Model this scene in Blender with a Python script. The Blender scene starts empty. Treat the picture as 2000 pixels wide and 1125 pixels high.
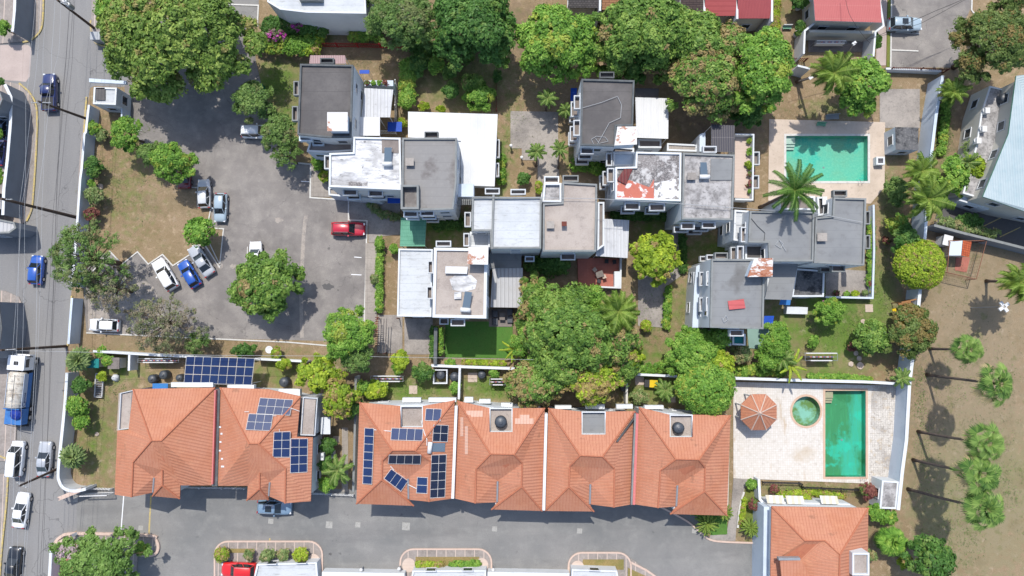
import bpy, math, random
import numpy as np
from math import sin, cos, pi, radians
from mathutils import Vector, Matrix
from mathutils.geometry import tessellate_polygon, intersect_ray_tri
SC = bpy.context.scene
# ---------------- camera ----------------
H = 92.0; F = 1334.0; TH = math.atan((635-562.5)/F)
cd = bpy.data.cameras.new('camera'); cam = bpy.data.objects.new('camera', cd); SC.collection.objects.link(cam)
cd.sensor_width = 36; cd.lens = 36*F/2000; cd.clip_end = 2000; cam.location = (0, 0, H); cam.rotation_euler = (TH, 0, 0)
SC.camera = cam
# ---------------- sky and sun ----------------
EL = radians(62); AZ = radians(-12)      # direction to the sun, measured from +Y towards +X
W = bpy.data.worlds.new('World'); SC.world = W; W.use_nodes = True
nt = W.node_tree; sk = nt.nodes.new('ShaderNodeTexSky'); sk.sky_type = 'NISHITA'; sk.sun_disc = False
sk.sun_elevation = EL; sk.sun_rotation = AZ; sk.air_density = 1.0; sk.dust_density = 1.5
bg = nt.nodes['Background']; nt.links.new(sk.outputs[0], bg.inputs[0]); bg.inputs[1].default_value = 0.15
sd = bpy.data.lights.new('sun', 'SUN'); sd.energy = 3.0; sd.angle = radians(.5); sd.color = (1, .955, .88)
so = bpy.data.objects.new('sun', sd); SC.collection.objects.link(so)
dsun = Vector((sin(AZ)*cos(EL), cos(AZ)*cos(EL), sin(EL)))
so.rotation_euler = dsun.to_track_quat('Z', 'Y').to_euler(); so.location = (0, 0, 120)
SC.view_settings.view_transform = 'Standard'; SC.view_settings.look = 'None'; SC.view_settings.gamma = 1
SC.view_settings.exposure = 0.6
# ---------------- helpers ----------------
R = random.Random(7)
def P(px, py, h=0.0):
    dx = (px-1000)/F; dy = (562.5-py)/F; c = cos(TH); s = sin(TH)
    t = (H-h)/(c-dy*s)
    return Vector((dx*t, (dy*c+s)*t, h))
def lin(c):
    c /= 255.0
    return c/12.92 if c <= .04045 else ((c+.055)/1.055)**2.4
KF = 1.5
def S(r, g, b, k=1.0): return (min(.85, lin(r)/KF*k), min(.85, lin(g)/KF*k), min(.85, lin(b)/KF*k))
MATS = {}
def M(name, base, layers=(), rough=.85, bump=0, bscale=12, spec=.3, metal=0, coat=0, transl=0):
    m = bpy.data.materials.new(name); m.use_nodes = True; MATS[name] = m
    n = m.node_tree.nodes; L = m.node_tree.links; bs = n['Principled BSDF']
    bs.inputs['Roughness'].default_value = rough; bs.inputs['Specular IOR Level'].default_value = spec
    bs.inputs['Metallic'].default_value = metal; bs.inputs['Coat Weight'].default_value = coat
    geo = n.new('ShaderNodeNewGeometry'); uv = n.new('ShaderNodeUVMap')
    def math_(op, a, b=None):
        q = n.new('ShaderNodeMath'); q.operation = op
        for i, x in enumerate((a, b)):
            if x is None: continue
            if isinstance(x, (int, float)): q.inputs[i].default_value = x
            else: L.new(x, q.inputs[i])
        return q.outputs[0]
    def mapr(v, lo, hi, a):
        q = n.new('ShaderNodeMapRange'); L.new(v, q.inputs[0]); q.inputs[1].default_value = lo; q.inputs[2].default_value = hi
        q.inputs[3].default_value = 0; q.inputs[4].default_value = a; return q.outputs[0]
    rgb = n.new('ShaderNodeRGB'); rgb.outputs[0].default_value = (*base, 1); col = rgb.outputs[0]
    hgt = None
    for l in layers:
        k = l[0]
        if k == 'n':
            t = n.new('ShaderNodeTexNoise'); t.inputs['Scale'].default_value = l[1]; t.inputs['Detail'].default_value = 5; t.inputs['Roughness'].default_value = .62
            src = geo.outputs['Position']
            if len(l) > 6:
                mp = n.new('ShaderNodeMapping'); mp.inputs['Scale'].default_value = l[6]; L.new(src, mp.inputs[0]); src = mp.outputs[0]
            L.new(src, t.inputs['Vector']); fac = mapr(t.outputs[0], l[2], l[3], l[5]); c2 = l[4]
        elif k in 'uv':
            sx = n.new('ShaderNodeSeparateXYZ'); L.new(uv.outputs[0], sx.inputs[0])
            f = math_('FRACT', math_('DIVIDE', sx.outputs[0 if k == 'u' else 1], l[1]))
            fac = math_('MULTIPLY', math_('LESS_THAN', f, l[2]/l[1]), l[4]); c2 = l[3]
        elif k == 'k':
            nz = n.new('ShaderNodeTexNoise'); nz.inputs['Scale'].default_value = l[1]*3; nz.inputs['Detail'].default_value = 4; L.new(geo.outputs['Position'], nz.inputs['Vector'])
            va = n.new('ShaderNodeVectorMath'); va.operation = 'MULTIPLY_ADD'; L.new(nz.outputs['Color'], va.inputs[0]); va.inputs[1].default_value = (1/l[1]*.5,)*3; L.new(geo.outputs['Position'], va.inputs[2])
            t = n.new('ShaderNodeTexVoronoi'); t.feature = 'DISTANCE_TO_EDGE'; t.inputs['Scale'].default_value = l[1]; L.new(va.outputs[0], t.inputs['Vector'])
            fac = mapr(t.outputs['Distance'], l[2], 0, l[4]); c2 = l[3]
        elif k == 'b':
            t = n.new('ShaderNodeTexBrick'); t.offset = l[6] if len(l) > 6 else 0; t.squash = 1; L.new(uv.outputs[0], t.inputs['Vector'])
            t.inputs['Scale'].default_value = 1; t.inputs['Brick Width'].default_value = l[1]; t.inputs['Row Height'].default_value = l[2]; t.inputs['Mortar Size'].default_value = l[3]
            t.inputs['Mortar Smooth'].default_value = .3; t.inputs['Bias'].default_value = 0
            t.inputs['Color1'].default_value = (*base, 1); t.inputs['Color2'].default_value = (*l[4], 1); t.inputs['Mortar'].default_value = (*l[5], 1)
            col = t.outputs['Color']; hgt = t.outputs['Fac']; continue
        elif k == 'a':
            t = n.new('ShaderNodeAttribute'); t.attribute_name = l[1]
            nz = n.new('ShaderNodeTexNoise'); nz.inputs['Scale'].default_value = 1.1; nz.inputs['Detail'].default_value = 6; L.new(geo.outputs['Position'], nz.inputs['Vector'])
            nm = math_('SUBTRACT', nz.outputs[0], .5); nm = math_('MULTIPLY', nm, 1.6)
            q = math_('ADD', t.outputs['Fac'], nm); z = math_('MULTIPLY', mapr(t.outputs['Fac'], 0, .12, 1), mapr(q, .1, .9, l[3])); fac = z; c2 = l[2]
        mx = n.new('ShaderNodeMix'); mx.data_type = 'RGBA'; L.new(fac, mx.inputs[0]); L.new(col, mx.inputs[6]); mx.inputs[7].default_value = (*c2, 1); col = mx.outputs[2]
    L.new(col, bs.inputs['Base Color'])
    if bump:
        bn = n.new('ShaderNodeBump'); bn.inputs['Strength'].default_value = min(1, bump); bn.inputs['Distance'].default_value = .05
        if hgt is not None: L.new(math_('SUBTRACT', 1.0, hgt), bn.inputs['Height'])
        else:
            t = n.new('ShaderNodeTexNoise'); t.inputs['Scale'].default_value = bscale; t.inputs['Detail'].default_value = 6; L.new(geo.outputs['Position'], t.inputs['Vector']); L.new(t.outputs[0], bn.inputs['Height'])
        L.new(bn.outputs[0], bs.inputs['Normal'])
    return m
def corr(name, base, layers=(), pitch=.22, k=.6, **kw):        # corrugated sheet: a wave bump across u
    m = M(name, base, layers, **kw); n = m.node_tree.nodes; L = m.node_tree.links
    uv = n.new('ShaderNodeUVMap'); sx = n.new('ShaderNodeSeparateXYZ'); L.new(uv.outputs[0], sx.inputs[0])
    a = n.new('ShaderNodeMath'); a.operation = 'MULTIPLY'; L.new(sx.outputs[0], a.inputs[0]); a.inputs[1].default_value = 2*pi/pitch
    b = n.new('ShaderNodeMath'); b.operation = 'SINE'; L.new(a.outputs[0], b.inputs[0])
    bn = n.new('ShaderNodeBump'); bn.inputs['Strength'].default_value = k; bn.inputs['Distance'].default_value = .03; L.new(b.outputs[0], bn.inputs['Height'])
    L.new(bn.outputs[0], n['Principled BSDF'].inputs['Normal']); return m
def leafmat(name, dark, mid, light, flush=None, pet=None):
    m = bpy.data.materials.new(name); m.use_nodes = True; n = m.node_tree.nodes; L = m.node_tree.links; MATS[name] = m
    bs = n['Principled BSDF']; bs.inputs['Roughness'].default_value = .55; bs.inputs['Specular IOR Level'].default_value = .25
    a = n.new('ShaderNodeAttribute'); a.attribute_name = 'rnd'; cr = n.new('ShaderNodeValToRGB'); L.new(a.outputs['Fac'], cr.inputs[0])
    e = cr.color_ramp.elements; e[0].color = (*dark, 1); e[1].color = (*light, 1); e[0].position = .05; e[1].position = .95
    q = e.new(.5); q.color = (*mid, 1); col = cr.outputs[0]
    if flush:
        f = n.new('ShaderNodeAttribute'); f.attribute_name = 'flush'; mx = n.new('ShaderNodeMix'); mx.data_type = 'RGBA'
        L.new(f.outputs['Fac'], mx.inputs[0]); L.new(col, mx.inputs[6]); mx.inputs[7].default_value = (*flush, 1); col = mx.outputs[2]
    L.new(col, bs.inputs['Base Color'])
    tr = n.new('ShaderNodeBsdfTranslucent'); L.new(col, tr.inputs[0]); ms = n.new('ShaderNodeMixShader'); ms.inputs[0].default_value = .22
    L.new(bs.outputs[0], ms.inputs[1]); L.new(tr.outputs[0], ms.inputs[2]); L.new(ms.outputs[0], n['Material Output'].inputs[0]); return m
OFF = {}
def link(o, parent=None):
    SC.collection.objects.link(o)
    if parent: o.parent = parent
    return o
def tag(o, label=None, cat=None, group=None, kind=None):
    if label: o['label'] = label
    if cat: o['category'] = cat
    if group: o['group'] = group
    if kind: o['kind'] = kind
    return o
def thing(name, label, cat, loc=(0, 0, 0), group=None):
    o = bpy.data.objects.new(name, None); link(o); o.location = loc; o.empty_display_size = .3
    OFF[o.name] = Vector(loc); return tag(o, label, cat, group)
def area(p): return sum(p[i][0]*p[(i+1) % len(p)][1]-p[(i+1) % len(p)][0]*p[i][1] for i in range(len(p)))/2
def ccw(p): return list(p) if area(p) > 0 else list(p)[::-1]
def inset(p, d):
    p = ccw(p); n = len(p); out = []
    for i in range(n):
        a, b, c = Vector(p[i-1][:2]), Vector(p[i][:2]), Vector(p[(i+1) % n][:2])
        e1 = (b-a).normalized(); e2 = (c-b).normalized(); n1 = Vector((-e1.y, e1.x)); n2 = Vector((-e2.y, e2.x))
        k = n1+n2; den = 1+n1.dot(n2); out.append(b+k*(d/max(.25, den)))
    return out
def strip(pts, w, closed=False):
    n = len(pts); L_, R_ = [], []
    for i in range(n):
        b = Vector(pts[i][:2]); a = Vector(pts[i-1][:2]) if i or closed else None; c = Vector(pts[(i+1) % n][:2]) if i < n-1 or closed else None
        if a is None: e = (c-b).normalized(); k = Vector((-e.y, e.x))
        elif c is None: e = (b-a).normalized(); k = Vector((-e.y, e.x))
        else:
            e1 = (b-a).normalized(); e2 = (c-b).normalized(); n1 = Vector((-e1.y, e1.x)); n2 = Vector((-e2.y, e2.x)); k = (n1+n2)/max(.3, 1+n1.dot(n2))
        L_.append(b+k*w/2); R_.append(b-k*w/2)
    return L_, R_
class MB:
    def __init__(s): s.v = []; s.f = []; s.m = []
    def add(s, v, f, mi=0):
        o = len(s.v); s.v += [tuple(x) for x in v]; s.f += [tuple(i+o for i in q) for q in f]; s.m += [mi]*len(f)
    def face(s, pts, mi=0): s.add(pts, [tuple(range(len(pts)))], mi)
    def prism(s, poly, z0, z1, mi=0, top=None, bottom=False, holes=()):
        p = [Vector((x[0], x[1])) for x in ccw(poly)]; n = len(p); top = mi if top is None else top
        loops = [p]+[[Vector((x[0], x[1])) for x in ccw(h)][::-1] for h in holes]
        for lp in loops:
            k = len(lp); s.add([(q.x, q.y, z0) for q in lp]+[(q.x, q.y, z1) for q in lp], [(i, (i+1) % k, k+(i+1) % k, k+i) for i in range(k)], mi)
        if n <= 4 and not holes: s.face([(q.x, q.y, z1) for q in p], top)
        else:
            al = [q for lp in loops for q in lp]; tr = tessellate_polygon([[Vector((q.x, q.y, 0)) for q in lp] for lp in loops])
            fs = []
            for t in tr:
                a = (al[t[1]]-al[t[0]]).cross(al[t[2]]-al[t[0]]); fs.append(t if a > 0 else (t[0], t[2], t[1]))
            s.add([(q.x, q.y, z1) for q in al], fs, top)
        if bottom and n <= 4: s.face([(q.x, q.y, z0) for q in p[::-1]], mi)
    def flat(s, poly, z, mi=0, holes=()):
        loops = [[Vector((x[0], x[1], 0)) for x in lp] for lp in [poly]+list(holes)]; al = [q for lp in loops for q in lp]; fs = []
        for t in tessellate_polygon(loops):
            a = (al[t[1]]-al[t[0]]).cross(al[t[2]]-al[t[0]]).z; fs.append(t if a > 0 else (t[0], t[2], t[1]))
        s.add([(q.x, q.y, z) for q in al], fs, mi)
    def box(s, x0, y0, z0, x1, y1, z1, mi=0, top=None):
        s.prism([(x0, y0), (x1, y0), (x1, y1), (x0, y1)], z0, z1, mi, top, True)
    def obox(s, c, ax, hx, hy, z0, z1, mi=0, top=None):      # box oriented along angle ax
        u = Vector((cos(ax), sin(ax))); v = Vector((-u.y, u.x)); c = Vector(c[:2])
        s.prism([c-u*hx-v*hy, c+u*hx-v*hy, c+u*hx+v*hy, c-u*hx+v*hy], z0, z1, mi, top, True)
    def tube(s, pts, rad, n=6, mi=0):
        if isinstance(rad, (int, float)): rad = [rad]*len(pts)
        pts = [Vector(p) for p in pts]; rings = []
        for i, p in enumerate(pts):
            d = (pts[min(i+1, len(pts)-1)]-pts[max(i-1, 0)]).normalized(); a = d.orthogonal().normalized() if abs(d.z) > .98 else Vector((0, 0, 1)).cross(d).normalized(); b = d.cross(a)
            rings += [p+(a*cos(2*pi*k/n)+b*sin(2*pi*k/n))*rad[i] for k in range(n)]
        f = [(i*n+k, i*n+(k+1) % n, (i+1)*n+(k+1) % n, (i+1)*n+k) for i in range(len(pts)-1) for k in range(n)]
        f += [tuple(range(n))[::-1], tuple(range((len(pts)-1)*n, len(pts)*n))]
        s.add(rings, f, mi)
    def lathe(s, c, prof, n=16, mi=0):
        v = [(c[0]+r*cos(2*pi*k/n), c[1]+r*sin(2*pi*k/n), c[2]+z) for r, z in prof for k in range(n)]
        f = [(i*n+k, i*n+(k+1) % n, (i+1)*n+(k+1) % n, (i+1)*n+k) for i in range(len(prof)-1) for k in range(n)]
        f.append(tuple(range((len(prof)-1)*n, len(prof)*n))); s.add(v, f, mi)
    def slab(s, faces, th, mi=0, side=1):                     # faces of points: top, underside and rim
        keys = {}; vs = []; fi = []
        for fc in faces:
            q = []
            for p in fc:
                k = (round(p[0], 3), round(p[1], 3), round(p[2], 3))
                if k not in keys: keys[k] = len(vs); vs.append(Vector(p))
                q.append(keys[k])
            if area([vs[i] for i in q]) < 0: q = q[::-1]
            fi.append(q)
        edges = {}
        for q in fi:
            for i in range(len(q)): edges[(q[i], q[(i+1) % len(q)])] = 1
        for q in fi:
            pv = [vs[i] for i in q]
            if len(q) > 4:
                for t in tessellate_polygon([[Vector((p.x, p.y, 0)) for p in pv]]):
                    a = (pv[t[1]]-pv[t[0]]).cross(pv[t[2]]-pv[t[0]]).z; t = t if a > 0 else (t[0], t[2], t[1]); s.add([pv[j] for j in t], [(0, 1, 2)], mi)
            else: s.face(pv, mi)
            s.face([p-Vector((0, 0, th)) for p in pv][::-1], side)
        for (a, b) in edges:
            if (b, a) not in edges:
                A, B = vs[a], vs[b]; d = Vector((0, 0, th)); s.face([A-d, B-d, B, A], side)
    def build(s, name, mats, parent=None, smooth=False, org=None):
        if isinstance(mats, str): mats = [mats]
        me = bpy.data.meshes.new(name); off = Vector((0, 0, 0))
        if parent: off = OFF.get(parent.name, off)
        elif org is not None: off = Vector(org)
        else:
            xs = np.array(s.v); off = Vector((float(xs[:, 0].mean()), float(xs[:, 1].mean()), float(xs[:, 2].min())))
        me.from_pydata([(x[0]-off.x, x[1]-off.y, x[2]-off.z) for x in s.v], [], s.f)
        for mm in mats: me.materials.append(MATS[mm])
        if len(mats) > 1: me.polygons.foreach_set('material_index', s.m)
        uv = me.uv_layers.new(name='UVMap'); co = []
        for fc in s.f:
            a = Vector(s.v[fc[0]]); nn = Vector((0, 0, 0))
            for i in range(1, len(fc)-1): nn += (Vector(s.v[fc[i]])-a).cross(Vector(s.v[fc[i+1]])-a)
            if nn.length < 1e-12: nn = Vector((0, 0, 1))
            nn.normalize()
            if abs(nn.z) > .995: t = Vector((1, 0, 0)); u2 = Vector((0, 1, 0))
            else: t = Vector((0, 0, 1)).cross(nn).normalized(); u2 = nn.cross(t)
            for i in fc: p = Vector(s.v[i]); co += [p.dot(t), p.dot(u2)]
        uv.data.foreach_set('uv', co)
        if smooth: me.polygons.foreach_set('use_smooth', [True]*len(s.f))
        me.update(); o = bpy.data.objects.new(name, me); link(o, parent); OFF[o.name] = off
        if not parent: o.location = off
        return o
def rp(cx, cy, w, h, a=0):
    a = radians(a); return [(cx+x*w/2*cos(a)-y*h/2*sin(a), cy+x*w/2*sin(a)+y*h/2*cos(a)) for x, y in ((-1, -1), (1, -1), (1, 1), (-1, 1))]
def rc(x0, y0, x1, y1): return [(x0, y0), (x1, y0), (x1, y1), (x0, y1)]
def PP(poly, h=0): return [P(x, y, h) for x, y in poly]
def dens(poly, k=6):            # Catmull-Rom smooth closed/open polylines
    out = []; n = len(poly)
    for i in range(n-1):
        p0, p1, p2, p3 = poly[max(i-1, 0)], poly[i], poly[i+1], poly[min(i+2, n-1)]
        for j in range(k):
            t = j/k; out.append(tuple(.5*((2*p1[a])+(-p0[a]+p2[a])*t+(2*p0[a]-5*p1[a]+4*p2[a]-p3[a])*t*t+(-p0[a]+3*p1[a]-3*p2[a]+p3[a])*t**3) for a in (0, 1)))
    return out+[poly[-1]]
def sheet(name, label, poly, mt, z, holes=(), thick=None):
    b = MB()
    if thick: b.prism(PP(poly), 0, thick, 0, holes=[PP(h) for h in holes])
    else: b.flat(PP(poly), z, 0, [PP(h) for h in holes])
    return tag(b.build(name, mt), label, name.replace('_', ' '), kind='structure')
def line(name, label, pts, w, mt, h=.02, z0=0, cat='kerb', group=None, kind='structure'):
    b = MB(); l, r = strip([P(x, y) for x, y in pts], w)
    for i in range(len(l)-1):
        v = [(l[i].x, l[i].y), (r[i].x, r[i].y), (r[i+1].x, r[i+1].y), (l[i+1].x, l[i+1].y)]
        b.add([(x, y, z0) for x, y in v]+[(x, y, h) for x, y in v], [(4, 5, 6, 7), (0, 4, 7, 3), (1, 2, 6, 5)]+([(0, 1, 5, 4)] if i == 0 else [])+([(2, 3, 7, 6)] if i == len(l)-2 else []), 0)
    return tag(b.build(name, mt), label, cat, group, kind)
# ---------------- materials ----------------
sootl = ('n', .35, .5, .75, S(95, 93, 92), .6); soots = ('n', 2.2, .56, .7, S(80, 78, 78), .35)
M('asphalt_street', S(150, 149, 148), [('n', .12, .4, .7, S(128, 128, 130), .8, (2.2, .25, 1)), ('n', 6, .45, .7, S(170, 168, 165), .4), ('k', .07, .004, S(80, 80, 80), .6)], bump=.2, bscale=25)
M('asphalt_lot', S(162, 156, 151), [('n', .05, .45, .6, S(148, 142, 138), .7), ('n', 1.7, .55, .68, S(190, 184, 176), .4), ('n', .16, .4, .6, S(134, 129, 126), .85), ('n', .5, .45, .7, S(184, 178, 170), .6), ('n', 11, .42, .7, S(112, 108, 106), .5), ('n', .7, .66, .7, S(98, 95, 94), .7), ('k', .1, .004, S(90, 88, 86), .5)], bump=.3, bscale=25)
M('asphalt_drive', S(155, 153, 150), [('n', .35, .48, .64, S(170, 168, 163), .5, (.12, 1.6, 1)), ('n', .25, .52, .62, S(134, 132, 130), .6, (.2, 1.2, 1)), ('k', .13, .003, S(96, 96, 96), .5), ('n', .1, .4, .65, S(132, 133, 132), .9), ('n', .6, .5, .75, S(174, 173, 168), .5), ('n', 11, .42, .7, S(108, 108, 108), .45), ('n', .45, .67, .71, S(98, 98, 98), .6)], bump=.3, bscale=25)
M('cover_grey', S(186, 184, 178), [('n', 6, .45, .65, S(150, 148, 144), .7)])
M('asphalt_dark', S(108, 106, 106), [('n', .2, .4, .7, S(90, 89, 90), .8), ('n', 5, .5, .8, S(130, 128, 126), .4)])
M('asphalt_patch', S(176, 166, 156), [('n', 1.1, .45, .6, S(140, 134, 130), .8), ('n', 6, .4, .7, S(205, 198, 190), .5)])
M('concrete', S(185, 176, 166), [('n', .25, .4, .7, S(150, 143, 136), .8), ('n', 4, .5, .75, S(120, 114, 108), .4), ('v', 1.5, .03, S(120, 112, 105), .6), ('u', 1.5, .03, S(120, 112, 105), .6)], bump=.1)
M('concrete_plain', S(178, 170, 162), [('n', .3, .42, .66, S(128, 122, 118), .85), ('n', 3, .5, .75, S(100, 96, 94), .5), ('n', 9, .4, .7, S(200, 193, 185), .4)], bump=.15)
M('concrete_pink', S(205, 188, 180), [('n', .25, .4, .7, S(180, 165, 158), .8), ('u', 3.2, .04, S(150, 135, 130), .5), ('n', 5, .5, .8, S(160, 148, 140), .4)])
M('pavement', S(168, 158, 152), [('n', .5, .4, .65, S(140, 132, 126), .9), ('n', 4, .45, .7, S(195, 186, 178), .6), ('u', 1.25, .09, S(226, 206, 192), .9)])
M('kerb_pink', S(226, 200, 184), [('n', 3, .5, .7, S(190, 165, 150), .4)])
M('kerb_white', S(228, 226, 220), [('n', 3, .5, .7, S(180, 176, 170), .5)])
M('paint_yellow', S(212, 190, 120), [('n', 4, .46, .6, S(172, 160, 138), .85)])
M('paint_white', S(225, 224, 220), [('n', 4, .52, .62, S(160, 156, 150), .8)])
M('grass', S(176, 152, 124), [('n', .06, .5, .62, S(164, 134, 106), .6), ('n', .3, .4, .65, S(154, 132, 100), .8), ('n', .09, .5, .66, S(144, 128, 92), .5), ('n', 10, .42, .66, S(112, 102, 68), .6), ('n', 1.3, .54, .68, S(198, 176, 146), .6), ('n', 4, .56, .68, S(122, 116, 70), .5), ('a', 'green', S(108, 136, 58), 1), ('a', 'field', S(158, 142, 116), .85), ('a', 'lush', S(92, 128, 50), 1), ('a', 'soil', S(124, 106, 90), .9), ('n', .8, .6, .72, S(190, 172, 150), .5), ('n', .5, .58, .66, S(112, 118, 70), .5), ('n', .22, .54, .64, S(136, 122, 92), .5), ('n', 2.2, .6, .68, S(120, 104, 82), .5)], bump=.8, bscale=9, rough=.95)
M('lawn', S(118, 136, 58), [('n', .5, .4, .65, S(146, 142, 78), .8), ('n', 8, .4, .7, S(78, 100, 36), .6)], bump=.7, bscale=12, rough=.95)
M('dry_grass', S(168, 148, 98), [('n', .5, .42, .62, S(138, 136, 76), .85), ('n', 8, .4, .7, S(120, 106, 66), .6)], bump=.7, bscale=12, rough=.95)
M('turf', S(92, 138, 60), [('n', .5, .45, .65, S(112, 142, 70), .6), ('n', 2, .52, .7, S(82, 112, 52), .6), ('n', 8, .4, .7, S(70, 118, 44), .7)], bump=.5, bscale=20, rough=.95)
M('deck_beige', S(222, 204, 186), [('n', .4, .42, .66, S(198, 180, 162), .8), ('n', 3, .56, .75, S(150, 135, 122), .5), ('n', 9, .4, .7, S(232, 218, 202), .4)])
M('deck_cream', S(238, 233, 227), [('b', .3, .3, .02, S(228, 222, 213), S(216, 208, 197)), ('n', 3, .5, .66, S(212, 204, 193), .5), ('n', .5, .6, .66, S(196, 168, 132), .6, (1.6, .25, 1)), ('n', .22, .56, .68, S(205, 186, 160), .6), ('n', 1.6, .56, .72, S(178, 165, 150), .4)], rough=.7)
M('deck_dirty', S(232, 227, 220), [('b', .3, .3, .02, S(222, 216, 207), S(190, 182, 174)), ('n', .35, .47, .6, S(168, 162, 156), .75), ('n', 1.4, .55, .66, S(210, 190, 160), .6), ('n', 5, .5, .64, S(150, 144, 138), .6)])
M('coping', S(222, 190, 166), [('n', 2, .45, .7, S(205, 172, 148), .6)])
M('pool_green', S(84, 200, 178), [('n', .11, .46, .56, S(86, 160, 112), 1, (2.2, .7, 1)), ('n', .3, .54, .6, S(70, 222, 200), .7), ('n', 1.5, .5, .7, S(100, 190, 130), .45, (3, .3, 1)), ('n', .25, .6, .66, S(70, 140, 90), .7)], rough=.5)
pw = bpy.data.materials.new('pool_water'); MATS['pool_water'] = pw; pw.use_nodes = True; n_ = pw.node_tree.nodes; l_ = pw.node_tree.links; n_.remove(n_['Principled BSDF'])
t_ = n_.new('ShaderNodeBsdfTransparent'); t_.inputs[0].default_value = (.80, .95, .91, 1); g_ = n_.new('ShaderNodeBsdfGlossy'); g_.inputs['Roughness'].default_value = .04; f_ = n_.new('ShaderNodeFresnel'); f_.inputs[0].default_value = 1.33; x_ = n_.new('ShaderNodeMixShader')
z_ = n_.new('ShaderNodeTexNoise'); z_.inputs['Scale'].default_value = 1.6; z_.inputs['Detail'].default_value = 4; q_ = n_.new('ShaderNodeNewGeometry'); l_.new(q_.outputs['Position'], z_.inputs['Vector']); b_ = n_.new('ShaderNodeBump'); b_.inputs['Strength'].default_value = .25; b_.inputs['Distance'].default_value = .05; l_.new(z_.outputs[0], b_.inputs['Height'])
l_.new(b_.outputs[0], g_.inputs['Normal']); l_.new(b_.outputs[0], f_.inputs['Normal']); l_.new(f_.outputs[0], x_.inputs[0]); l_.new(t_.outputs[0], x_.inputs[1]); l_.new(g_.outputs[0], x_.inputs[2]); l_.new(x_.outputs[0], n_['Material Output'].inputs[0])
M('pool_blue', S(124, 208, 188), [('n', .13, .42, .56, S(150, 196, 168), .9), ('n', .2, .52, .62, S(60, 205, 192), .9), ('n', 4, .45, .65, S(170, 235, 205), .4)], rough=.5)
M('pool_round', S(176, 216, 204), [('n', .35, .45, .55, S(130, 150, 70), .95), ('n', 1.8, .5, .7, S(165, 200, 185), .5)], rough=.5)
M('white_wall', S(236, 240, 243), [('n', .4, .5, .75, S(205, 210, 214), .5), ('n', 3, .6, .8, S(170, 172, 172), .35)])
M('blue_white', S(222, 234, 246), [('n', .4, .5, .75, S(176, 192, 208), .5), ('n', 3, .6, .8, S(150, 160, 170), .4)])
M('hood_white', S(216, 220, 224), [('n', 1.5, .5, .7, S(182, 186, 190), .6), ('n', 6, .58, .7, S(140, 140, 140), .5)])
M('cream_wall', S(226, 222, 210), [('n', .5, .5, .7, S(200, 194, 182), .5)])
M('grey_wall', S(142, 148, 157), [('n', .5, .45, .7, S(128, 132, 140), .6)])
M('rim_dark', S(98, 102, 104), [('n', 1, .45, .7, S(130, 134, 136), .6)])
M('rim_grey', S(150, 153, 152), [('n', 1, .45, .7, S(120, 122, 122), .6)])
M('membrane_dark', S(98, 95, 95), [('n', .3, .4, .68, S(124, 120, 118), .8), ('n', 3, .5, .75, S(78, 75, 75), .4), ('v', 2.4, .06, S(84, 82, 82), .6), ('n', 12, .4, .7, S(112, 108, 106), .3)])
M('membrane_grey', S(150, 152, 153), [('n', .3, .42, .68, S(136, 138, 140), .8), ('n', 1.2, .56, .75, S(115, 113, 112), .5), ('v', 1.05, .05, S(132, 134, 136), .7), ('n', .12, .62, .7, S(105, 102, 100), .6)])
M('membrane_warm', S(152, 150, 148), [('n', .22, .5, .6, S(118, 112, 110), .8), ('n', 2, .5, .72, S(166, 163, 160), .5), ('v', 1.05, .04, S(130, 128, 126), .6)])
M('roof_white_blue', S(218, 222, 225), [('n', .35, .45, .68, S(196, 200, 203), .7), ('v', 1.05, .05, S(178, 184, 190), .7), ('n', 2, .55, .7, S(168, 168, 166), .6, (.4, 1.5, 1)), ('n', 6, .58, .7, S(140, 138, 136), .4)])
M('roof_white', S(238, 238, 239), [('n', 1.1, .48, .64, S(168, 168, 170), .8, (.45, 1.8, 1)), ('n', .3, .53, .68, S(160, 158, 156), .6), ('n', 4, .56, .68, S(92, 90, 90), .5, (.6, 1.4, 1)), ('n', .9, .64, .68, S(84, 82, 84), .7)])
M('roof_stained', S(196, 193, 192), [('n', .9, .42, .62, S(140, 137, 136), .9), ('n', 3.5, .52, .68, S(92, 90, 90), .6), ('n', .5, .6, .72, S(84, 82, 84), .6)])
M('roof_patchy', S(212, 210, 208), [('n', .8, .46, .54, S(108, 104, 104), .95), ('n', .3, .52, .58, S(126, 120, 118), .8), ('n', 3, .5, .62, S(160, 152, 150), .6), ('n', 6, .5, .7, S(238, 236, 234), .5)])
M('roof_red_coat', S(206, 122, 104), [('n', .9, .56, .6, S(240, 238, 236), .95), ('n', 3, .5, .75, S(180, 100, 84), .5)])
M('roof_white_coat', S(243, 243, 243), [('n', 1.2, .52, .57, S(128, 122, 120), .9), ('n', 4, .55, .7, S(205, 200, 198), .5)])
M('roof_concrete', S(192, 180, 170), [('n', .28, .42, .66, S(160, 148, 140), .85), ('n', 1.5, .55, .72, S(130, 120, 114), .5), ('n', 7, .45, .7, S(208, 198, 190), .5)], bump=.1)
M('rust', S(236, 233, 230), [('n', .8, .58, .62, S(184, 116, 76), .85), ('n', 2.5, .64, .7, S(150, 76, 42), .8), ('n', 5, .55, .7, S(214, 206, 200), .5)])
M('rust_heavy', S(236, 233, 230), [('n', .9, .5, .54, S(180, 106, 64), .9, (.5, 1.4, 1)), ('n', 3, .55, .63, S(140, 68, 38), .8), ('n', 5, .55, .7, S(206, 198, 190), .5)])
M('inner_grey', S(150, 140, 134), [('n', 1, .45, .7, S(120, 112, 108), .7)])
M('black_stain', S(110, 110, 112), [('n', .8, .44, .6, S(52, 54, 58), .95), ('n', 4, .5, .7, S(170, 168, 165), .4)])
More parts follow.
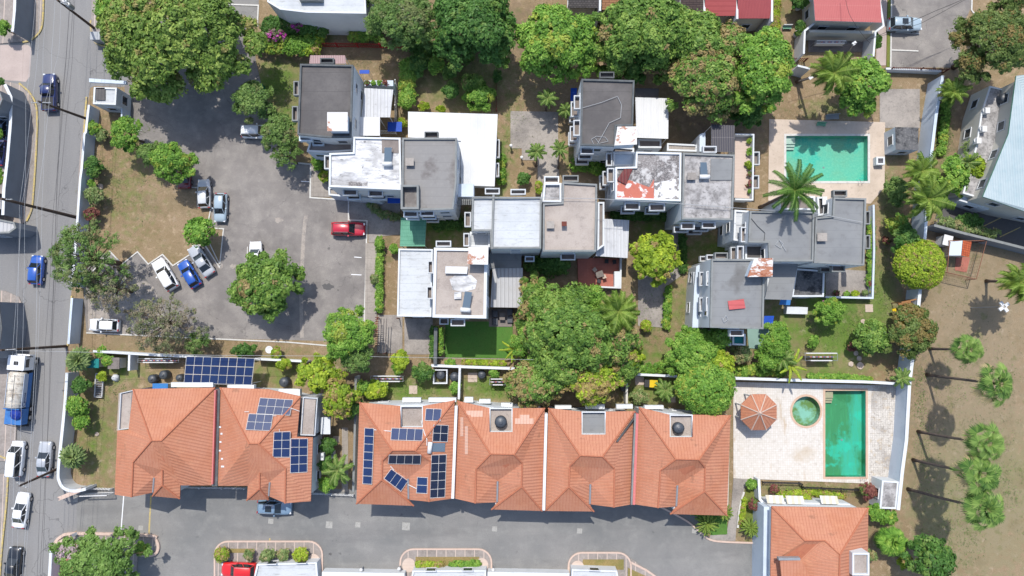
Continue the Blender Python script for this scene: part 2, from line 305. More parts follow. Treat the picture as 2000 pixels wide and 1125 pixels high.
M('terrace_red', S(196, 122, 106), [('n', .5, .45, .65, S(170, 105, 92), .7), ('n', 4, .5, .75, S(214, 150, 134), .4), ('u', .4, .02, S(150, 95, 84), .4), ('v', .4, .02, S(150, 95, 84), .4)])
M('terrace_pink', S(222, 202, 188), [('v', .4, .03, S(190, 168, 154), .6), ('n', 1, .5, .7, S(205, 184, 170), .5)])
M('terrace_teal', S(40, 140, 138), [('n', 1, .45, .65, S(34, 118, 122), .7)])
M('terrace_pale', S(150, 182, 172), [('n', .6, .45, .65, S(136, 168, 158), .7)])
corr('metal_white', S(234, 235, 236), [('u', .9, .05, S(205, 207, 210), .6), ('n', .15, .5, .68, S(214, 216, 216), .8), ('n', .5, .52, .75, S(226, 228, 230), .5), ('n', 2.5, .6, .75, S(190, 188, 186), .3)], rough=.5, k=.35)
corr('metal_light', S(222, 224, 228), [('n', .4, .45, .7, S(196, 198, 202), .7), ('n', 2, .56, .7, S(150, 148, 146), .4), ('u', .45, .1, S(185, 187, 190), .7)], pitch=.45, rough=.45, k=.8)
corr('metal_ribbed', S(205, 205, 206), [('u', .5, .1, S(160, 160, 162), .8), ('n', 1, .5, .7, S(188, 186, 184), .5)], pitch=.5, rough=.5, k=.9)
corr('metal_blue', S(192, 206, 210), [('n', .2, .4, .66, S(168, 188, 194), .9), ('n', 1.4, .5, .72, S(160, 186, 194), .5), ('u', .9, .05, S(165, 192, 200), .6)], pitch=.3, rough=.5, k=.4)
corr('metal_green', S(112, 176, 148), [('n', .8, .45, .7, S(84, 146, 120), .7), ('v', .5, .06, S(80, 140, 118), .7)], pitch=.2, rough=.6, k=.5)
corr('metal_red', S(190, 96, 98), [('n', .5, .5, .7, S(176, 84, 88), .5), ('n', 3, .6, .8, S(205, 120, 120), .4)], pitch=.4, rough=.6, k=.5)
corr('metal_pink', S(222, 128, 124), [('n', .5, .5, .7, S(208, 112, 110), .5), ('v', 1.6, .05, S(235, 160, 150), .5)], pitch=.3, rough=.6, k=.4)
corr('metal_rose', S(188, 160, 160), [('u', .3, .08, S(150, 120, 122), .8)], pitch=.3, rough=.6, k=.7)
corr('awning_stripe', S(240, 238, 230), [('u', .8, .4, S(214, 206, 184), .9)], pitch=.4, rough=.7, k=.2)
corr('metal_maroon', S(120, 56, 56), [('u', .4, .1, S(90, 40, 42), .8)], pitch=.4, rough=.6, k=.7)
corr('louvre_dark', S(86, 84, 92), [('u', .3, .06, S(60, 58, 64), .8), ('v', 2, .06, S(130, 126, 130), .8)], pitch=.3, rough=.5, k=.6)
corr('tile', S(204, 142, 114), [('n', .22, .45, .68, S(196, 126, 92), .7), ('u', .38, .06, S(176, 108, 80), .6), ('v', .42, .04, S(182, 114, 86), .35), ('n', 1.2, .52, .72, S(218, 158, 124), .5), ('n', .6, .6, .75, S(172, 112, 84), .5), ('n', 5, .55, .75, S(160, 100, 76), .4), ('n', .9, .64, .7, S(136, 100, 80), .45, (.5, .5, 2))], pitch=.38, k=.45, rough=.8)
corr('tile_new', S(222, 182, 162), [('u', .38, .07, S(200, 150, 126), .6), ('n', 3, .5, .7, S(214, 166, 142), .5)], pitch=.38, k=.4, rough=.75)
M('ridge_tile', S(196, 124, 94), [('u', .4, .03, S(170, 100, 78), .5), ('n', 1.5, .5, .7, S(176, 100, 80), .5)])
M('shingle_grey', S(128, 122, 120), [('b', .4, .25, .03, S(108, 103, 102), S(80, 76, 76), .5)], bump=.6)
M('shingle_orange', S(212, 158, 118), [('b', .9, .3, .03, S(200, 146, 108), S(150, 104, 76), .5)], bump=.6)
M('shingle_dark', S(112, 96, 92), [('b', .9, .28, .03, S(98, 84, 82), S(66, 56, 56), .5)], bump=.6)
M('shingle_pink', S(204, 104, 104), [('v', .6, .06, S(150, 66, 68), .8), ('n', 1, .5, .7, S(188, 92, 94), .5)])
M('glass', (.02, .03, .04), [('n', .6, .45, .6, (.06, .08, .09), .6)], rough=.12, spec=.6)
M('window_frame', S(232, 234, 236)); M('dark_metal', S(60, 60, 62), rough=.6); M('steel', S(176, 180, 184), [('n', 2, .5, .7, S(150, 152, 154), .5)], rough=.4, metal=.3)
M('white_metal', S(240, 240, 240), rough=.45); M('tank_black', S(78, 84, 92), [('n', 2, .5, .7, S(80, 84, 90), .5)], rough=.45, spec=.5)
M('solar', (.014, .028, .085), [('u', .165, .01, (.06, .08, .15), .7), ('v', .165, .01, (.06, .08, .15), .6), ('n', .3, .4, .7, (.022, .045, .12), .7)], rough=.35, spec=.1)
M('solar_dark', (.012, .018, .04), [('u', .165, .012, (.05, .06, .09), .8), ('v', .165, .012, (.05, .06, .09), .7)], rough=.35, spec=.2)
M('collector', (.10, .14, .18), [('u', .12, .02, (.16, .2, .25), .8)], rough=.2, spec=.6)
M('tarp_blue', S(20, 84, 196), [('n', 1, .45, .7, S(14, 66, 168), .7)], rough=.6); M('tarp_sky', S(60, 130, 200), rough=.7)
M('wood_pole', S(92, 76, 66), [('n', 2, .45, .7, S(68, 56, 50), .8)]); M('wire', S(196, 198, 200), rough=.5); M('wire_dark', S(62, 62, 64), rough=.5)
M('bark', S(120, 102, 84), [('n', 2, .45, .7, S(84, 70, 58), .8)], bump=.5); M('palm_bark', S(118, 104, 96), [('n', 3, .45, .7, S(84, 74, 68), .8)], bump=.6)
M('red_paint', S(168, 52, 48), [('n', 3, .5, .7, S(130, 36, 36), .5)]); M('fence_brown', S(120, 66, 56), [('n', 2, .5, .7, S(96, 50, 44), .6)])
M('wood', S(176, 128, 84), [('n', 2, .45, .7, S(150, 104, 66), .7)]); M('grey_wood', S(140, 132, 126), [('n', 2, .45, .7, S(108, 100, 96), .7)])
M('rubber', (.02, .02, .02), rough=.7); M('chrome', (.6, .6, .62), rough=.25, metal=.9); M('light_glass', (.6, .62, .65), rough=.1, spec=.8); M('tail_red', (.35, .02, .02), rough=.2)
M('car_glass', (.015, .02, .024), rough=.06, spec=.8)
for nm, c in dict(navy=(.012, .022, .10), blue=(.02, .085, .36), white=(.72, .73, .74), silver=(.36, .38, .41), grey_blue=(.16, .24, .33), red=(.42, .012, .03), maroon=(.13, .015, .02), black=(.012, .014, .018), bright_red=(.55, .015, .015), ice=(.30, .38, .44), pearl=(.55, .56, .57)).items():
    M('paint_'+nm, c, rough=.28, coat=.8, spec=.5)
M('truck_cream', S(236, 228, 214), [('n', 1.2, .5, .62, S(176, 160, 140), .7), ('n', 3, .55, .68, S(120, 108, 98), .5)], rough=.45)
M('truck_blue', S(70, 130, 200), [('n', 2, .5, .7, S(50, 100, 170), .6)], rough=.5); M('tarp_navy', S(24, 60, 160), [('n', 2, .45, .65, S(14, 40, 120), .7)], rough=.6)
M('truck_panel', S(196, 208, 226), rough=.5); M('ink', S(40, 50, 110), rough=.5); M('play_yellow', S(240, 205, 30), rough=.5); M('clay', S(196, 140, 110), rough=.9); M('stone', S(214, 196, 180), [('n', 3, .5, .7, S(180, 160, 146), .6)])
M('cloth_pink', S(226, 160, 170), rough=.95); M('cloth_mix', S(200, 120, 110), [('u', .5, .25, S(90, 110, 160), .9), ('u', .9, .3, S(235, 235, 235), .9)], rough=.95)
M('green_plastic', S(30, 130, 90), rough=.5); M('bench_green', S(120, 180, 150), rough=.6); M('orange_tile', S(216, 110, 70), [('b', .3, .36, .03, S(196, 96, 62), S(150, 72, 50))], bump=.6)
M('mesh_brown', S(150, 104, 84), [('n', 1.5, .5, .7, S(120, 84, 70), .6)])
def G(*c): return tuple(c)
leafmat('leaf_olive', G(.05, .10, .018), G(.14, .235, .04), G(.34, .43, .10), G(.30, .25, .09))
leafmat('leaf_mango', G(.04, .095, .018), G(.125, .235, .04), G(.30, .41, .09), G(.34, .24, .11))
leafmat('leaf_bright', G(.05, .13, .018), G(.145, .30, .04), G(.33, .48, .09), G(.33, .38, .06))
leafmat('leaf_deep', G(.03, .08, .016), G(.065, .16, .03), G(.15, .27, .06), G(.15, .24, .05))
leafmat('leaf_lime', G(.09, .16, .015), G(.25, .36, .03), G(.46, .54, .05), G(.36, .24, .11))
leafmat('leaf_feather', G(.05, .11, .025), G(.12, .21, .05), G(.23, .33, .09), G(.18, .2, .08))
leafmat('leaf_dry', G(.08, .11, .04), G(.17, .19, .09), G(.27, .29, .14), G(.26, .21, .15))
leafmat('leaf_flame', G(.045, .08, .018), G(.11, .17, .04), G(.2, .25, .07), G(.24, .17, .06))
leafmat('leaf_red', G(.10, .03, .03), G(.2, .07, .06), G(.32, .15, .1), G(.1, .2, .04))
leafmat('leaf_magenta', G(.25, .02, .16), G(.45, .05, .32), G(.6, .2, .5), G(.1, .2, .04))
leafmat('leaf_bloom', G(.05, .11, .02), G(.13, .24, .05), G(.25, .37, .1), G(.5, .36, .42))
leafmat('leaf_palm', G(.06, .12, .018), G(.15, .24, .035), G(.28, .38, .08), G(.34, .31, .1))
leafmat('leaf_royal', G(.035, .09, .015), G(.08, .18, .03), G(.17, .3, .06), G(.3, .31, .1))
leafmat('leaf_fan', G(.035, .095, .02), G(.135, .235, .05), G(.27, .38, .10), G(.36, .3, .16))
leafmat('leaf_yucca', G(.07, .12, .03), G(.17, .24, .08), G(.32, .38, .15), G(.34, .28, .14))
# ================= SETTING =================
POOLS = [rc(1535, 266, 1694, 354), rc(1611, 763, 1690, 931), [(1574+27.5*cos(a*pi/12), 803+29*sin(a*pi/12)) for a in range(24)]]
def ground():
    xs = np.concatenate([[-400, -220, -120], np.arange(-80, 80.1, .6), [120, 220, 400]]); ys = np.concatenate([[-400, -200, -80], np.arange(-44, 50.1, .6), [90, 200, 400]])
    nx, ny = len(xs), len(ys); X, Y = np.meshgrid(xs, ys); V = np.stack([X.ravel(), Y.ravel(), 0*X.ravel()], 1)
    holes = []
    for p in POOLS:
        q = PP(p); holes.append((min(a.x for a in q)-.1, max(a.x for a in q)+.1, min(a.y for a in q)-.1, max(a.y for a in q)+.1))
    fs = []
    for j in range(ny-1):
        for i in range(nx-1):
            if any(xs[i+1] > h[0] and xs[i] < h[1] and ys[j+1] > h[2] and ys[j] < h[3] for h in holes): continue
            fs.append((j*nx+i, j*nx+i+1, (j+1)*nx+i+1, (j+1)*nx+i))
    me = bpy.data.meshes.new('ground'); me.from_pydata(V.tolist(), [], fs); me.materials.append(MATS['grass'])
    def attr(name, blobs):
        g = np.zeros(len(V))
        for (px, py, rx, ry, am) in blobs:
            c = P(px, py); k = 92/1334; d = ((V[:, 0]-c.x)/(rx*k))**2+((V[:, 1]-c.y)/(ry*k))**2; g = np.maximum(g, am*np.exp(-d*.8))
        a = me.attributes.new(name, 'FLOAT', 'POINT'); a.data.foreach_set('value', g.astype(np.float32))
    attr('green', [(545, 160, 40, 36, 1.3), (560, 200, 34, 60, .8), (250, 350, 60, 110, .3), (1560, 640, 90, 50, .8), (1640, 650, 70, 60, 1.1), (1620, 590, 70, 30, 1.1), (1720, 600, 34, 90, 1), (1600, 725, 90, 14, .8), (1700, 520, 20, 60, .4), (1735, 400, 22, 90, .5), (1920, 960, 110, 130, .75), (1870, 870, 60, 60, .5), (1850, 1000, 60, 80, .6),
        (900, 150, 90, 60, .7), (1400, 500, 60, 40, .8), (1290, 440, 60, 40, .7), (1330, 600, 40, 70, .5), (230, 720, 60, 30, .7), (190, 850, 34, 90, .6), (1290, 700, 70, 30, .6), (540, 725, 60, 30, .6), (800, 762, 100, 24, .9), (960, 757, 70, 25, .9), (1280, 762, 70, 30, .8), (1575, 960, 120, 12, .6), (1000, 240, 20, 80, .35), (1450, 20, 80, 40, .4), (1620, 210, 60, 20, .4), (870, 450, 50, 40, .7)])
    attr('lush', [(1840, 260, 12, 60, .9), (1460, 1000, 15, 40, .9), (1200, 480, 20, 40, .3), (1265, 600, 14, 80, .5), (870, 440, 60, 14, .8), (1400, 480, 40, 14, .5), (1650, 620, 50, 20, .5), (640, 60, 30, 20, .6), (1860, 345, 40, 40, .7), (730, 350, 20, 40, .4), (1160, 310, 50, 20, .8), (980, 330, 12, 60, .8), (1500, 50, 14, 60, .8), (640, 330, 20, 40, .7)])
    attr('field', [(1900, 700, 130, 400, 1), (1930, 1000, 130, 150, .9), (1850, 560, 60, 60, .8)])
    attr('soil', [(1000, 60, 60, 60, .6), (1650, 900, 8, 8, .4), (700, 60, 60, 20, .6), (1900, 260, 40, 80, .9), (1400, 250, 90, 40, .7), (700, 740, 30, 20, .8), (1850, 460, 40, 20, .7), (1810, 800, 30, 120, .3), (880, 110, 120, 60, .5), (700, 110, 60, 10, .5)])
    o = bpy.data.objects.new('ground', me); link(o); tag(o, 'dry brown grass ground with green patches around the houses', 'ground', kind='structure')
ground()
# street and its pavements
sheet('street', 'grey asphalt two lane street down the left side of the photo', [(-400, -120), (186, -120), (180, 30), (178, 60), (184, 84), (215, 92), (252, 92), (252, 168), (234, 170), (184, 168), (176, 172), (166, 240), (152, 430), (139, 575), (131, 690), (124, 760), (117, 930), (128, 957), (150, 965), (150, 1036), (110, 1056), (97, 1130), (92, 1250), (-400, 1250)], 'asphalt_street', .004)
for lb, poly, mt in [('left pavement strip above the driveway with yellow kerb', [(-80, -120), (86, -120), (86, 0), (84, 45), (77, 65), (60, 80), (0, 86), (-80, 86)], 'pavement'), ('left pavement strip beside the long grey wall', [(-80, 158), (15, 160), (38, 165), (60, 185), (72, 215), (71, 290), (66, 370), (62, 410), (52, 432), (30, 450), (-80, 458)], 'pavement'),
                     ('left pavement strip near the tank truck', [(-80, 562), (10, 568), (38, 580), (46, 600), (44, 640), (40, 700), (30, 900), (-80, 900)], 'pavement'), ('bottom left pavement strip with a yellow kerb', [(-80, 922), (16, 926), (12, 990), (3, 1080), (-5, 1250), (-80, 1250)], 'pavement'),
                     ('narrow footway strip along the blue white street wall', [(165, 215), (176, 215), (166, 330), (158, 430), (150, 430), (155, 330)], 'pavement'), ('small paved verge corner by the gate', [(180, -30), (215, -30), (250, 88), (215, 90), (186, 82), (179, 60)], 'pavement')]:
    sheet('pavement', lb, poly, mt, 0, thick=.13)
sheet('driveway', 'pale pink concrete driveway off the street', [(-80, 88), (55, 88), (62, 95), (58, 150), (50, 160), (35, 158), (-80, 152)], 'concrete_pink', .008)
for i, (pts, lb) in enumerate([([(86, 0), (84, 45), (77, 65), (60, 79), (45, 83)], 'yellow kerb at the top left corner'), ([(38, 163), (60, 183), (73, 215), (72, 290), (67, 370), (63, 408), (53, 432)], 'yellow kerb beside the long grey wall'), ([(46, 598), (44, 640), (42, 678)], 'yellow kerb near the truck cab'), ([(17, 926), (13, 990), (4, 1080), (-4, 1200)], 'yellow kerb at the bottom left'), ([(0, 890), (17, 897)], 'short yellow kerb piece at the lower left edge'),
                              ([(178, 40), (179, 60), (186, 82), (203, 91), (222, 91)], 'yellow kerb round the gate verge'), ([(170, 190), (160, 330), (152, 420)], 'yellow kerb along the blue white street wall'), ([(141, 578), (137, 640), (133, 675)], 'yellow kerb south along the blue white street wall')]):
    line('kerb', lb, dens(pts), .22, 'paint_yellow', .16)
line('road_marking', 'faint dark sealed joint along the street', [(137, 0), (128, 130), (112, 330), (105, 560), (96, 800), (78, 1120)], .06, 'asphalt_dark', .009, .004, cat='marking')
line('road_marking', 'second faint dark seam along the street', [(146, 0), (141, 120), (128, 250), (112, 420), (108, 560), (100, 700)], .05, 'asphalt_dark', .0095, .004, cat='marking')
# parking lot
LOT = [(252, 20), (490, 20), (500, 120), (520, 205), (545, 275), (575, 318), (607, 320), (606, 385), (655, 390), (681, 392), (681, 430), (717, 431), (714, 560), (711, 668), (560, 664), (400, 661), (169, 650), (164, 590), (165, 530), (190, 500), (215, 491), (239, 516), (269, 492), (290, 516), (318, 497), (338, 519), (372, 497), (400, 478), (429, 522), (437, 447), (414, 445), (412, 400), (384, 405), (384, 368), (345, 366), (345, 340), (300, 318), (270, 270), (248, 235), (243, 170), (252, 150)]
sheet('parking_lot', 'weathered grey asphalt parking lot in front of the flat roofed houses', LOT, 'asphalt_lot', .008)
sheet('asphalt_patch', 'worn sandy patch at the corner of the parking lot', [(172, 560), (240, 520), (300, 560), (330, 640), (300, 656), (172, 648)], 'asphalt_patch', .0125)
for pts, lb, w in [([(173, 540), (215, 491), (239, 516), (269, 492), (290, 516), (318, 497), (338, 519), (372, 497), (377, 480), (400, 478), (429, 522), (437, 447), (405, 445), (412, 408)], 'zigzag white kerb around the grass island', .16), ([(577, 318), (607, 321), (606, 386), (681, 391), (681, 430), (717, 431), (714, 560), (711, 650)], 'white kerb along the houses side of the lot', .2), ([(169, 650), (400, 661), (560, 668), (640, 675)], 'white kerb along the south side of the lot', .16), ([(484, 482), (481, 560)], 'white bay line beside the car under the tree', .12),
                   ([(374, 366), (412, 369)], 'short white kerb under the red parked car', .12), ([(270, 305), (310, 308)], 'short white kerb under the small tree', .12), ([(247, 254), (278, 255)], 'short white kerb by the feathery tree', .12), ([(403, 462), (431, 520)], 'diagonal white bay line by the silver car', .1), ([(500, 200), (470, 208)], 'short white kerb by the white jeep', .12)]:
    line('kerb', lb, pts, w, 'kerb_white', .09, .004)
for pts in [([(588, 354), (604, 355)]), ([(692, 502), (706, 503)]), ([(686, 536), (706, 537)]), ([(555, 298), (575, 299)])]:
    line('bay_marking', 'short faint white bay marking on the lot', pts, .1, 'paint_white', .012, .008, cat='marking', group='faint bay markings')
line('asphalt_seam', 'pale patched seam running down the parking lot', dens([(598, 420), (594, 450), (590, 520), (588, 570), (590, 660)]), .5, 'asphalt_patch', .0125, .008, cat='marking')
sheet('footway', 'concrete footway between the lot and the garden strip', [(714, 475), (738, 475), (736, 625), (713, 650)], 'concrete', 0, thick=.1)
sheet('footway', 'concrete apron before the white roofed house', [(608, 322), (640, 330), (645, 385), (608, 384)], 'concrete', 0, thick=.1)
sheet('footway', 'dark paved entry path between lot and houses', [(683, 392), (782, 394), (782, 458), (738, 462), (738, 474), (720, 474), (719, 429), (683, 428)], 'concrete_plain', 0, thick=.08)
# long drive and its islands
sheet('estate_road', 'grey asphalt estate road in front of the tiled terraces', [(150, 955), (640, 955), (1000, 960), (1330, 965), (1360, 1010), (1372, 1040), (1395, 1055), (1420, 1058), (1482, 1060), (1488, 1130), (1490, 1260), (90, 1260), (98, 1125), (112, 1050), (150, 1040)], 'asphalt_drive', .012)
sheet('estate_road', 'side street joining at the left edge', [(-300, 462), (40, 462), (52, 470), (50, 560), (20, 562), (-300, 558)], 'asphalt_street', .009)
line('road_marking', 'yellow line across the estate road', [(295, 968), (291, 1043)], .2, 'paint_yellow', .02, .012, cat='marking')
line('road_marking', 'thin white gate track across the estate road', [(242, 966), (236, 1042)], .12, 'paint_white', .02, .012, cat='marking')
line('road_marking', 'short yellow mark at the kerb', [(527, 1051), (527, 1058)], .15, 'paint_yellow', .02, .012, cat='marking')
rq = random.Random(12)
for i, (x, y, w, h_, mt_, lb) in enumerate([(640, 560, 30, 14, 'asphalt_dark', 'dark oil stain near the lone dark tree'), (545, 430, 20, 12, 'asphalt_patch', 'sandy worn spot in the middle of the lot'), (455, 520, 16, 10, 'asphalt_patch', 'pale worn spot beside the tree bay'), (430, 520, 14, 12, 'asphalt_patch', 'pale worn spot by the angled silver car'), (645, 1082, 8, 6, 'asphalt_dark', 'small oil drips beside the left island'), (900, 1040, 60, 8, 'asphalt_patch', 'long pale scuff on the estate road'), (1210, 1075, 70, 10, 'asphalt_patch', 'pale diagonal scuff by the right island')]):
    if mt_ == 'asphalt_patch' and w > 50: continue
    sheet('road_stain', lb, [(x+w*.5*cos(a*pi/9)*rq.uniform(.6, 1.1), y+h_*.5*sin(a*pi/9)*rq.uniform(.6, 1.1)) for a in range(18)], mt_, .0155)
def rr(x0, y0, x1, y1, r):     # shape with two rounded top corners
    out = [(x0, y1)]
    for k in range(7): a = pi+k*pi/12; out.append((x0+r+r*cos(a), y0+r+r*sin(a)))
    for k in range(7): a = 1.5*pi+k*pi/12; out.append((x1-r+r*cos(a), y0+r+r*sin(a)))
    return out+[(x1, y1)]
for (x0, y0, x1, y1, lb) in [(420, 1057, 630, 1180, 'left'), (782, 1072, 960, 1180, 'middle'), (1110, 1079, 1232, 1180, 'right')]:
    poly = rr(x0, y0, x1, y1, 26)
    sheet('pavement', lb+' rounded pavement island below the estate road', poly, 'pavement', 0, thick=.12)
    line('kerb', 'pink kerb round the %s pavement island' % lb, poly, .2, 'kerb_pink', .17)
line('kerb', 'pink kerb slanting towards the bottom edge', [(1232, 1098), (1262, 1113), (1300, 1140)], .25, 'kerb_pink', .17)
sheet('pavement', 'slanting pavement beside the lower lawn', [(1232, 1090), (1262, 1112), (1300, 1140), (1230, 1140)], 'pavement', 0, thick=.11)
for poly, lb in [(rc(447, 1071, 498, 1079), 'small lawn strip on the left island'), (rc(812, 1087, 936, 1108), 'lawn strip on the middle island'), (rc(1138, 1092, 1218, 1112), 'lawn strip on the right island'), ([(1226, 1108), (1262, 1125), (1226, 1130)], 'small lawn wedge by the right island')]:
    sheet('lawn', lb, poly, 'dry_grass', 0, thick=.16)
for cx, cy, lb in [(613, 1095, 'left'), (799, 1103, 'middle'), (941, 1103, 'inner'), (1128, 1108, 'right')]:
    sheet('paved_circle', 'round cream paved pad on the %s island' % lb, [(cx+13*cos(a*pi/10), cy+14*sin(a*pi/10)) for a in range(20)], 'terrace_pink', 0, thick=.2)
for cx, cy, w, lb in [(529, 1018, 10, 'round patch below the parked car'), (643, 1025, 13, 'square slab below the gap garden'), (699, 1025, 10, 'slab right of the gap garden'), (793, 1028, 15, 'larger slab below the solar roofed house'), (966, 1033, 10, 'slab below the second terrace house'), (1132, 1037, 10, 'slab below the third terrace house'), (1356, 1037, 9, 'slab at the palm corner'), (148, 976, 9, 'slab by the estate gate'), (275, 1031, 9, 'slab beside the yellow line')]:
    sheet('manhole_cover', 'pale concrete '+lb, rp(cx, cy, w, w, 4), 'cover_grey', 0, thick=.03)
sheet('lawn', 'green lawn wedge at the end of the terrace', [(1360, 1005), (1420, 985), (1420, 1043), (1390, 1045), (1370, 1030)], 'turf', 0, thick=.1)
sheet('path', 'grey concrete path beside the end terrace house', [(1432, 935), (1460, 935), (1440, 1000), (1436, 1056), (1385, 1056), (1387, 1044), (1418, 1044), (1428, 990)], 'concrete_plain', 0, thick=.09)
sheet('lawn', 'narrow green garden between path and lower right house', [(1462, 942), (1480, 942), (1482, 1000), (1490, 1030), (1440, 1032), (1444, 1000)], 'lawn', 0, thick=.07)
line('kerb', 'curved white garden kerb', dens([(1452, 960), (1444, 990), (1440, 1030)]), .25, 'kerb_white', .25)
line('kerb', 'pink kerb at the end of the estate road', dens([(1290, 990), (1310, 1000), (1345, 1020), (1368, 1040), (1388, 1054), (1420, 1058), (1478, 1060)]), .22, 'kerb_pink', .17)
# planted island at the entrance
ISL = [(105, 1180), (108, 1062), (120, 1048), (150, 1041), (290, 1045), (305, 1052), (311, 1066), (306, 1080), (292, 1084), (270, 1082), (262, 1180)]
sheet('planting_bed', 'paved planting bed at the estate entrance', ISL, 'pavement', 0, thick=.12)
sheet('soil_strip', 'terracotta coloured earth strip in the entrance bed', [(112, 1180), (115, 1066), (150, 1060), (150, 1180)], 'terrace_red', 0, thick=.16)
line('kerb', 'pink kerb round the entrance planting bed', dens(ISL[1:10], 4), .35, 'kerb_pink', .3)
# concrete slabs, paths
for poly, lb, mt in [([(997, 217), (1090, 219), (1090, 262), (1092, 345), (1050, 345), (1050, 313), (1019, 313), (1019, 290), (997, 290)], 'cracked concrete hardstand between the two house blocks', 'concrete_plain'), ([(1050, 345), (1082, 345), (1082, 372), (1050, 372)], 'small concrete pad above the beige roof', 'concrete_plain'), (rc(1718, 174, 1796, 250), 'concrete slab by the pump hut', 'concrete_plain'), ([(1310, 455), (1328, 455), (1328, 540), (1300, 560), (1297, 640), (1246, 636), (1246, 540), (1308, 535)], 'dark concrete parking strip between gardens', 'concrete_plain'),
                     (rc(738, 615, 786, 690), 'concrete yard beside the pergola', 'concrete_plain'), (rc(790, 622, 845, 692), 'shaded concrete yard behind the grey roofed house', 'concrete_plain'), ([(1612, 524), (1705, 530), (1702, 580), (1612, 580)], 'paved patio below the grey membrane roof', 'concrete_plain'), ([(1820, 452), (1838, 380), (1910, 390), (2080, 420), (2080, 500), (1990, 480)], 'dark asphalt yard by the pale blue roof', 'asphalt_dark'), (rc(668, 835, 680, 960), 'stepping stone path in the gap garden', 'concrete')]:
    sheet('hardstand' if 'path' not in lb else 'path', lb, poly, mt, 0, thick=.06)
sheet('parking_lot', 'grey asphalt yard at the top right with white bay lines', [(1741, -100), (1905, -100), (1898, 10), (1890, 30), (1870, 60), (1880, 132), (1736, 132)], 'asphalt_lot', .008)
sheet('parking_lot', 'small asphalt yard at the top edge', [(440, -60), (506, -60), (505, 50), (470, 50), (430, 10)], 'asphalt_drive', .009)
for pts, lb in [([(447, 9), (505, 11), (503, 52)], 'white line in the small top yard'), ([(1741, -20), (1739, 131)], 'long white edge line in the top right yard'), ([(1741, 98), (1793, 100)], 'lower white bay line in the top right yard'), ([(1742, 62), (1795, 66)], 'white bay line under the silver blue car'), ([(1898, -10), (1897, 20), (1903, 28), (1920, 31)], 'curved white kerb in the top right yard')]:
    line('kerb', lb, pts, .18, 'kerb_white', .1)
for pts, lb in [([(1912, 446), (1957, 424)], 'upper yellow bay line in the dark yard'), ([(1952, 463), (1992, 444)], 'lower yellow bay line in the dark yard')]:
    line('bay_marking', lb, pts, .12, 'paint_yellow', .08, .06, cat='marking')
sheet('hedge_bed', 'yellow earth strip inside the top right yard', [(1734, -20), (1739, -20), (1737, 131), (1731, 131)], 'lawn', 0, thick=.1)
sheet('footway', 'pale footway beside the pink roofed house', [(1718, -40), (1733, -40), (1730, 128), (1710, 128)], 'concrete_pink', 0, thick=.05)
sheet('artificial_lawn', 'bright artificial turf lawn behind the flat roofed house', [(870, 628), (1002, 628), (1000, 700), (868, 698)], 'turf', 0, thick=.04)
sheet('terrace', 'pale green terrace slab behind the end house', [(1458, 640), (1505, 640), (1497, 682), (1462, 680)], 'terrace_pale', 0, thick=.12)
# pools
def pool(label, deckname, deck, dlabel, hole, mt, rim, dmat, depth=1.3, extra=None):
    D = sheet('pool_deck', dlabel, deck, dmat, 0, holes=hole, thick=.10)
DK = [(1502, 233), (1728, 239), (1727, 366), (1700, 398), (1500, 392)]
sheet('pool_deck', 'beige concrete deck around the upper swimming pool', DK, 'deck_beige', 0, holes=[POOLS[0]], thick=.10)
sheet('pool_deck', 'cream tiled deck around the lower swimming pools', [(1432, 746), (1702, 752), (1696, 944), (1432, 934)], 'deck_cream', 0, holes=[POOLS[1], POOLS[2]], thick=.10)
sheet('pool_deck', 'dirty stained side of the cream pool deck', [(1702, 752), (1752, 752), (1744, 943), (1696, 942)], 'deck_dirty', 0, thick=.104)
for i, (lb, mt, cop, rim) in enumerate([('rectangular turquoise swimming pool on the beige deck', 'pool_blue', 'kerb_white', .3), ('long emerald green swimming pool with algae', 'pool_green', 'coping', .28), ('small round pool with algae beside the long pool', 'pool_round', 'coping', .28)]):
    q = PP(POOLS[i]); c = sum(q, Vector())/len(q)
    T = thing('swimming_pool', lb, 'swimming pool', (c.x, c.y, 0))
    b = MB(); qq = ccw(q); zf = -1.0; wl = -.12
    b.flat([(v.x, v.y) for v in qq], zf, 0); n = len(qq)
    b.add([(v.x, v.y, zf) for v in qq]+[(v.x, v.y, .1) for v in qq], [(k, (k+1) % n, n+(k+1) % n, n+k) for k in range(n)], 0); b.build('basin', mt, T)
    b = MB(); b.flat([(v.x, v.y) for v in inset(qq, .01)], wl, 0); b.build('water', 'pool_water' if 'pool_water' in MATS else mt, T)
    if i < 2:
        x0, y0, x1, y1 = min(v.x for v in qq), min(v.y for v in qq), max(v.x for v in qq), max(v.y for v in qq)
        for k in range(3):
            b = MB(); b.box(x0+.01, y1-1.0-.35*k, zf+.01, x0+1.5, y1-.01-.002*k, -.3-.2*k); b.build('step', cop, T)
        b = MB(); b.lathe(((x0+x1)/2, (y0+y1)/2-1, zf+.01), [(.16, 0), (.14, .02)], 10); b.build('floor_drain', 'steel', T)
    b = MB(); b.prism(inset(qq, -rim), .102, .14, 0, holes=[inset(qq, -.002)]); b.build('coping', cop, T)
    if n == 4:
        b = MB(); p0 = (qq[0]+(qq[1]-qq[0])*.9)
        for s in (-.25, .25): b.tube([(p0.x+s, p0.y+.3, .1), (p0.x+s, p0.y+.3, .7), (p0.x+s, p0.y+.0, .8), (p0.x+s, p0.y-.35, .5), (p0.x+s, p0.y-.35, -.6)] if False else [(p0.x+s, qq[0].y-.4, .14), (p0.x+s, qq[0].y-.4, .7), (p0.x+s, qq[0].y-.1, .8), (p0.x+s, qq[0].y+.12, .6), (p0.x+s, qq[0].y+.12, -.7)], .025, 6)
        b.build('ladder', 'chrome', T)
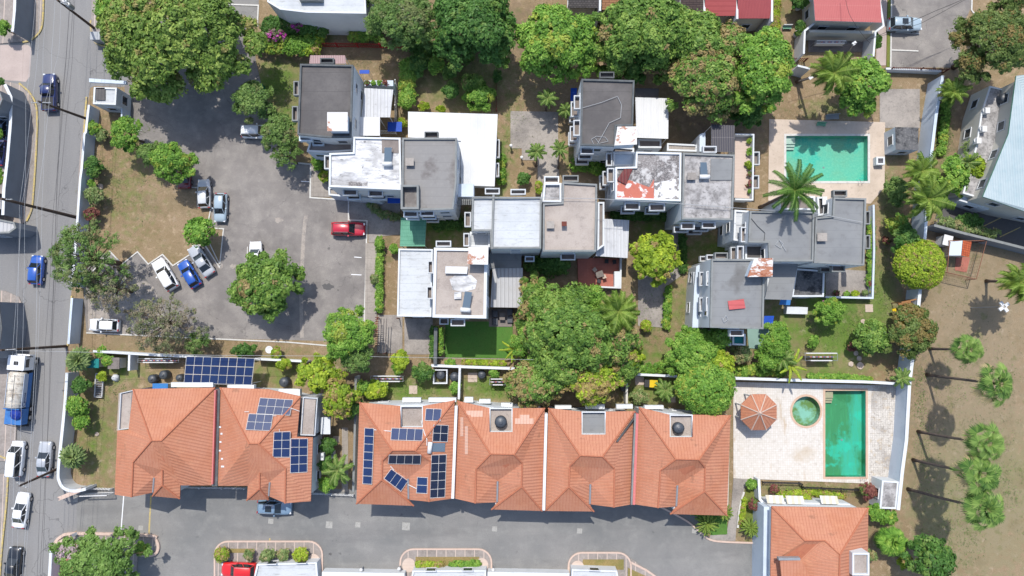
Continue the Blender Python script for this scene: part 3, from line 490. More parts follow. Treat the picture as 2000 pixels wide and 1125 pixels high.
# ================= WALLS AND FENCES =================
def wall(label, pts, h, w=.2, mt='white_wall', cap=None, z=None, name='boundary_wall', cat='wall', group=None):
    q = [P(x, y, h) for x, y in pts]; c = q[len(q)//2]; T = thing(name, label, cat, (c.x, c.y, 0), group)
    for nm, ww, z0, z1, m2 in (('wall_panel', w, 0, h, mt), ('coping', w+.08, h, h+.06, cap or mt)):
        b = MB(); l, r = strip(q, ww)
        b.prism(l+r[::-1], z0, z1); b.build(nm, m2, T)
    return T
wall('blue white street wall from gatehouse to the wispy tree', [(174, 205), (168, 258), (165, 262), (160, 330), (157, 350), (152, 425), (146, 500), (141, 560)], 2.2, .22, 'blue_white', 'white_wall')
wall('blue white street wall with sliding gate by the white car', [(141, 582), (137, 632), (134, 672)], 2.2, .22, 'blue_white')
wall('white capped street wall beside the tiled corner house', dens([(131, 728), (127, 790), (120, 860), (114, 920), (116, 940), (126, 954), (146, 959), (168, 955)], 4), 2.3, .3, 'white_wall')
wall('white low wall along the planting bed at the bottom edge', [(100, 1074), (97, 1130), (95, 1200)], 1.8, .3, 'white_wall')
wall('grey wall north of the tiled corner house', [(182, 686), (266, 691), (330, 695), (400, 698)], 2.0, .22, 'white_wall')
wall('low white wall right of the large solar canopy', [(498, 701), (560, 704), (600, 706)], 1.8, .2, 'white_wall')
wall('pale wall behind the turf lawn', [(842, 714), (920, 717), (1005, 720)], 2.0, .25, 'white_wall')
wall('pale wall behind the central mango trees', [(1192, 729), (1260, 732), (1322, 735)], 2.0, .22, 'white_wall')
wall('thick white wall above the lower pool deck', [(1436, 739), (1560, 743), (1690, 746), (1762, 750)], 2.2, .25, 'white_wall')
wall('long grey white wall along the dry field beside the upper pool', [(1841, 148), (1828, 225), (1819, 300), (1812, 380), (1806, 468)], 3.0, .3, 'blue_white', 'blue_white')
wall('long white wall along the dry field beside the lower pool', [(1797, 565), (1787, 660), (1776, 750), (1770, 860), (1762, 920), (1754, 996)], 2.8, .35, 'blue_white', 'white_wall')
wall('grey parapet wall with plants below the dark yard', [(1824, 440), (1880, 455), (1950, 472), (2080, 505)], 2.4, .25, 'grey_wall', 'rim_grey')
wall('tall grey wall at the top left corner', [(31, -40), (29, 20), (25, 62)], 3.4, .25, 'grey_wall', 'white_wall')
wall('tall grey wall beside the left pavement', [(10, 165), (22, 190), (21, 240), (15, 310), (8, 370), (6, 420)], 3.4, .3, 'grey_wall', 'white_wall')
wall('grey building wall at the left edge by the truck', [(-4, 590), (2, 640), (-6, 700)], 4.5, .3, 'grey_wall', 'rim_dark')
wall('dividing wall left of the solar roofed terrace', [(695, 735), (694, 800), (690, 960)], 2.2, .2, 'cream_wall', 'rim_grey')
wall('short dividing wall between two back gardens', [(898, 718), (896, 780)], 2.2, .2, 'white_wall')
wall('short dividing wall behind the third terrace house', [(1224, 733), (1224, 788)], 2.0, .2, 'cream_wall')
wall('short dividing wall behind the tiled corner house', [(253, 692), (252, 724)], 2.0, .2, 'white_wall')
wall('white garden wall beside the end terrace house', [(1424, 812), (1420, 1000)], 1.6, .15, 'cream_wall')
wall('white wall of the garden right of the lower right house', [(1482, 936), (1484, 975), (1500, 992)], 1.8, .25, 'white_wall')
wall('low garden wall along the patio of the end flat roofed house', [(1706, 400), (1707, 490), (1704, 582), (1612, 580)], 1.2, .18, 'blue_white')
wall('dark parapet between turf lawn and the concrete yard', [(851, 640), (850, 712)], 2.4, .35, 'rim_dark')
def fence(label, pts, h, mt, sp=.25, bar=.05, name='fence', group=None, posts=2.5):
    q = [P(x, y) for x, y in pts]; T = thing(name, label, 'fence', q[0], group); b = MB()
    for a, c in zip(q[:-1], q[1:]):
        d = c-a; L = d.length; an = math.atan2(d.y, d.x); n = max(2, int(L/sp))
        for k in range(n): p = a+d*(k+.5)/n; b.obox(p, an, bar*.7, .02, .1, h)
        for z in (.25, h-.25): b.obox(a+d*.5, an, L/2, .03, z, z+.08)
        m = max(1, int(L/posts))
        for k in range(m+1): p = a+d*k/m; pb = MB(); pb.obox(p, an, .06, .06, 0, h+.08); pb.build('post', mt, T)
    b.build('fence_panel', mt, T); return T
fence('bright red picket fence behind the dark roofed house', [(621, 92), (700, 93), (788, 95)], 1.5, 'red_paint')
fence('short red fence end turning towards the hedge', [(624, 94), (623, 112)], 1.5, 'red_paint')
fence('thin red fence along the middle garden', [(969, 150), (970, 218)], 1.2, 'fence_brown')
fence('brown paling fence below the top right yard', [(1733, 140), (1790, 141), (1840, 143)], 1.6, 'fence_brown')
wall('white wall under the brown paling fence', [(1730, 134), (1838, 139)], 1.0, .2, 'white_wall')
fence('short brown fence beside the pink roofed house', [(1535, 120), (1570, 121)], 1.3, 'fence_brown')
fence('low white railing by the estate entrance', [(180, 952), (222, 953)], 1.0, 'white_metal', .4)
fence('low railing along the gap garden front', [(612, 962), (692, 965)], 1.0, 'white_metal', .6)
fence('low railing in front of the left tiled pair', [(352, 950), (482, 952)], 1.0, 'white_metal', .8)
fence('white railing below the lower pool deck', [(1488, 940), (1560, 942), (1565, 950), (1680, 955)], 1.1, 'dark_metal', .2)
fence('blue white slatted fence beside the dark roofed house', [(745, 262), (775, 262), (776, 165)], 1.8, 'white_metal', .2)
# ================= BUILDINGS =================
VOLS = []; ROOFT = []
def ring(b, poly, w, z0, z1, mi=0): b.prism(poly, z0, z1, mi, holes=[inset(poly, w)])
def vol(T, poly, h, roof, wallm='white_wall', rim='white_wall', z0=0, par=.28, win=True, rw=.22, pw=None):
    q = [Vector((p.x, p.y)) for p in PP(poly, h)]; e = R.uniform(.002, .02); q = inset(q, e)
    b = MB(); b.prism(q, z0, h); b.build('wall', wallm, T)
    b = MB(); b.flat([(p.x, p.y) for p in inset(q, rw if par else .0)], h+.012, 0); b.build('roof', roof, T)
    if par: b = MB(); ring(b, q, rw, h, h+par); b.build('parapet', rim, T)
    if z0 == 0: VOLS.append((T, q, h, win))
    return q
def house(label, poly, h, roof, wallm='white_wall', rim='white_wall', name='flat_roofed_house', cat='house', group=None, **kw):
    c = PP(poly, h); c = sum(c, Vector())/len(c); T = thing(name, label, cat, (c.x, c.y, 0), group); vol(T, poly, h, roof, wallm, rim, **kw); return T
def hood(T, x0, y0, x1, y1, h, mt='hood_white', d=.7):
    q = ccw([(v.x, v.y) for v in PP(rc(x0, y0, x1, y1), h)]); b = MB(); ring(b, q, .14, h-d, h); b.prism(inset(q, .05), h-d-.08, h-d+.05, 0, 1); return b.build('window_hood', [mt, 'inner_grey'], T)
def lid(T, poly, h, mt, th=.08, name='canopy', posts=True, tilt=0, mt2=None):      # thin sloping canopy on posts
    pts = [P(x, y, h+(tilt if i in (2, 3) else 0)) for i, (x, y) in enumerate(poly)]; b = MB(); b.slab([pts], th, 0, 1); o = b.build(name, [mt, mt2 or 'white_metal'], T)
    if posts:
        c = sum(pts, Vector())/len(pts)
        for p in pts: b = MB(); p = p+(c-p)*.06; b.tube([(p.x, p.y, 0), (p.x, p.y, p.z-th)], .05, 6); b.build('post', 'white_metal', T)
    return o
def tower(T, poly, h, mt='rust', z0=8.5, wallm='blue_white'):
    q = [Vector((p.x, p.y)) for p in PP(poly, h)]; b = MB(); b.prism(inset(q, .18), z0, h-.12); b.build('stair_tower', wallm, T)
    b = MB(); b.prism(q, h-.12, h, 0, None, True); b.build('tower_roof', mt, T)
G1 = 'flat roofed townhouses'
# block west
T = house('dark flat roofed house at the north west end', [(587, 126), (691, 128), (687, 270), (640, 270), (582, 264)], 9, 'membrane_dark', rim='rim_dark', group=G1); A1 = T
tower(T, rc(639, 219, 679, 256), 10.8)
vol(T, [(609, 268), (690, 268), (690, 296), (640, 299), (600, 297)], 6.0, 'inner_grey', 'blue_white')
for a in [(573, 158, 584, 186), (570, 207, 582, 236)]: hood(T, *a, 8.3, 'rim_grey')
hood(T, 625, 113, 652, 124, 8.3, 'rim_dark'); hood(T, 584, 263, 610, 275, 8, 'blue_white'); hood(T, 610, 270, 632, 284, 6.5, 'blue_white')
lid(T, [(606, 108), (674, 108), (676, 124), (604, 124)], 3.2, 'metal_rose', name='porch_roof')
lid(T, [(712, 172), (768, 175), (762, 229), (706, 229)], 4.6, 'metal_light', name='patio_roof')
lid(T, [(693, 228), (742, 229), (742, 265), (692, 265)], 5.0, 'metal_white', name='patio_roof')
b = MB(); b.prism(PP(rc(712, 157, 768, 168), 3.5), 0, 3.5); b.build('balcony', 'blue_white', T)
T = house('white sooty flat roofed house facing the parking lot', [(644, 300), (690, 298), (691, 268), (783, 270), (785, 372), (643, 366)], 8.6, 'roof_white', group=G1); A2 = T
vol(T, [(642, 366), (700, 369), (745, 385), (740, 392), (643, 382)], 3.0, 'concrete_plain', 'blue_white')
hood(T, 633, 303, 645, 330, 7.5)
for a in [(669, 368, 698, 382), (719, 369, 748, 384)]: hood(T, *a, 7.5)
for a in [(678, 376, 704, 390), (724, 378, 755, 390)]: hood(T, *a, 4.8, 'blue_white')
b = MB(); b.prism(PP(rc(746, 269, 784, 299), 8.6), 8.62, 8.7); b.build('roof_mat', 'inner_grey', T)
b = MB(); b.prism(PP(rc(681, 355, 718, 366), 8.6), 8.62, 8.68); b.build('roof_patch', 'roof_patchy', T)
lid(T, rc(757, 383, 782, 397), 3.0, 'tarp_blue', name='awning', posts=False)
T = house('grey membrane roofed house left of the big white canopy', [(786, 270), (893, 270), (892, 358), (886, 410), (848, 411), (785, 411)], 9, 'membrane_warm', rim='rim_grey', group=G1); A3 = T
for a in [(788, 411, 816, 424), (820, 409, 848, 422)]: hood(T, *a, 8.2, 'white_wall')
for a in [(793, 416, 819, 429), (824, 416, 852, 428)]: hood(T, *a, 5.4, 'blue_white')
hood(T, 829, 421, 857, 434, 3.0)
q = PP(rc(785, 364, 820, 411), 9); b = MB(); ring(b, [(v.x, v.y) for v in q], .25, 9.01, 10.0); b.build('light_well', 'rim_grey', T)
lid(T, [(797, 218), (972, 223), (966, 364), (900, 362), (900, 275), (797, 268)], 4.6, 'metal_white', name='carport_roof', posts=False)
b = MB(); b.prism(PP([(802, 226), (966, 230), (960, 355), (905, 353)], 4.4), 0, 4.4); b.build('annex_wall', 'white_wall', T)
hood(T, 829, 257, 856, 270, 8.3, 'rim_dark')
for a in [(968, 272, 976, 308), (968, 318, 975, 345)]: hood(T, *a, 3.6)
lid(T, [(783, 425), (833, 427), (830, 481), (781, 481)], 3.2, 'metal_green', name='patio_roof')
b = MB(); b.prism(PP(rc(884, 359, 925, 384), 6), 3, 6); b.build('balcony', 'blue_white', T)
# centre block
T = house('white roofed house in the middle of the flat roofed row', [(922, 386), (1058, 385), (1057, 486), (958, 486), (957, 452), (921, 452)], 9, 'roof_white_blue', 'white_wall', 'rim_grey', group=G1); A4 = T
b = MB(); q = PP([(962, 380), (966, 380), (963, 487), (959, 487)], 9); b.prism(q, 9, 9.4); b.build('parapet', 'rim_grey', T)
vol(T, [(918, 453), (957, 453), (957, 483), (917, 482)], 6.5, 'roof_white_blue', 'blue_white')
for a in [(907, 414, 920, 443), (905, 455, 917, 481)]: hood(T, *a, 7.6)
for a in [(947, 367, 976, 379), (997, 369, 1027, 380)]: hood(T, *a, 8.0)
T = house('beige concrete roofed house in the middle of the row', [(1060, 398), (1097, 396), (1098, 356), (1166, 360), (1166, 397), (1164, 492), (1060, 492)], 9, 'roof_concrete', rim='rim_grey', group=G1); A5 = T
vol(T, [(1062, 359), (1096, 359), (1096, 396), (1059, 396)], 8.4, 'roof_stained', par=.5)
for a in [(1063, 344, 1092, 358), (1099, 342, 1130, 355)]: hood(T, *a, 8.2, 'rim_grey' if a[0] > 1090 else 'white_wall')
hood(T, 1095, 494, 1124, 508, 7); hood(T, 1025, 500, 1044, 511, 4, 'blue_white')
vol(T, [(1167, 395), (1180, 395), (1180, 480), (1166, 490)], 5.5, 'inner_grey', 'blue_white')
lid(T, [(1176, 427), (1229, 430), (1226, 504), (1163, 500)], 4.2, 'metal_light', name='patio_roof')
b = MB(); b.prism(PP([(1128, 503), (1212, 505), (1211, 562), (1130, 560)], .6), 0, .5); b.build('terrace', 'terrace_red', T)
b = MB(); l, r = strip(PP([(1213, 503), (1212, 562), (1165, 560)], 1.6), .2); b.prism(l+r[::-1], 0, 1.6); b.build('terrace_wall', 'white_wall', T)
b = MB(); b.prism(PP(rc(1200, 530, 1211, 560), 1.5), 0, 1.5); b.build('terrace_counter', 'white_wall', T)
T = house('concrete roofed house with white rim above the turf lawn', [(848, 484), (916, 485), (952, 487), (950, 622), (845, 620)], 9, 'roof_concrete', rw=.35, group=G1); A6 = T
tower(T, [(915, 482), (954, 482), (953, 517), (912, 516)], 10.8)
vol(T, [(779, 486), (846, 487), (843, 619), (776, 618)], 5.6, 'roof_white_blue', rw=.2)
for a in [(835, 509, 846, 534), (833, 559, 845, 584)]: hood(T, *a, 7.8)
hood(T, 851, 470, 881, 482, 8.2); hood(T, 880, 623, 908, 637, 8); hood(T, 858, 621, 876, 634, 5)
vol(T, [(956, 490), (1019, 494), (1018, 524), (956, 524)], 3.4, 'membrane_grey', 'blue_white', par=0)
lid(T, [(962, 524), (1021, 523), (1020, 601), (958, 600)], 3.3, 'metal_ribbed', name='patio_roof')
lid(T, [(870, 520), (914, 521), (912, 535), (869, 534)], 9.5, 'metal_white', name='roof_panel', posts=False)
b = MB(); b.prism(PP([(878, 545), (890, 537), (920, 537), (932, 548), (928, 564), (905, 571), (884, 566)], 9), 9.02, 9.05); b.build('roof_patch', 'roof_white', T)
b = MB(); b.prism(PP(rc(955, 603, 1000, 638), 0), 0, .12); b.build('patio', 'inner_grey', T)
# east block
T = house('dark flat roofed house west of the big mango trees', [(1135, 155), (1239, 158), (1236, 247), (1203, 248), (1202, 287), (1133, 285)], 9, 'membrane_dark', rim='rim_dark', group=G1); B1 = T
tower(T, [(1206, 247), (1244, 247), (1244, 282), (1200, 284)], 10.8)
vol(T, [(1134, 285), (1202, 287), (1238, 290), (1238, 300), (1140, 300)], 5.6, 'inner_grey', 'blue_white')
for a in [(1121, 186, 1134, 213), (1120, 234, 1134, 265)]: hood(T, *a, 8.3)
for a in [(1115, 198, 1130, 228), (1113, 246, 1129, 276)]: hood(T, *a, 5.6)
for a in [(1112, 210, 1126, 238), (1110, 258, 1125, 284)]: hood(T, *a, 3.0)
for a, k in [((1134, 287, 1160, 301), 8), ((1130, 296, 1156, 311), 5.6), ((1124, 303, 1150, 321), 3)]: hood(T, *a, k)
hood(T, 1171, 140, 1200, 152, 8.2, 'rim_dark')
lid(T, [(1241, 190), (1306, 192), (1305, 271), (1243, 269)], 4.6, 'metal_white', name='patio_roof')
lid(T, [(1241, 172), (1287, 173), (1286, 191), (1240, 190)], 4.0, 'membrane_dark', name='awning', posts=False)
b = MB(); b.prism(PP([(1115, 172), (1127, 172), (1125, 198), (1114, 197)], 2.6), 2.5, 2.6); b.build('awning', 'tarp_blue', T)
vol(T, [(1245, 272), (1291, 273), (1291, 290), (1246, 290)], 3.0, 'inner_grey', 'blue_white')
T = house('patchy black white and red roofed house', [(1241, 297), (1330, 299), (1329, 394), (1201, 390), (1201, 327), (1240, 326)], 9, 'roof_patchy', group=G1); B2 = T
b = MB(); b.prism(PP([(1202, 354), (1230, 352), (1268, 366), (1277, 350), (1277, 389), (1204, 387)], 9), 9.02, 9.045); b.build('roof_coating', 'roof_red_coat', T)
b = MB(); b.prism(PP([(1278, 358), (1326, 348), (1326, 391), (1278, 390)], 9), 9.02, 9.05); b.build('roof_coating', 'roof_white_coat', T)
vol(T, [(1197, 298), (1240, 298), (1239, 325), (1197, 325)], 6.6, 'blue_white', 'blue_white')
for a, k in [((1184, 298, 1196, 324), 7), ((1186, 328, 1200, 356), 8.2), ((1177, 334, 1190, 362), 5.6), ((1171, 342, 1184, 370), 3)]: hood(T, *a, k)
for a, k in [((1220, 395, 1250, 410), 8.2), ((1268, 397, 1299, 412), 8.2), ((1213, 402, 1240, 417), 5.4), ((1260, 404, 1288, 418), 5.4)]: hood(T, *a, k)
T = house('stained grey roofed house between the patchy roof and the pink terrace', [(1333, 299), (1434, 303), (1430, 431), (1330, 429), (1331, 399)], 9, 'roof_stained', rim='rim_grey', group=G1); B3 = T
b = MB(); b.prism(PP([(1388, 310), (1430, 311), (1428, 352), (1387, 352)], 9), 9.02, 9.15); b.build('roof_cover', 'membrane_grey', T)
for a, k in [((1330, 434, 1357, 448), 8.2), ((1371, 433, 1398, 446), 8.2), ((1316, 442, 1345, 454), 5.4), ((1355, 440, 1384, 452), 5.4), ((1343, 447, 1371, 458), 3)]: hood(T, *a, k)
lid(T, [(1389, 243), (1435, 245), (1434, 297), (1390, 296)], 5.6, 'louvre_dark', name='pergola_roof', posts=True)
b = MB(); b.prism(PP([(1436, 263), (1470, 264), (1468, 388), (1434, 386)], 3.0), 0, 3.0, 0, 1); b.build('terrace', ['white_wall', 'terrace_pink'], T)
b = MB(); l, r = strip(PP([(1436, 262), (1472, 263), (1470, 390), (1436, 389)], 4.0), .2); b.prism(l+r[::-1], 3.0, 4.0); b.build('terrace_parapet', 'white_wall', T)
for a in [(1471, 296, 1484, 322), (1470, 342, 1483, 368)]: hood(T, *a, 2.6)
vol(T, [(1302, 280), (1362, 283), (1360, 297), (1302, 295)], 3.0, 'concrete', 'cream_wall', par=.2)
hood(T, 1373, 285, 1400, 298, 8.2)
vol(T, [(1366, 262), (1378, 258), (1378, 296), (1366, 296)], 4.5, 'blue_white', 'white_wall', par=0)
T = house('smooth grey membrane roofed house under the tall palm', [(1463, 412), (1589, 415), (1587, 511), (1500, 511), (1499, 475), (1460, 474)], 9, 'membrane_grey', rim='rim_grey', group=G1); B4 = T
vol(T, [(1433, 410), (1461, 412), (1459, 475), (1431, 470)], 6.5, 'roof_white_blue', 'blue_white')
for a, k in [((1447, 443, 1460, 473), 8.2), ((1432, 448, 1447, 475), 5.6), ((1440, 480, 1453, 508), 8.2), ((1427, 482, 1440, 508), 5.6)]: hood(T, *a, k)
vol(T, [(1454, 478), (1497, 478), (1497, 508), (1454, 507)], 6.8, 'membrane_dark', 'blue_white')
vol(T, [(1520, 384), (1590, 384), (1592, 411), (1520, 410)], 6.0, 'inner_grey', 'blue_white')
T = house('grey membrane roofed house nearest the upper pool', [(1591, 425), (1624, 422), (1626, 386), (1690, 388), (1686, 519), (1588, 514)], 9, 'membrane_grey', rim='rim_grey', group=G1); B5 = T
for a, k in [((1628, 371, 1655, 384), 8.2), ((1690, 412, 1700, 438), 8.2), ((1690, 459, 1700, 486), 8.2), ((1625, 518, 1651, 531), 8), ((1602, 521, 1628, 532), 5.4)]: hood(T, *a, k, 'rim_grey')
vol(T, [(1594, 385), (1612, 385), (1614, 420), (1596, 422)], 6.5, 'membrane_dark', 'white_wall')
T = house('grey roofed house with a white west front full of window boxes', [(1388, 506), (1468, 506), (1492, 540), (1490, 643), (1385, 640)], 9, 'membrane_grey', rim='rim_grey', group=G1); B6 = T
vol(T, [(1360, 520), (1388, 506), (1386, 640), (1352, 640), (1356, 560)], 4.0, 'blue_white', 'white_wall', par=0)
tower(T, [(1473, 505), (1510, 504), (1509, 540), (1460, 541)], 10.8, 'rust_heavy')
lid(T, [(1511, 511), (1559, 513), (1546, 586), (1494, 584)], 6.0, 'membrane_grey', name='lean_to_roof', posts=False)
b = MB(); b.prism(PP([(1500, 516), (1553, 517), (1541, 582), (1498, 581)], 5.8), 0, 5.8); b.build('lean_to_wall', 'white_wall', T)
for y in (530, 580):
    for x, k in ((1379, 8.2), (1366, 5.8), (1354, 3.4)): hood(T, x, y+(8.2-k)*.3, x+13, y+28+(8.2-k)*.3, k)
hood(T, 1396, 493, 1422, 506, 8.2, 'rim_grey'); hood(T, 1380, 497, 1396, 508, 5.8); hood(T, 1367, 500, 1382, 511, 3.4)
hood(T, 1425, 644, 1453, 657, 8)
vol(T, [(1375, 644), (1425, 645), (1427, 676), (1374, 672)], 3.0, 'blue_white', 'white_wall'); vol(T, [(1429, 652), (1455, 652), (1455, 675), (1429, 674)], 3.0, 'terrace_teal', 'white_wall')
lid(T, [(1493, 617), (1512, 617), (1509, 633), (1490, 632)], 2.6, 'tarp_blue', name='awning', posts=False)
T = house('low annex with blackened concrete roof below the grey roofed houses', [(1553, 524), (1610, 528), (1608, 580), (1545, 580)], 3.2, 'black_stain', name='house_annex', cat='annex', par=.2)
lid(T, [(1525, 582), (1545, 583), (1543, 596), (1522, 595)], 2.6, 'tarp_sky', name='awning', posts=False)
T = house('long low annex with white ledge beside the garden lawn', [(1536, 598), (1578, 600), (1577, 614), (1536, 613)], 1.0, 'white_wall', name='garden_terrace', cat='terrace', par=0, win=False)
# other buildings
T = house('white flat roofed building at the top edge', [(520, -60), (712, -60), (716, 28), (600, 26), (548, 20), (523, 5)], 6.5, 'roof_white_blue', par=.2, win=False)
b = MB(); b.prism(PP(rc(588, -5, 632, 6), 6.5), 6.5, 7.3); b.build('roof_box', 'rim_grey', T)
lid(T, [(704, 23), (745, 24), (746, 35), (708, 34)], 3.2, 'metal_maroon', name='awning', posts=False); lid(T, rc(665, 26, 675, 33), 5, 'steel', name='air_conditioner', posts=False)
T = house('white flat roofed building partly under the grey tree', [(724, -60), (800, -60), (800, 24), (728, 24)], 5.5, 'roof_white_blue', par=.2)
for (x0, x1, y1, mt, lb) in [(1110, 1170, 15, 'shingle_grey', 'grey shingled house in the top row'), (1176, 1244, 19, 'shingle_orange', 'orange shingled house in the top row'), (1246, 1328, 24, 'shingle_grey', 'pale shingled house hidden behind the mango tree'), (1330, 1374, 28, 'shingle_dark', 'dark brown shingled house in the top row'), (1377, 1438, 31, 'shingle_pink', 'pink shingled house with dark courses in the top row'), (1441, 1506, 36, 'metal_red', 'red metal roofed end house of the top row')]:
    c = P((x0+x1)/2, 0); T = thing('row_house', lb, 'house', (c.x, c.y, 0), 'row houses along the top edge')
    q = PP([(x0, -110), (x1, -110), (x1, y1-4), (x0, y1-4)], 5.2); b = MB(); b.prism(inset(q, .3), 0, 5.0); b.build('wall', 'cream_wall', T)
    b = MB(); b.slab([[P(x0, y1, 5.2), P(x1, y1, 5.2), P(x1, -60, 7.8), P(x0, -60, 7.8)], [P(x0, -60, 7.8), P(x1, -60, 7.8), P(x1, -160, 5.2), P(x0, -160, 5.2)]], .15, 0, 1); b.build('roof', [mt, 'rim_grey'], T)
    b = MB(); q = PP([(x1, y1+6), (x1+4, y1+6), (x1+4, -110), (x1, -110)], 5.7); b.prism(q, 0, 5.7); b.build('party_wall', 'white_wall', T)
    VOLS.append((T, ccw(inset(PP([(x0, -110), (x1, -110), (x1, y1-4), (x0, y1-4)], 5.2), .3)), 5.0, True))
c = P(1650, 20); T = thing('pink_roofed_house', 'large house with a pale pink metal roof and rear yard', 'house', (c.x, c.y, 0))
b = MB(); b.slab([[P(1592, 40, 5), P(1722, 44, 5), P(1716, -60, 7), P(1585, -60, 7)], [P(1585, -60, 7), P(1716, -60, 7), P(1716, -160, 5), P(1585, -160, 5)]], .15, 0, 1); b.build('roof', ['metal_pink', 'window_frame'], T)
q = inset(PP([(1592, -130), (1720, -130), (1722, 42), (1592, 38)], 4.9), .4); b = MB(); b.prism(q, 0, 4.8); b.build('wall', 'cream_wall', T); VOLS.append((T, ccw(q), 4.8, True))
b = MB(); b.prism(PP([(1580, 58), (1712, 60), (1706, 66), (1582, 63)], 2.6), 0, 2.6); b.build('yard_wall', 'cream_wall', T)
b = MB(); b.prism(PP(rc(1578, 66, 1700, 102), 0), 0, .1); b.build('yard', 'inner_grey', T)
for pts in ([(1585, -20), (1592, 44), (1572, 60), (1570, 105)], [(1715, -20), (1726, 50), (1710, 62), (1706, 110)], [(1558, 128), (1582, 134)]):
    b = MB(); l, r = strip(PP(pts, 3), .25); b.prism(l+r[::-1], 0, 3); b.build('side_wall', 'white_wall', T)
# right hand side: large blue metal roof with annex
c = P(1960, 300); T = thing('warehouse', 'large building with pale blue metal roof at the right edge', 'building', (c.x, c.y, 0))
b = MB(); b.slab([[P(1985, 148, 7), P(1970, 262, 7), P(1920, 384, 7), P(1999, 412, 7.2), P(2120, 440, 8), P(2120, 130, 9)]], .2, 0, 1); b.build('roof', ['metal_blue', 'metal_green'], T)
q = inset(PP([(1988, 150), (1973, 262), (1925, 384), (2000, 408), (2110, 430), (2110, 140)], 6.8), .3); b = MB(); b.prism(q, 0, 6.7); b.build('wall', 'cream_wall', T); VOLS.append((T, ccw(q), 6.7, True))
vol(T, [(1932, 168), (1976, 178), (1960, 262), (1918, 384), (1912, 388), (1879, 378), (1905, 285), (1915, 220)], 3.6, 'roof_stained', 'cream_wall', par=.12)
vol(T, [(1878, 380), (1935, 396), (1930, 410), (1872, 392)], 2.6, 'blue_white', 'white_wall', par=.1)
for x, y in [(1930, 216), (1924, 252), (1913, 275)]:
    b = MB(); b.prism(PP(rc(x-5, y-6, x+4, y+5), 4.4), 3.6, 4.4); b.lathe(P(x-6, y, 3.9), [(.4, 0), (.4, .15)], 12); b.build('air_conditioner', 'white_metal', T)
# left edge buildings
T = house('canopied building with tilted pale roof at the left edge', [(-60, 425), (0, 428), (30, 434), (34, 446), (20, 456), (-60, 458)], 4.0, 'metal_ribbed', 'grey_wall', 'rim_grey', name='building', cat='building', par=.2)
T = house('building edge with terracotta roof at the left edge', [(-60, 170), (2, 178), (8, 195), (0, 215), (-60, 215)], 5.0, 'tile', 'grey_wall', 'rim_grey', name='building', cat='building')
T = house('grey roofed building behind the tall left wall by the truck', [(-80, 592), (-8, 594), (-12, 695), (-80, 695)], 5.0, 'membrane_grey', 'grey_wall', 'rim_grey', name='building', cat='building')
T = house('dark recessed structure behind the left wall', [(-60, 376), (2, 378), (1, 418), (-60, 416)], 2.2, 'membrane_dark', 'grey_wall', 'rim_dark', name='building', cat='building')
# gatehouse, pump hut, shed
T = house('small white gatehouse with a dark roof well', [(185, 171), (230, 172), (228, 206), (183, 204)], 3.3, 'roof_white_blue', name='gatehouse', cat='gatehouse', par=.2)
b = MB(); b.prism(PP(rc(188, 172, 206, 196), 3.35), 3.3, 3.5); b.build('roof_well', 'membrane_dark', T)
b = MB(); b.prism(PP([(174, 153), (246, 158), (246, 164), (174, 160)], 3.0), 2.6, 3.0); b.build('gate_lintel', 'blue_white', T)
b = MB(); b.prism(PP(rc(236, 200, 239, 236), 2), 0, 2); b.build('side_wall', 'blue_white', T)
T = house('small pump hut with a dark concrete roof', [(1748, 248), (1794, 249), (1794, 293), (1749, 293)], 2.8, 'black_stain', 'blue_white', name='pump_hut', cat='hut', par=0)
T = house('dark slatted roof hatch box on the beige pool deck', rc(1711, 306, 1728, 322), .9, 'louvre_dark', 'white_wall', name='pool_filter_box', cat='filter box', par=.06, win=False)
T = house('low weathered building at the corner of the lower deck', [(1722, 938), (1755, 940), (1750, 994), (1717, 993)], 2.6, 'roof_stained', 'white_wall', name='pool_house', cat='hut', par=.1)
# bottom edge houses
for (poly, lb) in [([(503, 1100), (620, 1097), (628, 1200), (480, 1200)], 'white house edge beside the left island'), ([(806, 1113), (950, 1112), (950, 1200), (790, 1200)], 'white house edge below the middle island'), ([(1116, 1110), (1205, 1113), (1222, 1200), (1112, 1200)], 'white house edge below the right island')]:
    T = house(lb, poly, 1.6, 'roof_white_blue', par=.25, name='house', group='white houses along the bottom edge')
for (x0, x1, lb) in [(629, 790, 'left'), (952, 1112, 'middle')]:
    wall('long white wall at the bottom edge, %s one' % lb, [(x0, 1124), (x1, 1127)], 1.5, .9, 'white_wall')
# ---------- tiled roofs ----------
def troof(T, V, faces, th=.15):
    pts = {k: P(*v) for k, v in V.items()}; fl = [[pts[k] for k in f.split()] for f in faces.split(';')]
    b = MB(); b.slab(fl, th, 0, 1); b.build('roof', ['tile', 'ridge_tile'], T)
    for f in fl:
        f = f if area(f) > 0 else f[::-1]
        for t in tessellate_polygon([[Vector((p.x, p.y, 0)) for p in f]]): ROOFT.append([f[i] for i in t])
    return pts
def ridges(T, pts, segs):
    b = MB()
    for s in segs.split(';'):
        q = [pts[k]+Vector((0, 0, .03)) for k in s.split()]; b.tube(q, .11, 6)
    b.build('ridge_cap', 'ridge_tile', T)
def RH(px, py):
    o = Vector((0, 0, H)); d = (P(px, py, 0)-o).normalized(); best = None
    for t in ROOFT:
        h = intersect_ray_tri(*t, d, o, True)
        if h and (best is None or h.z > best.z): best = h
    return best or P(px, py, 6.5)
def body(T, poly, h, wm='white_wall'):
    q = inset(PP(poly, h), .45); b = MB(); b.prism(q, 0, h-.16); b.build('wall', wm, T); VOLS.append((T, ccw(q), h-.3, True))
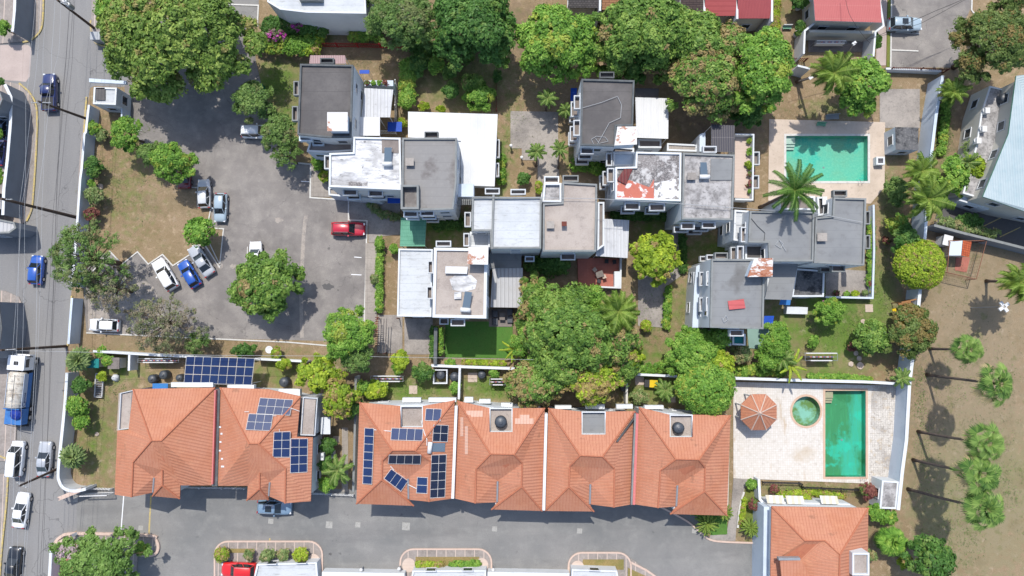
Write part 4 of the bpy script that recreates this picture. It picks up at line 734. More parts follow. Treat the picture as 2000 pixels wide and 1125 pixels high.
def notch(T, x0, y0, x1, y1, hf, ht, floor='roof_concrete'):
    b = MB(); q = ccw([(v.x, v.y) for v in PP(rc(x0, y0, x1, y1), ht)]); b.flat(q, hf, 1); ring(b, q, .12, hf-.1, ht+.03); b.build('roof_terrace', ['white_wall', floor], T)
def nv(V, a, b, ridge, x0, y0, x1, y1, he, hr):
    ye = (V[a][1]+V[b][1])/2; k = lambda y: he+(hr-he)*max(0, (y-ye)/(ridge-ye))
    V['N1'] = (x0, y0, k(y0)); V['N2'] = (x0, y1, k(y1)); V['N3'] = (x1, y1, k(y1)); V['N4'] = (x1, y0, k(y0)); return k(y1)
he, hw, hr, hv = 6.0, 7.5, 8.5, 6.5
GT = 'terracotta tiled terrace houses'
F1 = 'A N1 N2 N3 N4 B R2 R1;A R1 L L2 SW;R1 R2 Q V L;B SE Q2 Q R2;L V V2 L2;Q Q2 W1 V2 V;Q2 SE W1'
F2 = 'A N1 N2 N3 N4 B R2 R1;A R1 L L2 SW;L2 W1 SW;L V V2 W1 L2;R1 R2 Q V L;Q Q2 V2 V;B SE Q2 Q R2'
def unit(label, V, fs, nt_, hips, outline, floor='roof_concrete'):
    c = P(V['R1'][0], V['R1'][1], 8); T = thing('tiled_house', label, 'house', (c.x, c.y, 0), GT)
    if nt_: kk = nv(V, 'A', 'B', V['R1'][1], *nt_, he, hr)
    pts = troof(T, V, fs); ridges(T, pts, hips); body(T, outline, he)
    if nt_: notch(T, *nt_, 5.9, 6.4, floor)
    return T, pts
U1, _ = unit('tiled terrace house with many solar panels, left end of the row of four', dict(A=(702, 786, he), B=(888, 782, he), R1=(766, 880, hr), R2=(811, 880, hr), L=(747, 900, hw), L2=(746, 937, hw), SW=(696, 984, he), W1=(808, 988, he), V=(797, 934, hv), V2=(798, 976, he), Q=(841, 901, hw), Q2=(838, 980, hw), SE=(882, 974, he)), F2, (782, 793, 826, 835), 'A R1 R2 B;R1 L L2 SW;L2 W1;R2 Q Q2', [(702, 786), (888, 782), (882, 974), (838, 978), (798, 976), (696, 984)])
U2, _ = unit('tiled terrace house with pale replacement tiles and a roof tank', dict(A=(894, 783, he), B=(1064, 797, he), R1=(958, 887, hr), R2=(1004, 888, hr), L=(930, 916, hw), L2=(928, 983, hw), SW=(886, 973, he), V=(972, 939, hv), V2=(971, 981, he), Q=(1020, 905, hw), Q2=(1019, 951, hw), W1=(960, 995, he), SE=(1059, 998, he)), F1, (956, 797, 1001, 844), 'A R1 R2 B;R1 L L2;R2 Q Q2 W1;Q2 SE', [(894, 783), (1064, 797), (1059, 998), (960, 995), (960, 980), (886, 973)])
U3, _ = unit('tiled terrace house with a grey covered roof terrace', dict(A=(1071, 797, he), B=(1240, 803, he), R1=(1133, 890, hr), R2=(1177, 892, hr), L=(1113, 911, hw), L2=(1111, 951, hw), SW=(1064, 998, he), W1=(1160, 999, he), V=(1153, 945, hv), V2=(1152, 985, he), Q=(1200, 916, hw), Q2=(1199, 991, hw), SE=(1234, 985, he)), F2, (1136, 804, 1183, 849), 'A R1 R2 B;R1 L L2 SW;L2 W1;R2 Q Q2', [(1071, 797), (1240, 803), (1234, 985), (1160, 985), (1160, 999), (1064, 998)], 'membrane_grey')
U4, _ = unit('tiled terrace house at the right end beside the pool deck', dict(A=(1248, 795, he), B=(1427, 811, he), R1=(1320, 897, hr), R2=(1365, 898, hr), L=(1290, 919, hw), L2=(1285, 992, hw), SW=(1240, 985, he), V=(1323, 947, hv), V2=(1321, 989, he), Q=(1377, 914, hw), Q2=(1376, 960, hw), W1=(1309, 1004, he), SE=(1420, 1007, he)), F1, (1308, 810, 1353, 854), 'A R1 R2 B;R1 L L2;R2 Q Q2 W1;Q2 SE', [(1248, 795), (1427, 811), (1420, 1007), (1309, 1004), (1309, 988), (1240, 985)])
U5, _ = unit('tiled house beside the street without solar panels', dict(A=(260, 760, he), B=(420, 757, he), R1=(296, 861, hr), R2=(315, 861, hr), M=(251, 840, he+.35), M2=(229, 841, he), SW=(224, 966, he), L=(260, 903, hw), L2=(257, 971, hw), V=(301, 932, hv), V2=(299, 962, he), S=(317, 918, hw-.3), S2=(317, 948, hw-.3), W1=(298, 969, he), W2=(351, 974, he), X=(352, 948, he), SE=(413, 948, he)),
    'A B R2 R1;A R1 L L2 SW M2 M;B SE X R2;R1 R2 X S V L;S S2 W2 X;S V V2 W1 S2;S2 W1 W2;L V V2 L2', None, 'A R1 R2 B;R1 L L2;S S2 W1;S2 W2', [(262, 765), (420, 757), (413, 948), (352, 948), (351, 970), (300, 965), (224, 965), (229, 845), (255, 840)])
b = MB(); b.prism(PP([(232, 768), (258, 762), (252, 838), (228, 841)], 5.4), 0, 5.4, 0, 1); ring(b, [(v.x, v.y) for v in PP([(232, 768), (258, 762), (250, 838), (228, 841)], 6)], .1, 5.4, 5.65); b.build('side_terrace', ['hood_white', 'roof_concrete'], U5)
U6, _ = unit('tiled house with two stepped solar arrays, second from the street', dict(A=(430, 757, he), B0=(523, 760, he), B=(587, 774, he), M=(580, 853, he+.35), M2=(611, 854, he), R1=(487, 867, hr), R2=(505, 867, hr), SW=(424, 949, he), X=(484, 949, he), S=(507, 924, hw-.3), S2=(507, 955, hw-.3), W1=(482, 977, he), W2=(524, 976, he), V=(527, 941, hv), V2=(525, 969, he), Q=(558, 915, hw), Q2=(557, 983, hw), SE=(607, 979, he)),
    'A B0 B R2 R1;A R1 X SW;R1 R2 Q V S X;S S2 W1 X;S V V2 W2 S2;S2 W2 W1;Q Q2 V2 V;B M M2 SE Q2 Q R2', None, 'A R1 R2 B;R2 Q Q2;S S2 W1;S2 W2', [(430, 757), (523, 760), (587, 774), (583, 853), (611, 854), (607, 978), (484, 974), (484, 949), (424, 949)])
b = MB(); b.prism(PP([(590, 776), (617, 778), (612, 850), (586, 850)], 5.4), 0, 5.4, 0, 1); ring(b, [(v.x, v.y) for v in PP([(590, 776), (619, 778), (614, 852), (585, 851)], 6)], .12, 5.4, 5.65); b.build('side_terrace', ['hood_white', 'roof_concrete'], U6)
b = MB(); q = PP(rc(626, 815, 645, 848), 3.2); b.prism(q, 3.0, 3.2); b.build('balcony', 'white_wall', U6)
def gut(T, pts, h0, h1, w, mt='white_metal', nm='party_parapet'):
    b = MB(); q = [P(x, y, h1) for x, y in pts]; l, r = strip(q, w); b.prism(l+r[::-1], h0, h1); b.build(nm, mt, T)
gut(U2, [(891, 793), (884, 974)], 5.6, 6.9, .34); gut(U3, [(1067, 808), (1062, 997)], 5.6, 6.9, .34); gut(U5, [(424, 762), (419, 950)], 5.5, 6.2, .7, 'rim_dark'); gut(U5, [(420, 762), (414, 946)], 5.5, 6.7, .16, 'metal_pink')
gut(U4, [(1245, 808), (1238, 986)], 5.6, 7.0, .3, 'metal_pink'); gut(U3, [(1241, 808), (1234, 986)], 5.6, 6.9, .22, 'rim_grey')
for T, pts in [(U1, [(797, 935), (798, 974)]), (U2, [(972, 940), (971, 980)]), (U3, [(1153, 946), (1152, 984)]), (U4, [(1323, 948), (1321, 988)]), (U5, [(301, 933), (299, 961)]), (U6, [(527, 942), (525, 968)])]:
    b = MB(); a, c = P(*pts[0], hv+.08), P(*pts[1], he+.08); b.tube([a, c], .14, 6); b.build('valley_gutter', 'steel', T)
# lower right tiled house
V = dict(A=(1507, 989, he), B=(1696, 992, he), R1=(1572, 1056, hr-.8), R2=(1611, 1056, hr-.8), R3=(1640, 1084, hr), R4=(1638, 1180, hr), Wm=(1505, 1100, he), W2=(1505, 1180, he), K=(1560, 1105, 7.0), K2=(1540, 1180, 6.4), E2=(1694, 1180, he))
c = P(1600, 1080, 8); T = thing('tiled_house', 'separate tiled house in the lower right corner', 'house', (c.x, c.y, 0)); U7 = T
pts = troof(T, V, 'A B R3 R2 R1;A R1 Wm;R1 R2 K Wm;R2 R3 R4 K2 K;B E2 R4 R3;Wm K K2 W2'); ridges(T, pts, 'A R1 R2 R3 B;R3 R4'); body(T, [(1507, 989), (1696, 992), (1694, 1180), (1505, 1180)], he)
b = MB(); b.prism(PP(rc(1667, 1082, 1697, 1122), 8.2), 6, 8.2, 0, 1); ring(b, [(v.x, v.y) for v in PP(rc(1665, 1080, 1698, 1124), 8.5)], .2, 6, 8.5); b.build('roof_terrace', ['white_wall', 'roof_concrete'], T)
b = MB(); b.prism(PP([(1492, 990), (1505, 990), (1503, 1160), (1490, 1160)], 4), 0, 4); b.build('side_wing', 'blue_white', T)
b = MB(); b.slab([[P(1523, 1092, 8.0), P(1564, 1092, 8.2), P(1600, 1160, 8.4), P(1530, 1160, 8.0)]], .3, 0, 1); b.build('dormer_roof', ['tile', 'ridge_tile'], T)
gut(T, [(1521, 1092), (1563, 1092)], 7.6, 8.2, .3, 'steel', 'flashing')
for x, y in [(1495, 967), (1534, 968), (1601, 968)]: lid(T, [(x, y), (x+34, y+1), (x+38, y+17), (x+4, y+16)], 3.0, 'awning_stripe', name='striped_awning', posts=False, tilt=.4)
b = MB(); b.prism(PP([(1500, 980), (1660, 984), (1662, 992), (1500, 990)], 2.8), 0, 2.8); b.build('porch', 'white_wall', T)
# rear white ledges of the tiled terraces
for (x0, y0, x1, y1, T) in [(330, 745, 420, 753, U5), (440, 750, 500, 756, U6), (540, 758, 590, 770, U6), (782, 775, 826, 783, U1), (833, 775, 895, 782, U1), (903, 774, 928, 783, U2), (932, 778, 962, 785, U2), (975, 785, 1005, 795, U2), (1020, 792, 1060, 796, U2), (1080, 790, 1120, 796, U3), (1140, 788, 1185, 796, U3), (1200, 788, 1240, 795, U3), (1255, 790, 1300, 796, U4)]:
    b = MB(); b.prism(PP([(x0+4, y0+2), (x1-4, y0+2), (x1-4, y1+3), (x0+4, y1+3)], 4.0), 3.2, 4.0); b.build('window_hood', 'white_wall', T)
# ---------- windows on every exposed wall ----------
def inside(p, poly):
    n = len(poly); c = False
    for i in range(n):
        a, b_ = poly[i], poly[i-1]
        if (a.y > p.y) != (b_.y > p.y) and p.x < (b_.x-a.x)*(p.y-a.y)/(b_.y-a.y)+a.x: c = not c
    return c
for (T, q, h, win) in VOLS:
    if not win: continue
    nf = max(1, int(h/2.9))
    for i in range(len(q)):
        a, c = q[i], q[(i+1) % len(q)]; d = c-a; L = d.length
        if L < 2.2: continue
        u = d/L; nn = Vector((u.y, -u.x)); n = max(1, int(L/3.4)); an = math.atan2(u.y, u.x)
        for k in range(n):
            m = a+d*(k+.5)/n
            for f in range(nf):
                z = 1.0+2.9*f; o = m+nn*.6
                if abs(m.x) > 72 or m.y > 47 or m.y < -41 or any(v is not q and hh > z+.5 and inside(o, v) for (_, v, hh, _) in VOLS): continue
                b = MB(); w2, wh = .62, 1.25
                for sx in (-1, 1): b.obox(m+u*sx*w2+nn*.03, an, .06, .05, z, z+wh)
                for zz in (z-.06, z+wh-.06): b.obox(m+nn*.035, an, w2+.1, .06, zz, zz+.09)
                fr = b.build('window', 'window_frame', T); b = MB(); b.obox(m+nn*.01, an, w2-.05, .015, z+.03, z+wh-.06); b.build('pane', 'glass', fr)
# ================= VEGETATION =================
def quads(name, mt, parent, C, N, size, rnd, flush, asp=.55, org=(0, 0, 0)):
    n = len(C); rs = np.random.RandomState(len(C)+int(abs(C[0, 0])*10)); a = rs.normal(size=(n, 3)); N = N/np.linalg.norm(N, axis=1)[:, None]
    t = np.cross(N, a); t /= np.linalg.norm(t, axis=1)[:, None]+1e-9; b = np.cross(N, t); s = size[:, None]
    q = np.stack([C-t*s, C-b*s*asp+N*s*.12, C+t*s, C+b*s*asp+N*s*.12], 1).reshape(-1, 3)-np.array(org)
    me = bpy.data.meshes.new(name); me.vertices.add(4*n); me.vertices.foreach_set('co', q.ravel().astype(np.float32))
    me.loops.add(4*n); me.loops.foreach_set('vertex_index', np.arange(4*n, dtype=np.int32)); me.polygons.add(n)
    me.polygons.foreach_set('loop_start', np.arange(0, 4*n, 4, dtype=np.int32)); me.polygons.foreach_set('loop_total', np.full(n, 4, dtype=np.int32))
    for nm, v in (('rnd', rnd), ('flush', flush)):
        at = me.attributes.new(nm, 'FLOAT', 'FACE'); at.data.foreach_set('value', v.astype(np.float32))
    me.materials.append(MATS[mt]); me.update(); me.validate(); o = bpy.data.objects.new(name, me); link(o, parent); OFF[o.name] = Vector(org); return o
KINDS = dict(   # leaf size, clump size, leaves per clump, material, flush probability, coverage, raggedness
    olive=(.22, .7, 28, 'leaf_olive', .12, 1.35, .28), mango=(.2, .72, 32, 'leaf_mango', .05, 1.4, .2), flush=(.2, .72, 32, 'leaf_mango', .5, 1.35, .2), bright=(.2, .7, 30, 'leaf_bright', .12, 1.35, .2),
    deep=(.22, .75, 28, 'leaf_deep', .15, 1.35, .22), lime=(.22, .65, 24, 'leaf_lime', .08, 1.15, .3), limeflush=(.19, .65, 28, 'leaf_lime', .45, 1.3, .2), feather=(.13, .6, 46, 'leaf_feather', .1, 1.2, .35), wispy=(.11, .6, 40, 'leaf_feather', .15, .6, .55), dry=(.1, .65, 34, 'leaf_dry', .5, .62, .6),
    flame=(.14, .65, 48, 'leaf_flame', .25, 1.3, .3), clipped=(.12, .35, 18, 'leaf_lime', .3, 1.6, .03), dome=(.15, .5, 26, 'leaf_bright', .25, 1.7, .05), shrub=(.13, .4, 18, 'leaf_bright', .1, 1.5, .12), shrubdeep=(.14, .4, 18, 'leaf_deep', .1, 1.5, .12), redshrub=(.14, .4, 14, 'leaf_red', .25, 1.3, .15), magenta=(.14, .35, 12, 'leaf_magenta', .6, .55, .5), bloom=(.17, .62, 30, 'leaf_bloom', .02, 1.2, .3), shrubdry=(.13, .4, 16, 'leaf_yucca', .2, 1.3, .12), feathery=(.12, .5, 38, 'leaf_bright', .05, 1.25, .28))
def crown(T, lobes, kind, seed, name='crown', zlim=None):
    ls, cl, npc, mt, fp, cov, rag = KINDS[kind]; rs = np.random.RandomState(seed); Cs, Ns, Rn, Fl = [], [], [], []; LB = np.array(lobes)
    for (x, y, z, r) in lobes:
        cl_ = min(cl, r*.9); nc = max(5, int(2.4*pi*r*r/(cl_*cl_)*cov*1.1)); d = rs.normal(size=(nc, 3)); d /= np.linalg.norm(d, axis=1)[:, None]; d[:, 2] = np.where(d[:, 2] < -.15, -d[:, 2], d[:, 2])
        rr_ = r*(1-rag*rs.rand(nc)+rag*.4*rs.rand(nc)); c = np.array([x, y, z])+d*rr_[:, None]*np.array([1, 1, .8])
        dist = np.linalg.norm(c[:, None, :]-LB[None, :, :3], axis=2)/LB[None, :, 3]; keep = dist.min(axis=1) > .6; c = c[keep]; d = d[keep]; nc = len(c)
        if nc == 0: continue
        lt = rs.rand()*.5; lf = rs.rand() < fp*1.2; ct = rs.rand(nc)*.5+lt*.6
        cf = ((rs.rand(nc) < (.6 if lf else fp*.35))*1.0)
        o = rs.normal(size=(nc, npc, 3)); o /= np.linalg.norm(o, axis=2)[:, :, None]; o[:, :, 2] = np.abs(o[:, :, 2])*1.0-.25
        rad = (cl_*.5*np.exp(rs.normal(size=(nc, 1, 1))*.32))*(.35+.95*rs.rand(nc, npc, 1)**.7); p = c[:, None, :]+o*rad*np.array([1, 1, .75]); nv_ = o*.9+d[:, None, :]*.5+np.array([0, 0, .55])+rs.normal(size=o.shape)*.5
        Cs.append(p.reshape(-1, 3)); Ns.append(nv_.reshape(-1, 3)); Rn.append((ct[:, None]*.8+rs.rand(nc, npc)*.38).ravel()); Fl.append((cf[:, None]*(.55+.45*rs.rand(nc, npc))).ravel())
    C = np.concatenate(Cs); N = np.concatenate(Ns); C[:, 2] = np.maximum(C[:, 2], .05); sz = ls*(.65+.7*rs.rand(len(C)))
    return quads(name, mt, T, C, N, sz, np.concatenate(Rn), np.concatenate(Fl), org=tuple(OFF[T.name]) if T else (0, 0, 0))
SEED = [100]
def tree(px, py, r, h, kind, label, name='tree', cat='tree', group=None, ry=None, limbs=True, cz=None):
    SEED[0] += 1; rs = random.Random(SEED[0]); c = P(px, py, h); k = (H-h)/F; Rx = r*k; Ry = (ry or r)*k; Rm = min(Rx, Ry); T = thing(name, label, cat, (c.x+rs.uniform(-.2, .2)*Rx*.3, c.y, 0), group)
    Rz = cz or min(Rm*.75, h*.55); n = int(7+Rm*3.2); lobes = []; bs = OFF[T.name]
    for i in range(n):
        a = i*2.39996+rs.uniform(-.4, .4); d = math.sqrt((i+.4)/n)*.76*rs.uniform(.86, 1.1); lr = Rm*rs.uniform(.27, .36)*(1.15-.25*d)*(1 if Rm > 1.6 else 1.3)
        lobes.append((c.x+cos(a)*d*Rx, c.y+sin(a)*d*Ry, h+Rz*(.65*(1-d*d*1.3))+rs.uniform(-.12, .12)*Rz-.3*Rz*(d > .6), lr))
    if Rm > 1.4 and kind not in ('clipped', 'dome'):
        for k2 in range(int(5+Rm*1.6)):
            g = rs.uniform(0, 6.28); d = rs.uniform(.84, 1.03); lobes.append((c.x+cos(g)*d*Rx, c.y+sin(g)*d*Ry, h-Rz*rs.uniform(0, .4), Rm*rs.uniform(.09, .17)))
    if kind in ('clipped', 'dome'):
        lobes = [(c.x, c.y, h-Rz*.25, Rm*.93)]+[(c.x+cos(g)*Rx*.45, c.y+sin(g)*Ry*.45, h-Rz*.1+rs.uniform(-.1, .1)*Rm, Rm*.52) for g in [rs.uniform(0, 6.28) for _ in range(6)]]
    crown(T, lobes, kind, SEED[0])
    b = MB(); zt = max(.3, h-Rz*.7); tr = max(.05, min(.4, Rm*.07)); base = Vector((bs.x, bs.y, 0)); top = Vector((c.x, c.y, zt)); b.tube([base, base.lerp(top, .5)+Vector((rs.uniform(-.1, .1), rs.uniform(-.1, .1), 0)), top], [tr*1.25, tr, tr*.8], 8)
    b.build('trunk', 'bark', T, True)
    if limbs and Rm > 1.2:
        b = MB()
        for l in lobes[::(1 if kind in ('wispy', 'dry') else 2)]:
            e = Vector(l[:3]); m = top.lerp(e, .5)+Vector((0, 0, .25*Rz*rs.uniform(0, 1))); b.tube([top, m, e], [tr*(.34 if kind in ('wispy', 'dry') else .5), tr*.22, tr*.08], 5)
            if kind in ('wispy', 'dry'):
                for _ in range(4):
                    e2 = e+Vector((rs.uniform(-1, 1), rs.uniform(-1, 1), rs.uniform(-.1, .6)))*l[3]; b.tube([e, e2], [tr*.14, .015], 4)
        b.build('limb', 'bark', T)
    return T
for a in [
 (342, 70, 158, 8, 'olive', 'huge olive green tree shading the gate end of the parking lot', 124), (228, 20, 42, 7, 'bright', 'bright leafed tree at the top beside the street', 40), (792, 38, 78, 7, 'feather', 'soft grey green tree at the top beside the white building', 60), (742, -8, 40, 6, 'feather', 'small grey green tree cut by the top edge', 30),
 (922, 48, 80, 7.5, 'deep', 'dark green clumpy tree at the top centre', 86), (975, 88, 24, 6, 'mango', 'narrow green tree between the dark tree and the bright mango', 45), (1088, 82, 86, 6.5, 'bright', 'bright yellow green mango tree above the concrete hardstand', 72), (1256, 66, 98, 8, 'mango', 'large mango tree touching the orange shingled house', 80), (1172, 96, 56, 5.5, 'mango', 'low mango crown between the two large mango trees', 42), (1352, 84, 72, 7.5, 'mango', 'rounded mango tree below the pink shingled house', 62), (1420, 88, 44, 7, 'flush', 'small rust tipped crown left of the tall broadleaf tree', 44), (1232, 120, 50, 5, 'deep', 'dark lower crown between the large mango tree and the dark roof', 40), (1320, 130, 48, 5, 'mango', 'green crown between the two biggest mango trees', 36), (1374, 156, 78, 7, 'flush', 'mango tree covered in orange brown new leaves', 76),
 (1489, 132, 60, 8, 'bright', 'tall broadleaf tree left of the palm by the upper pool', 92), (1462, 215, 30, 4, 'deep', 'dark green shrub mass below the tall broadleaf tree', 38), (1683, 166, 48, 5.5, 'bright', 'dense dark leaved tree right of the upper pool palm', 56), (1935, 88, 78, 7.5, 'flame', 'spreading brownish green tree at the top right corner', 72), (1965, 5, 45, 5, 'flame', 'brown green tree cut by the top right edge', 34),
 (1282, 505, 46, 5, 'lime', 'lime green tree in the garden below the patchy roof', 50), (1092, 600, 84, 4.5, 'mango', 'upper left tree of the central mango grove', 58), (1042, 610, 34, 4, 'flush', 'narrow brown flecked tree at the left side of the grove', 74), (1120, 655, 96, 6.5, 'mango', 'largest mango tree at the heart of the central grove', 78), (1190, 655, 56, 5, 'flush', 'orange tipped mango at the right of the grove beside the palm', 58), (1042, 748, 54, 5, 'flush', 'brown flecked mango behind the terrace house with roof tank', 46), (1150, 742, 68, 5.5, 'limeflush', 'yellow green mango at the lower edge of the grove', 44), (1095, 712, 52, 6, 'mango', 'small mango crown in the lower middle of the grove', 46), (1150, 592, 40, 4, 'feathery', 'leafy green crown beside the red terrace', 34), (1212, 715, 34, 3.5, 'mango', 'low mango crown against the back wall right of the grove', 34), (1072, 692, 40, 5, 'mango', 'mango crown in the lower left of the grove', 34), (1020, 672, 26, 3.5, 'feathery', 'bushy green growth beside the turf lawn', 40), (1222, 690, 34, 3.5, 'lime', 'yellow leaved shrub tree right of the grove', 36),
 (1380, 757, 60, 5.5, 'dome', 'dense rounded bright green tree by the octagonal gazebo', 56), (1405, 715, 32, 5, 'lime', 'yellow green crown behind the dense rounded tree', 26), (1352, 690, 54, 4.5, 'feathery', 'airy green tree above the dense rounded tree', 48), (1400, 662, 28, 3.8, 'feathery', 'small airy tree beside the end flat roofed house', 26), (682, 655, 52, 6, 'feathery', 'feathery green tree at the lower right corner of the lot', 52), (700, 700, 30, 5.5, 'feather', 'grey green crown below the feathery corner tree', 30), (622, 730, 50, 4.5, 'lime', 'yellow green tree behind the tiled houses', 34), (662, 772, 36, 4.5, 'limeflush', 'orange flecked tree between the two tiled terraces', 46), (690, 790, 18, 3, 'deep', 'dark shrub under the orange flecked tree', 30),
 (520, 556, 68, 4.8, 'mango', 'dark irregular tree standing alone in the parking lot', 62), (168, 505, 68, 7, 'wispy', 'wispy green tree leaning over the street wall', 68), (215, 565, 50, 5, 'dry', 'sparse bare branched tree by the lot corner', 50), (318, 632, 78, 4.5, 'dry', 'sparse brownish tree at the south west corner of the lot', 56), (385, 668, 30, 3, 'wispy', 'thin green shrub tree on the south verge', 20), (248, 262, 32, 4, 'feathery', 'feathery small tree near the gatehouse', 34), (296, 300, 26, 3.5, 'feather', 'low feathery crown between two small trees on the grass island', 22), (338, 318, 42, 4.5, 'feathery', 'bright feathery tree over the dark red car', 40), (390, 452, 30, 3.5, 'bright', 'neat round bright tree on the tip of the grass island', 24), (497, 200, 40, 5, 'feather', 'feathery tree beside the white jeep', 40), (545, 262, 34, 4.5, 'feather', 'feathery tree over the bonnet of the white jeep', 40), (560, 305, 30, 4, 'wispy', 'thin tree at the corner of the apron', 26),
 (1798, 516, 52, 4, 'clipped', 'clipped yellow green dome tree on the boundary wall', 50), (1764, 466, 27, 3, 'deep', 'dark glossy shrub tree left of the clipped dome tree', 28), (1775, 648, 54, 4, 'flame', 'loose olive tree over the long white wall', 48), (1702, 660, 34, 3, 'mango', 'rounded garden tree beside the play frame', 32), (1620, 608, 32, 3, 'feathery', 'small airy garden tree with a red bloom', 26), (1512, 668, 30, 3, 'feathery', 'pale leaved shrub tree beside the pale green terrace', 36), (195, 1092, 92, 4.5, 'bloom', 'broad tree with pale pink blooms at the estate entrance', 56), (1818, 1092, 40, 5, 'deep', 'dark green tree at the lower right beside the field', 46), (1762, -46, 26, 5, 'mango', 'round tree just above the top right yard', 26),
 (1860, 345, 32, 3, 'bright', 'leafy shrub mass beside the concrete annex', 44), (1900, 330, 20, 3, 'lime', 'yellow green shrub near the annex wall', 26)]:
    tree(*a[:6], ry=a[6])
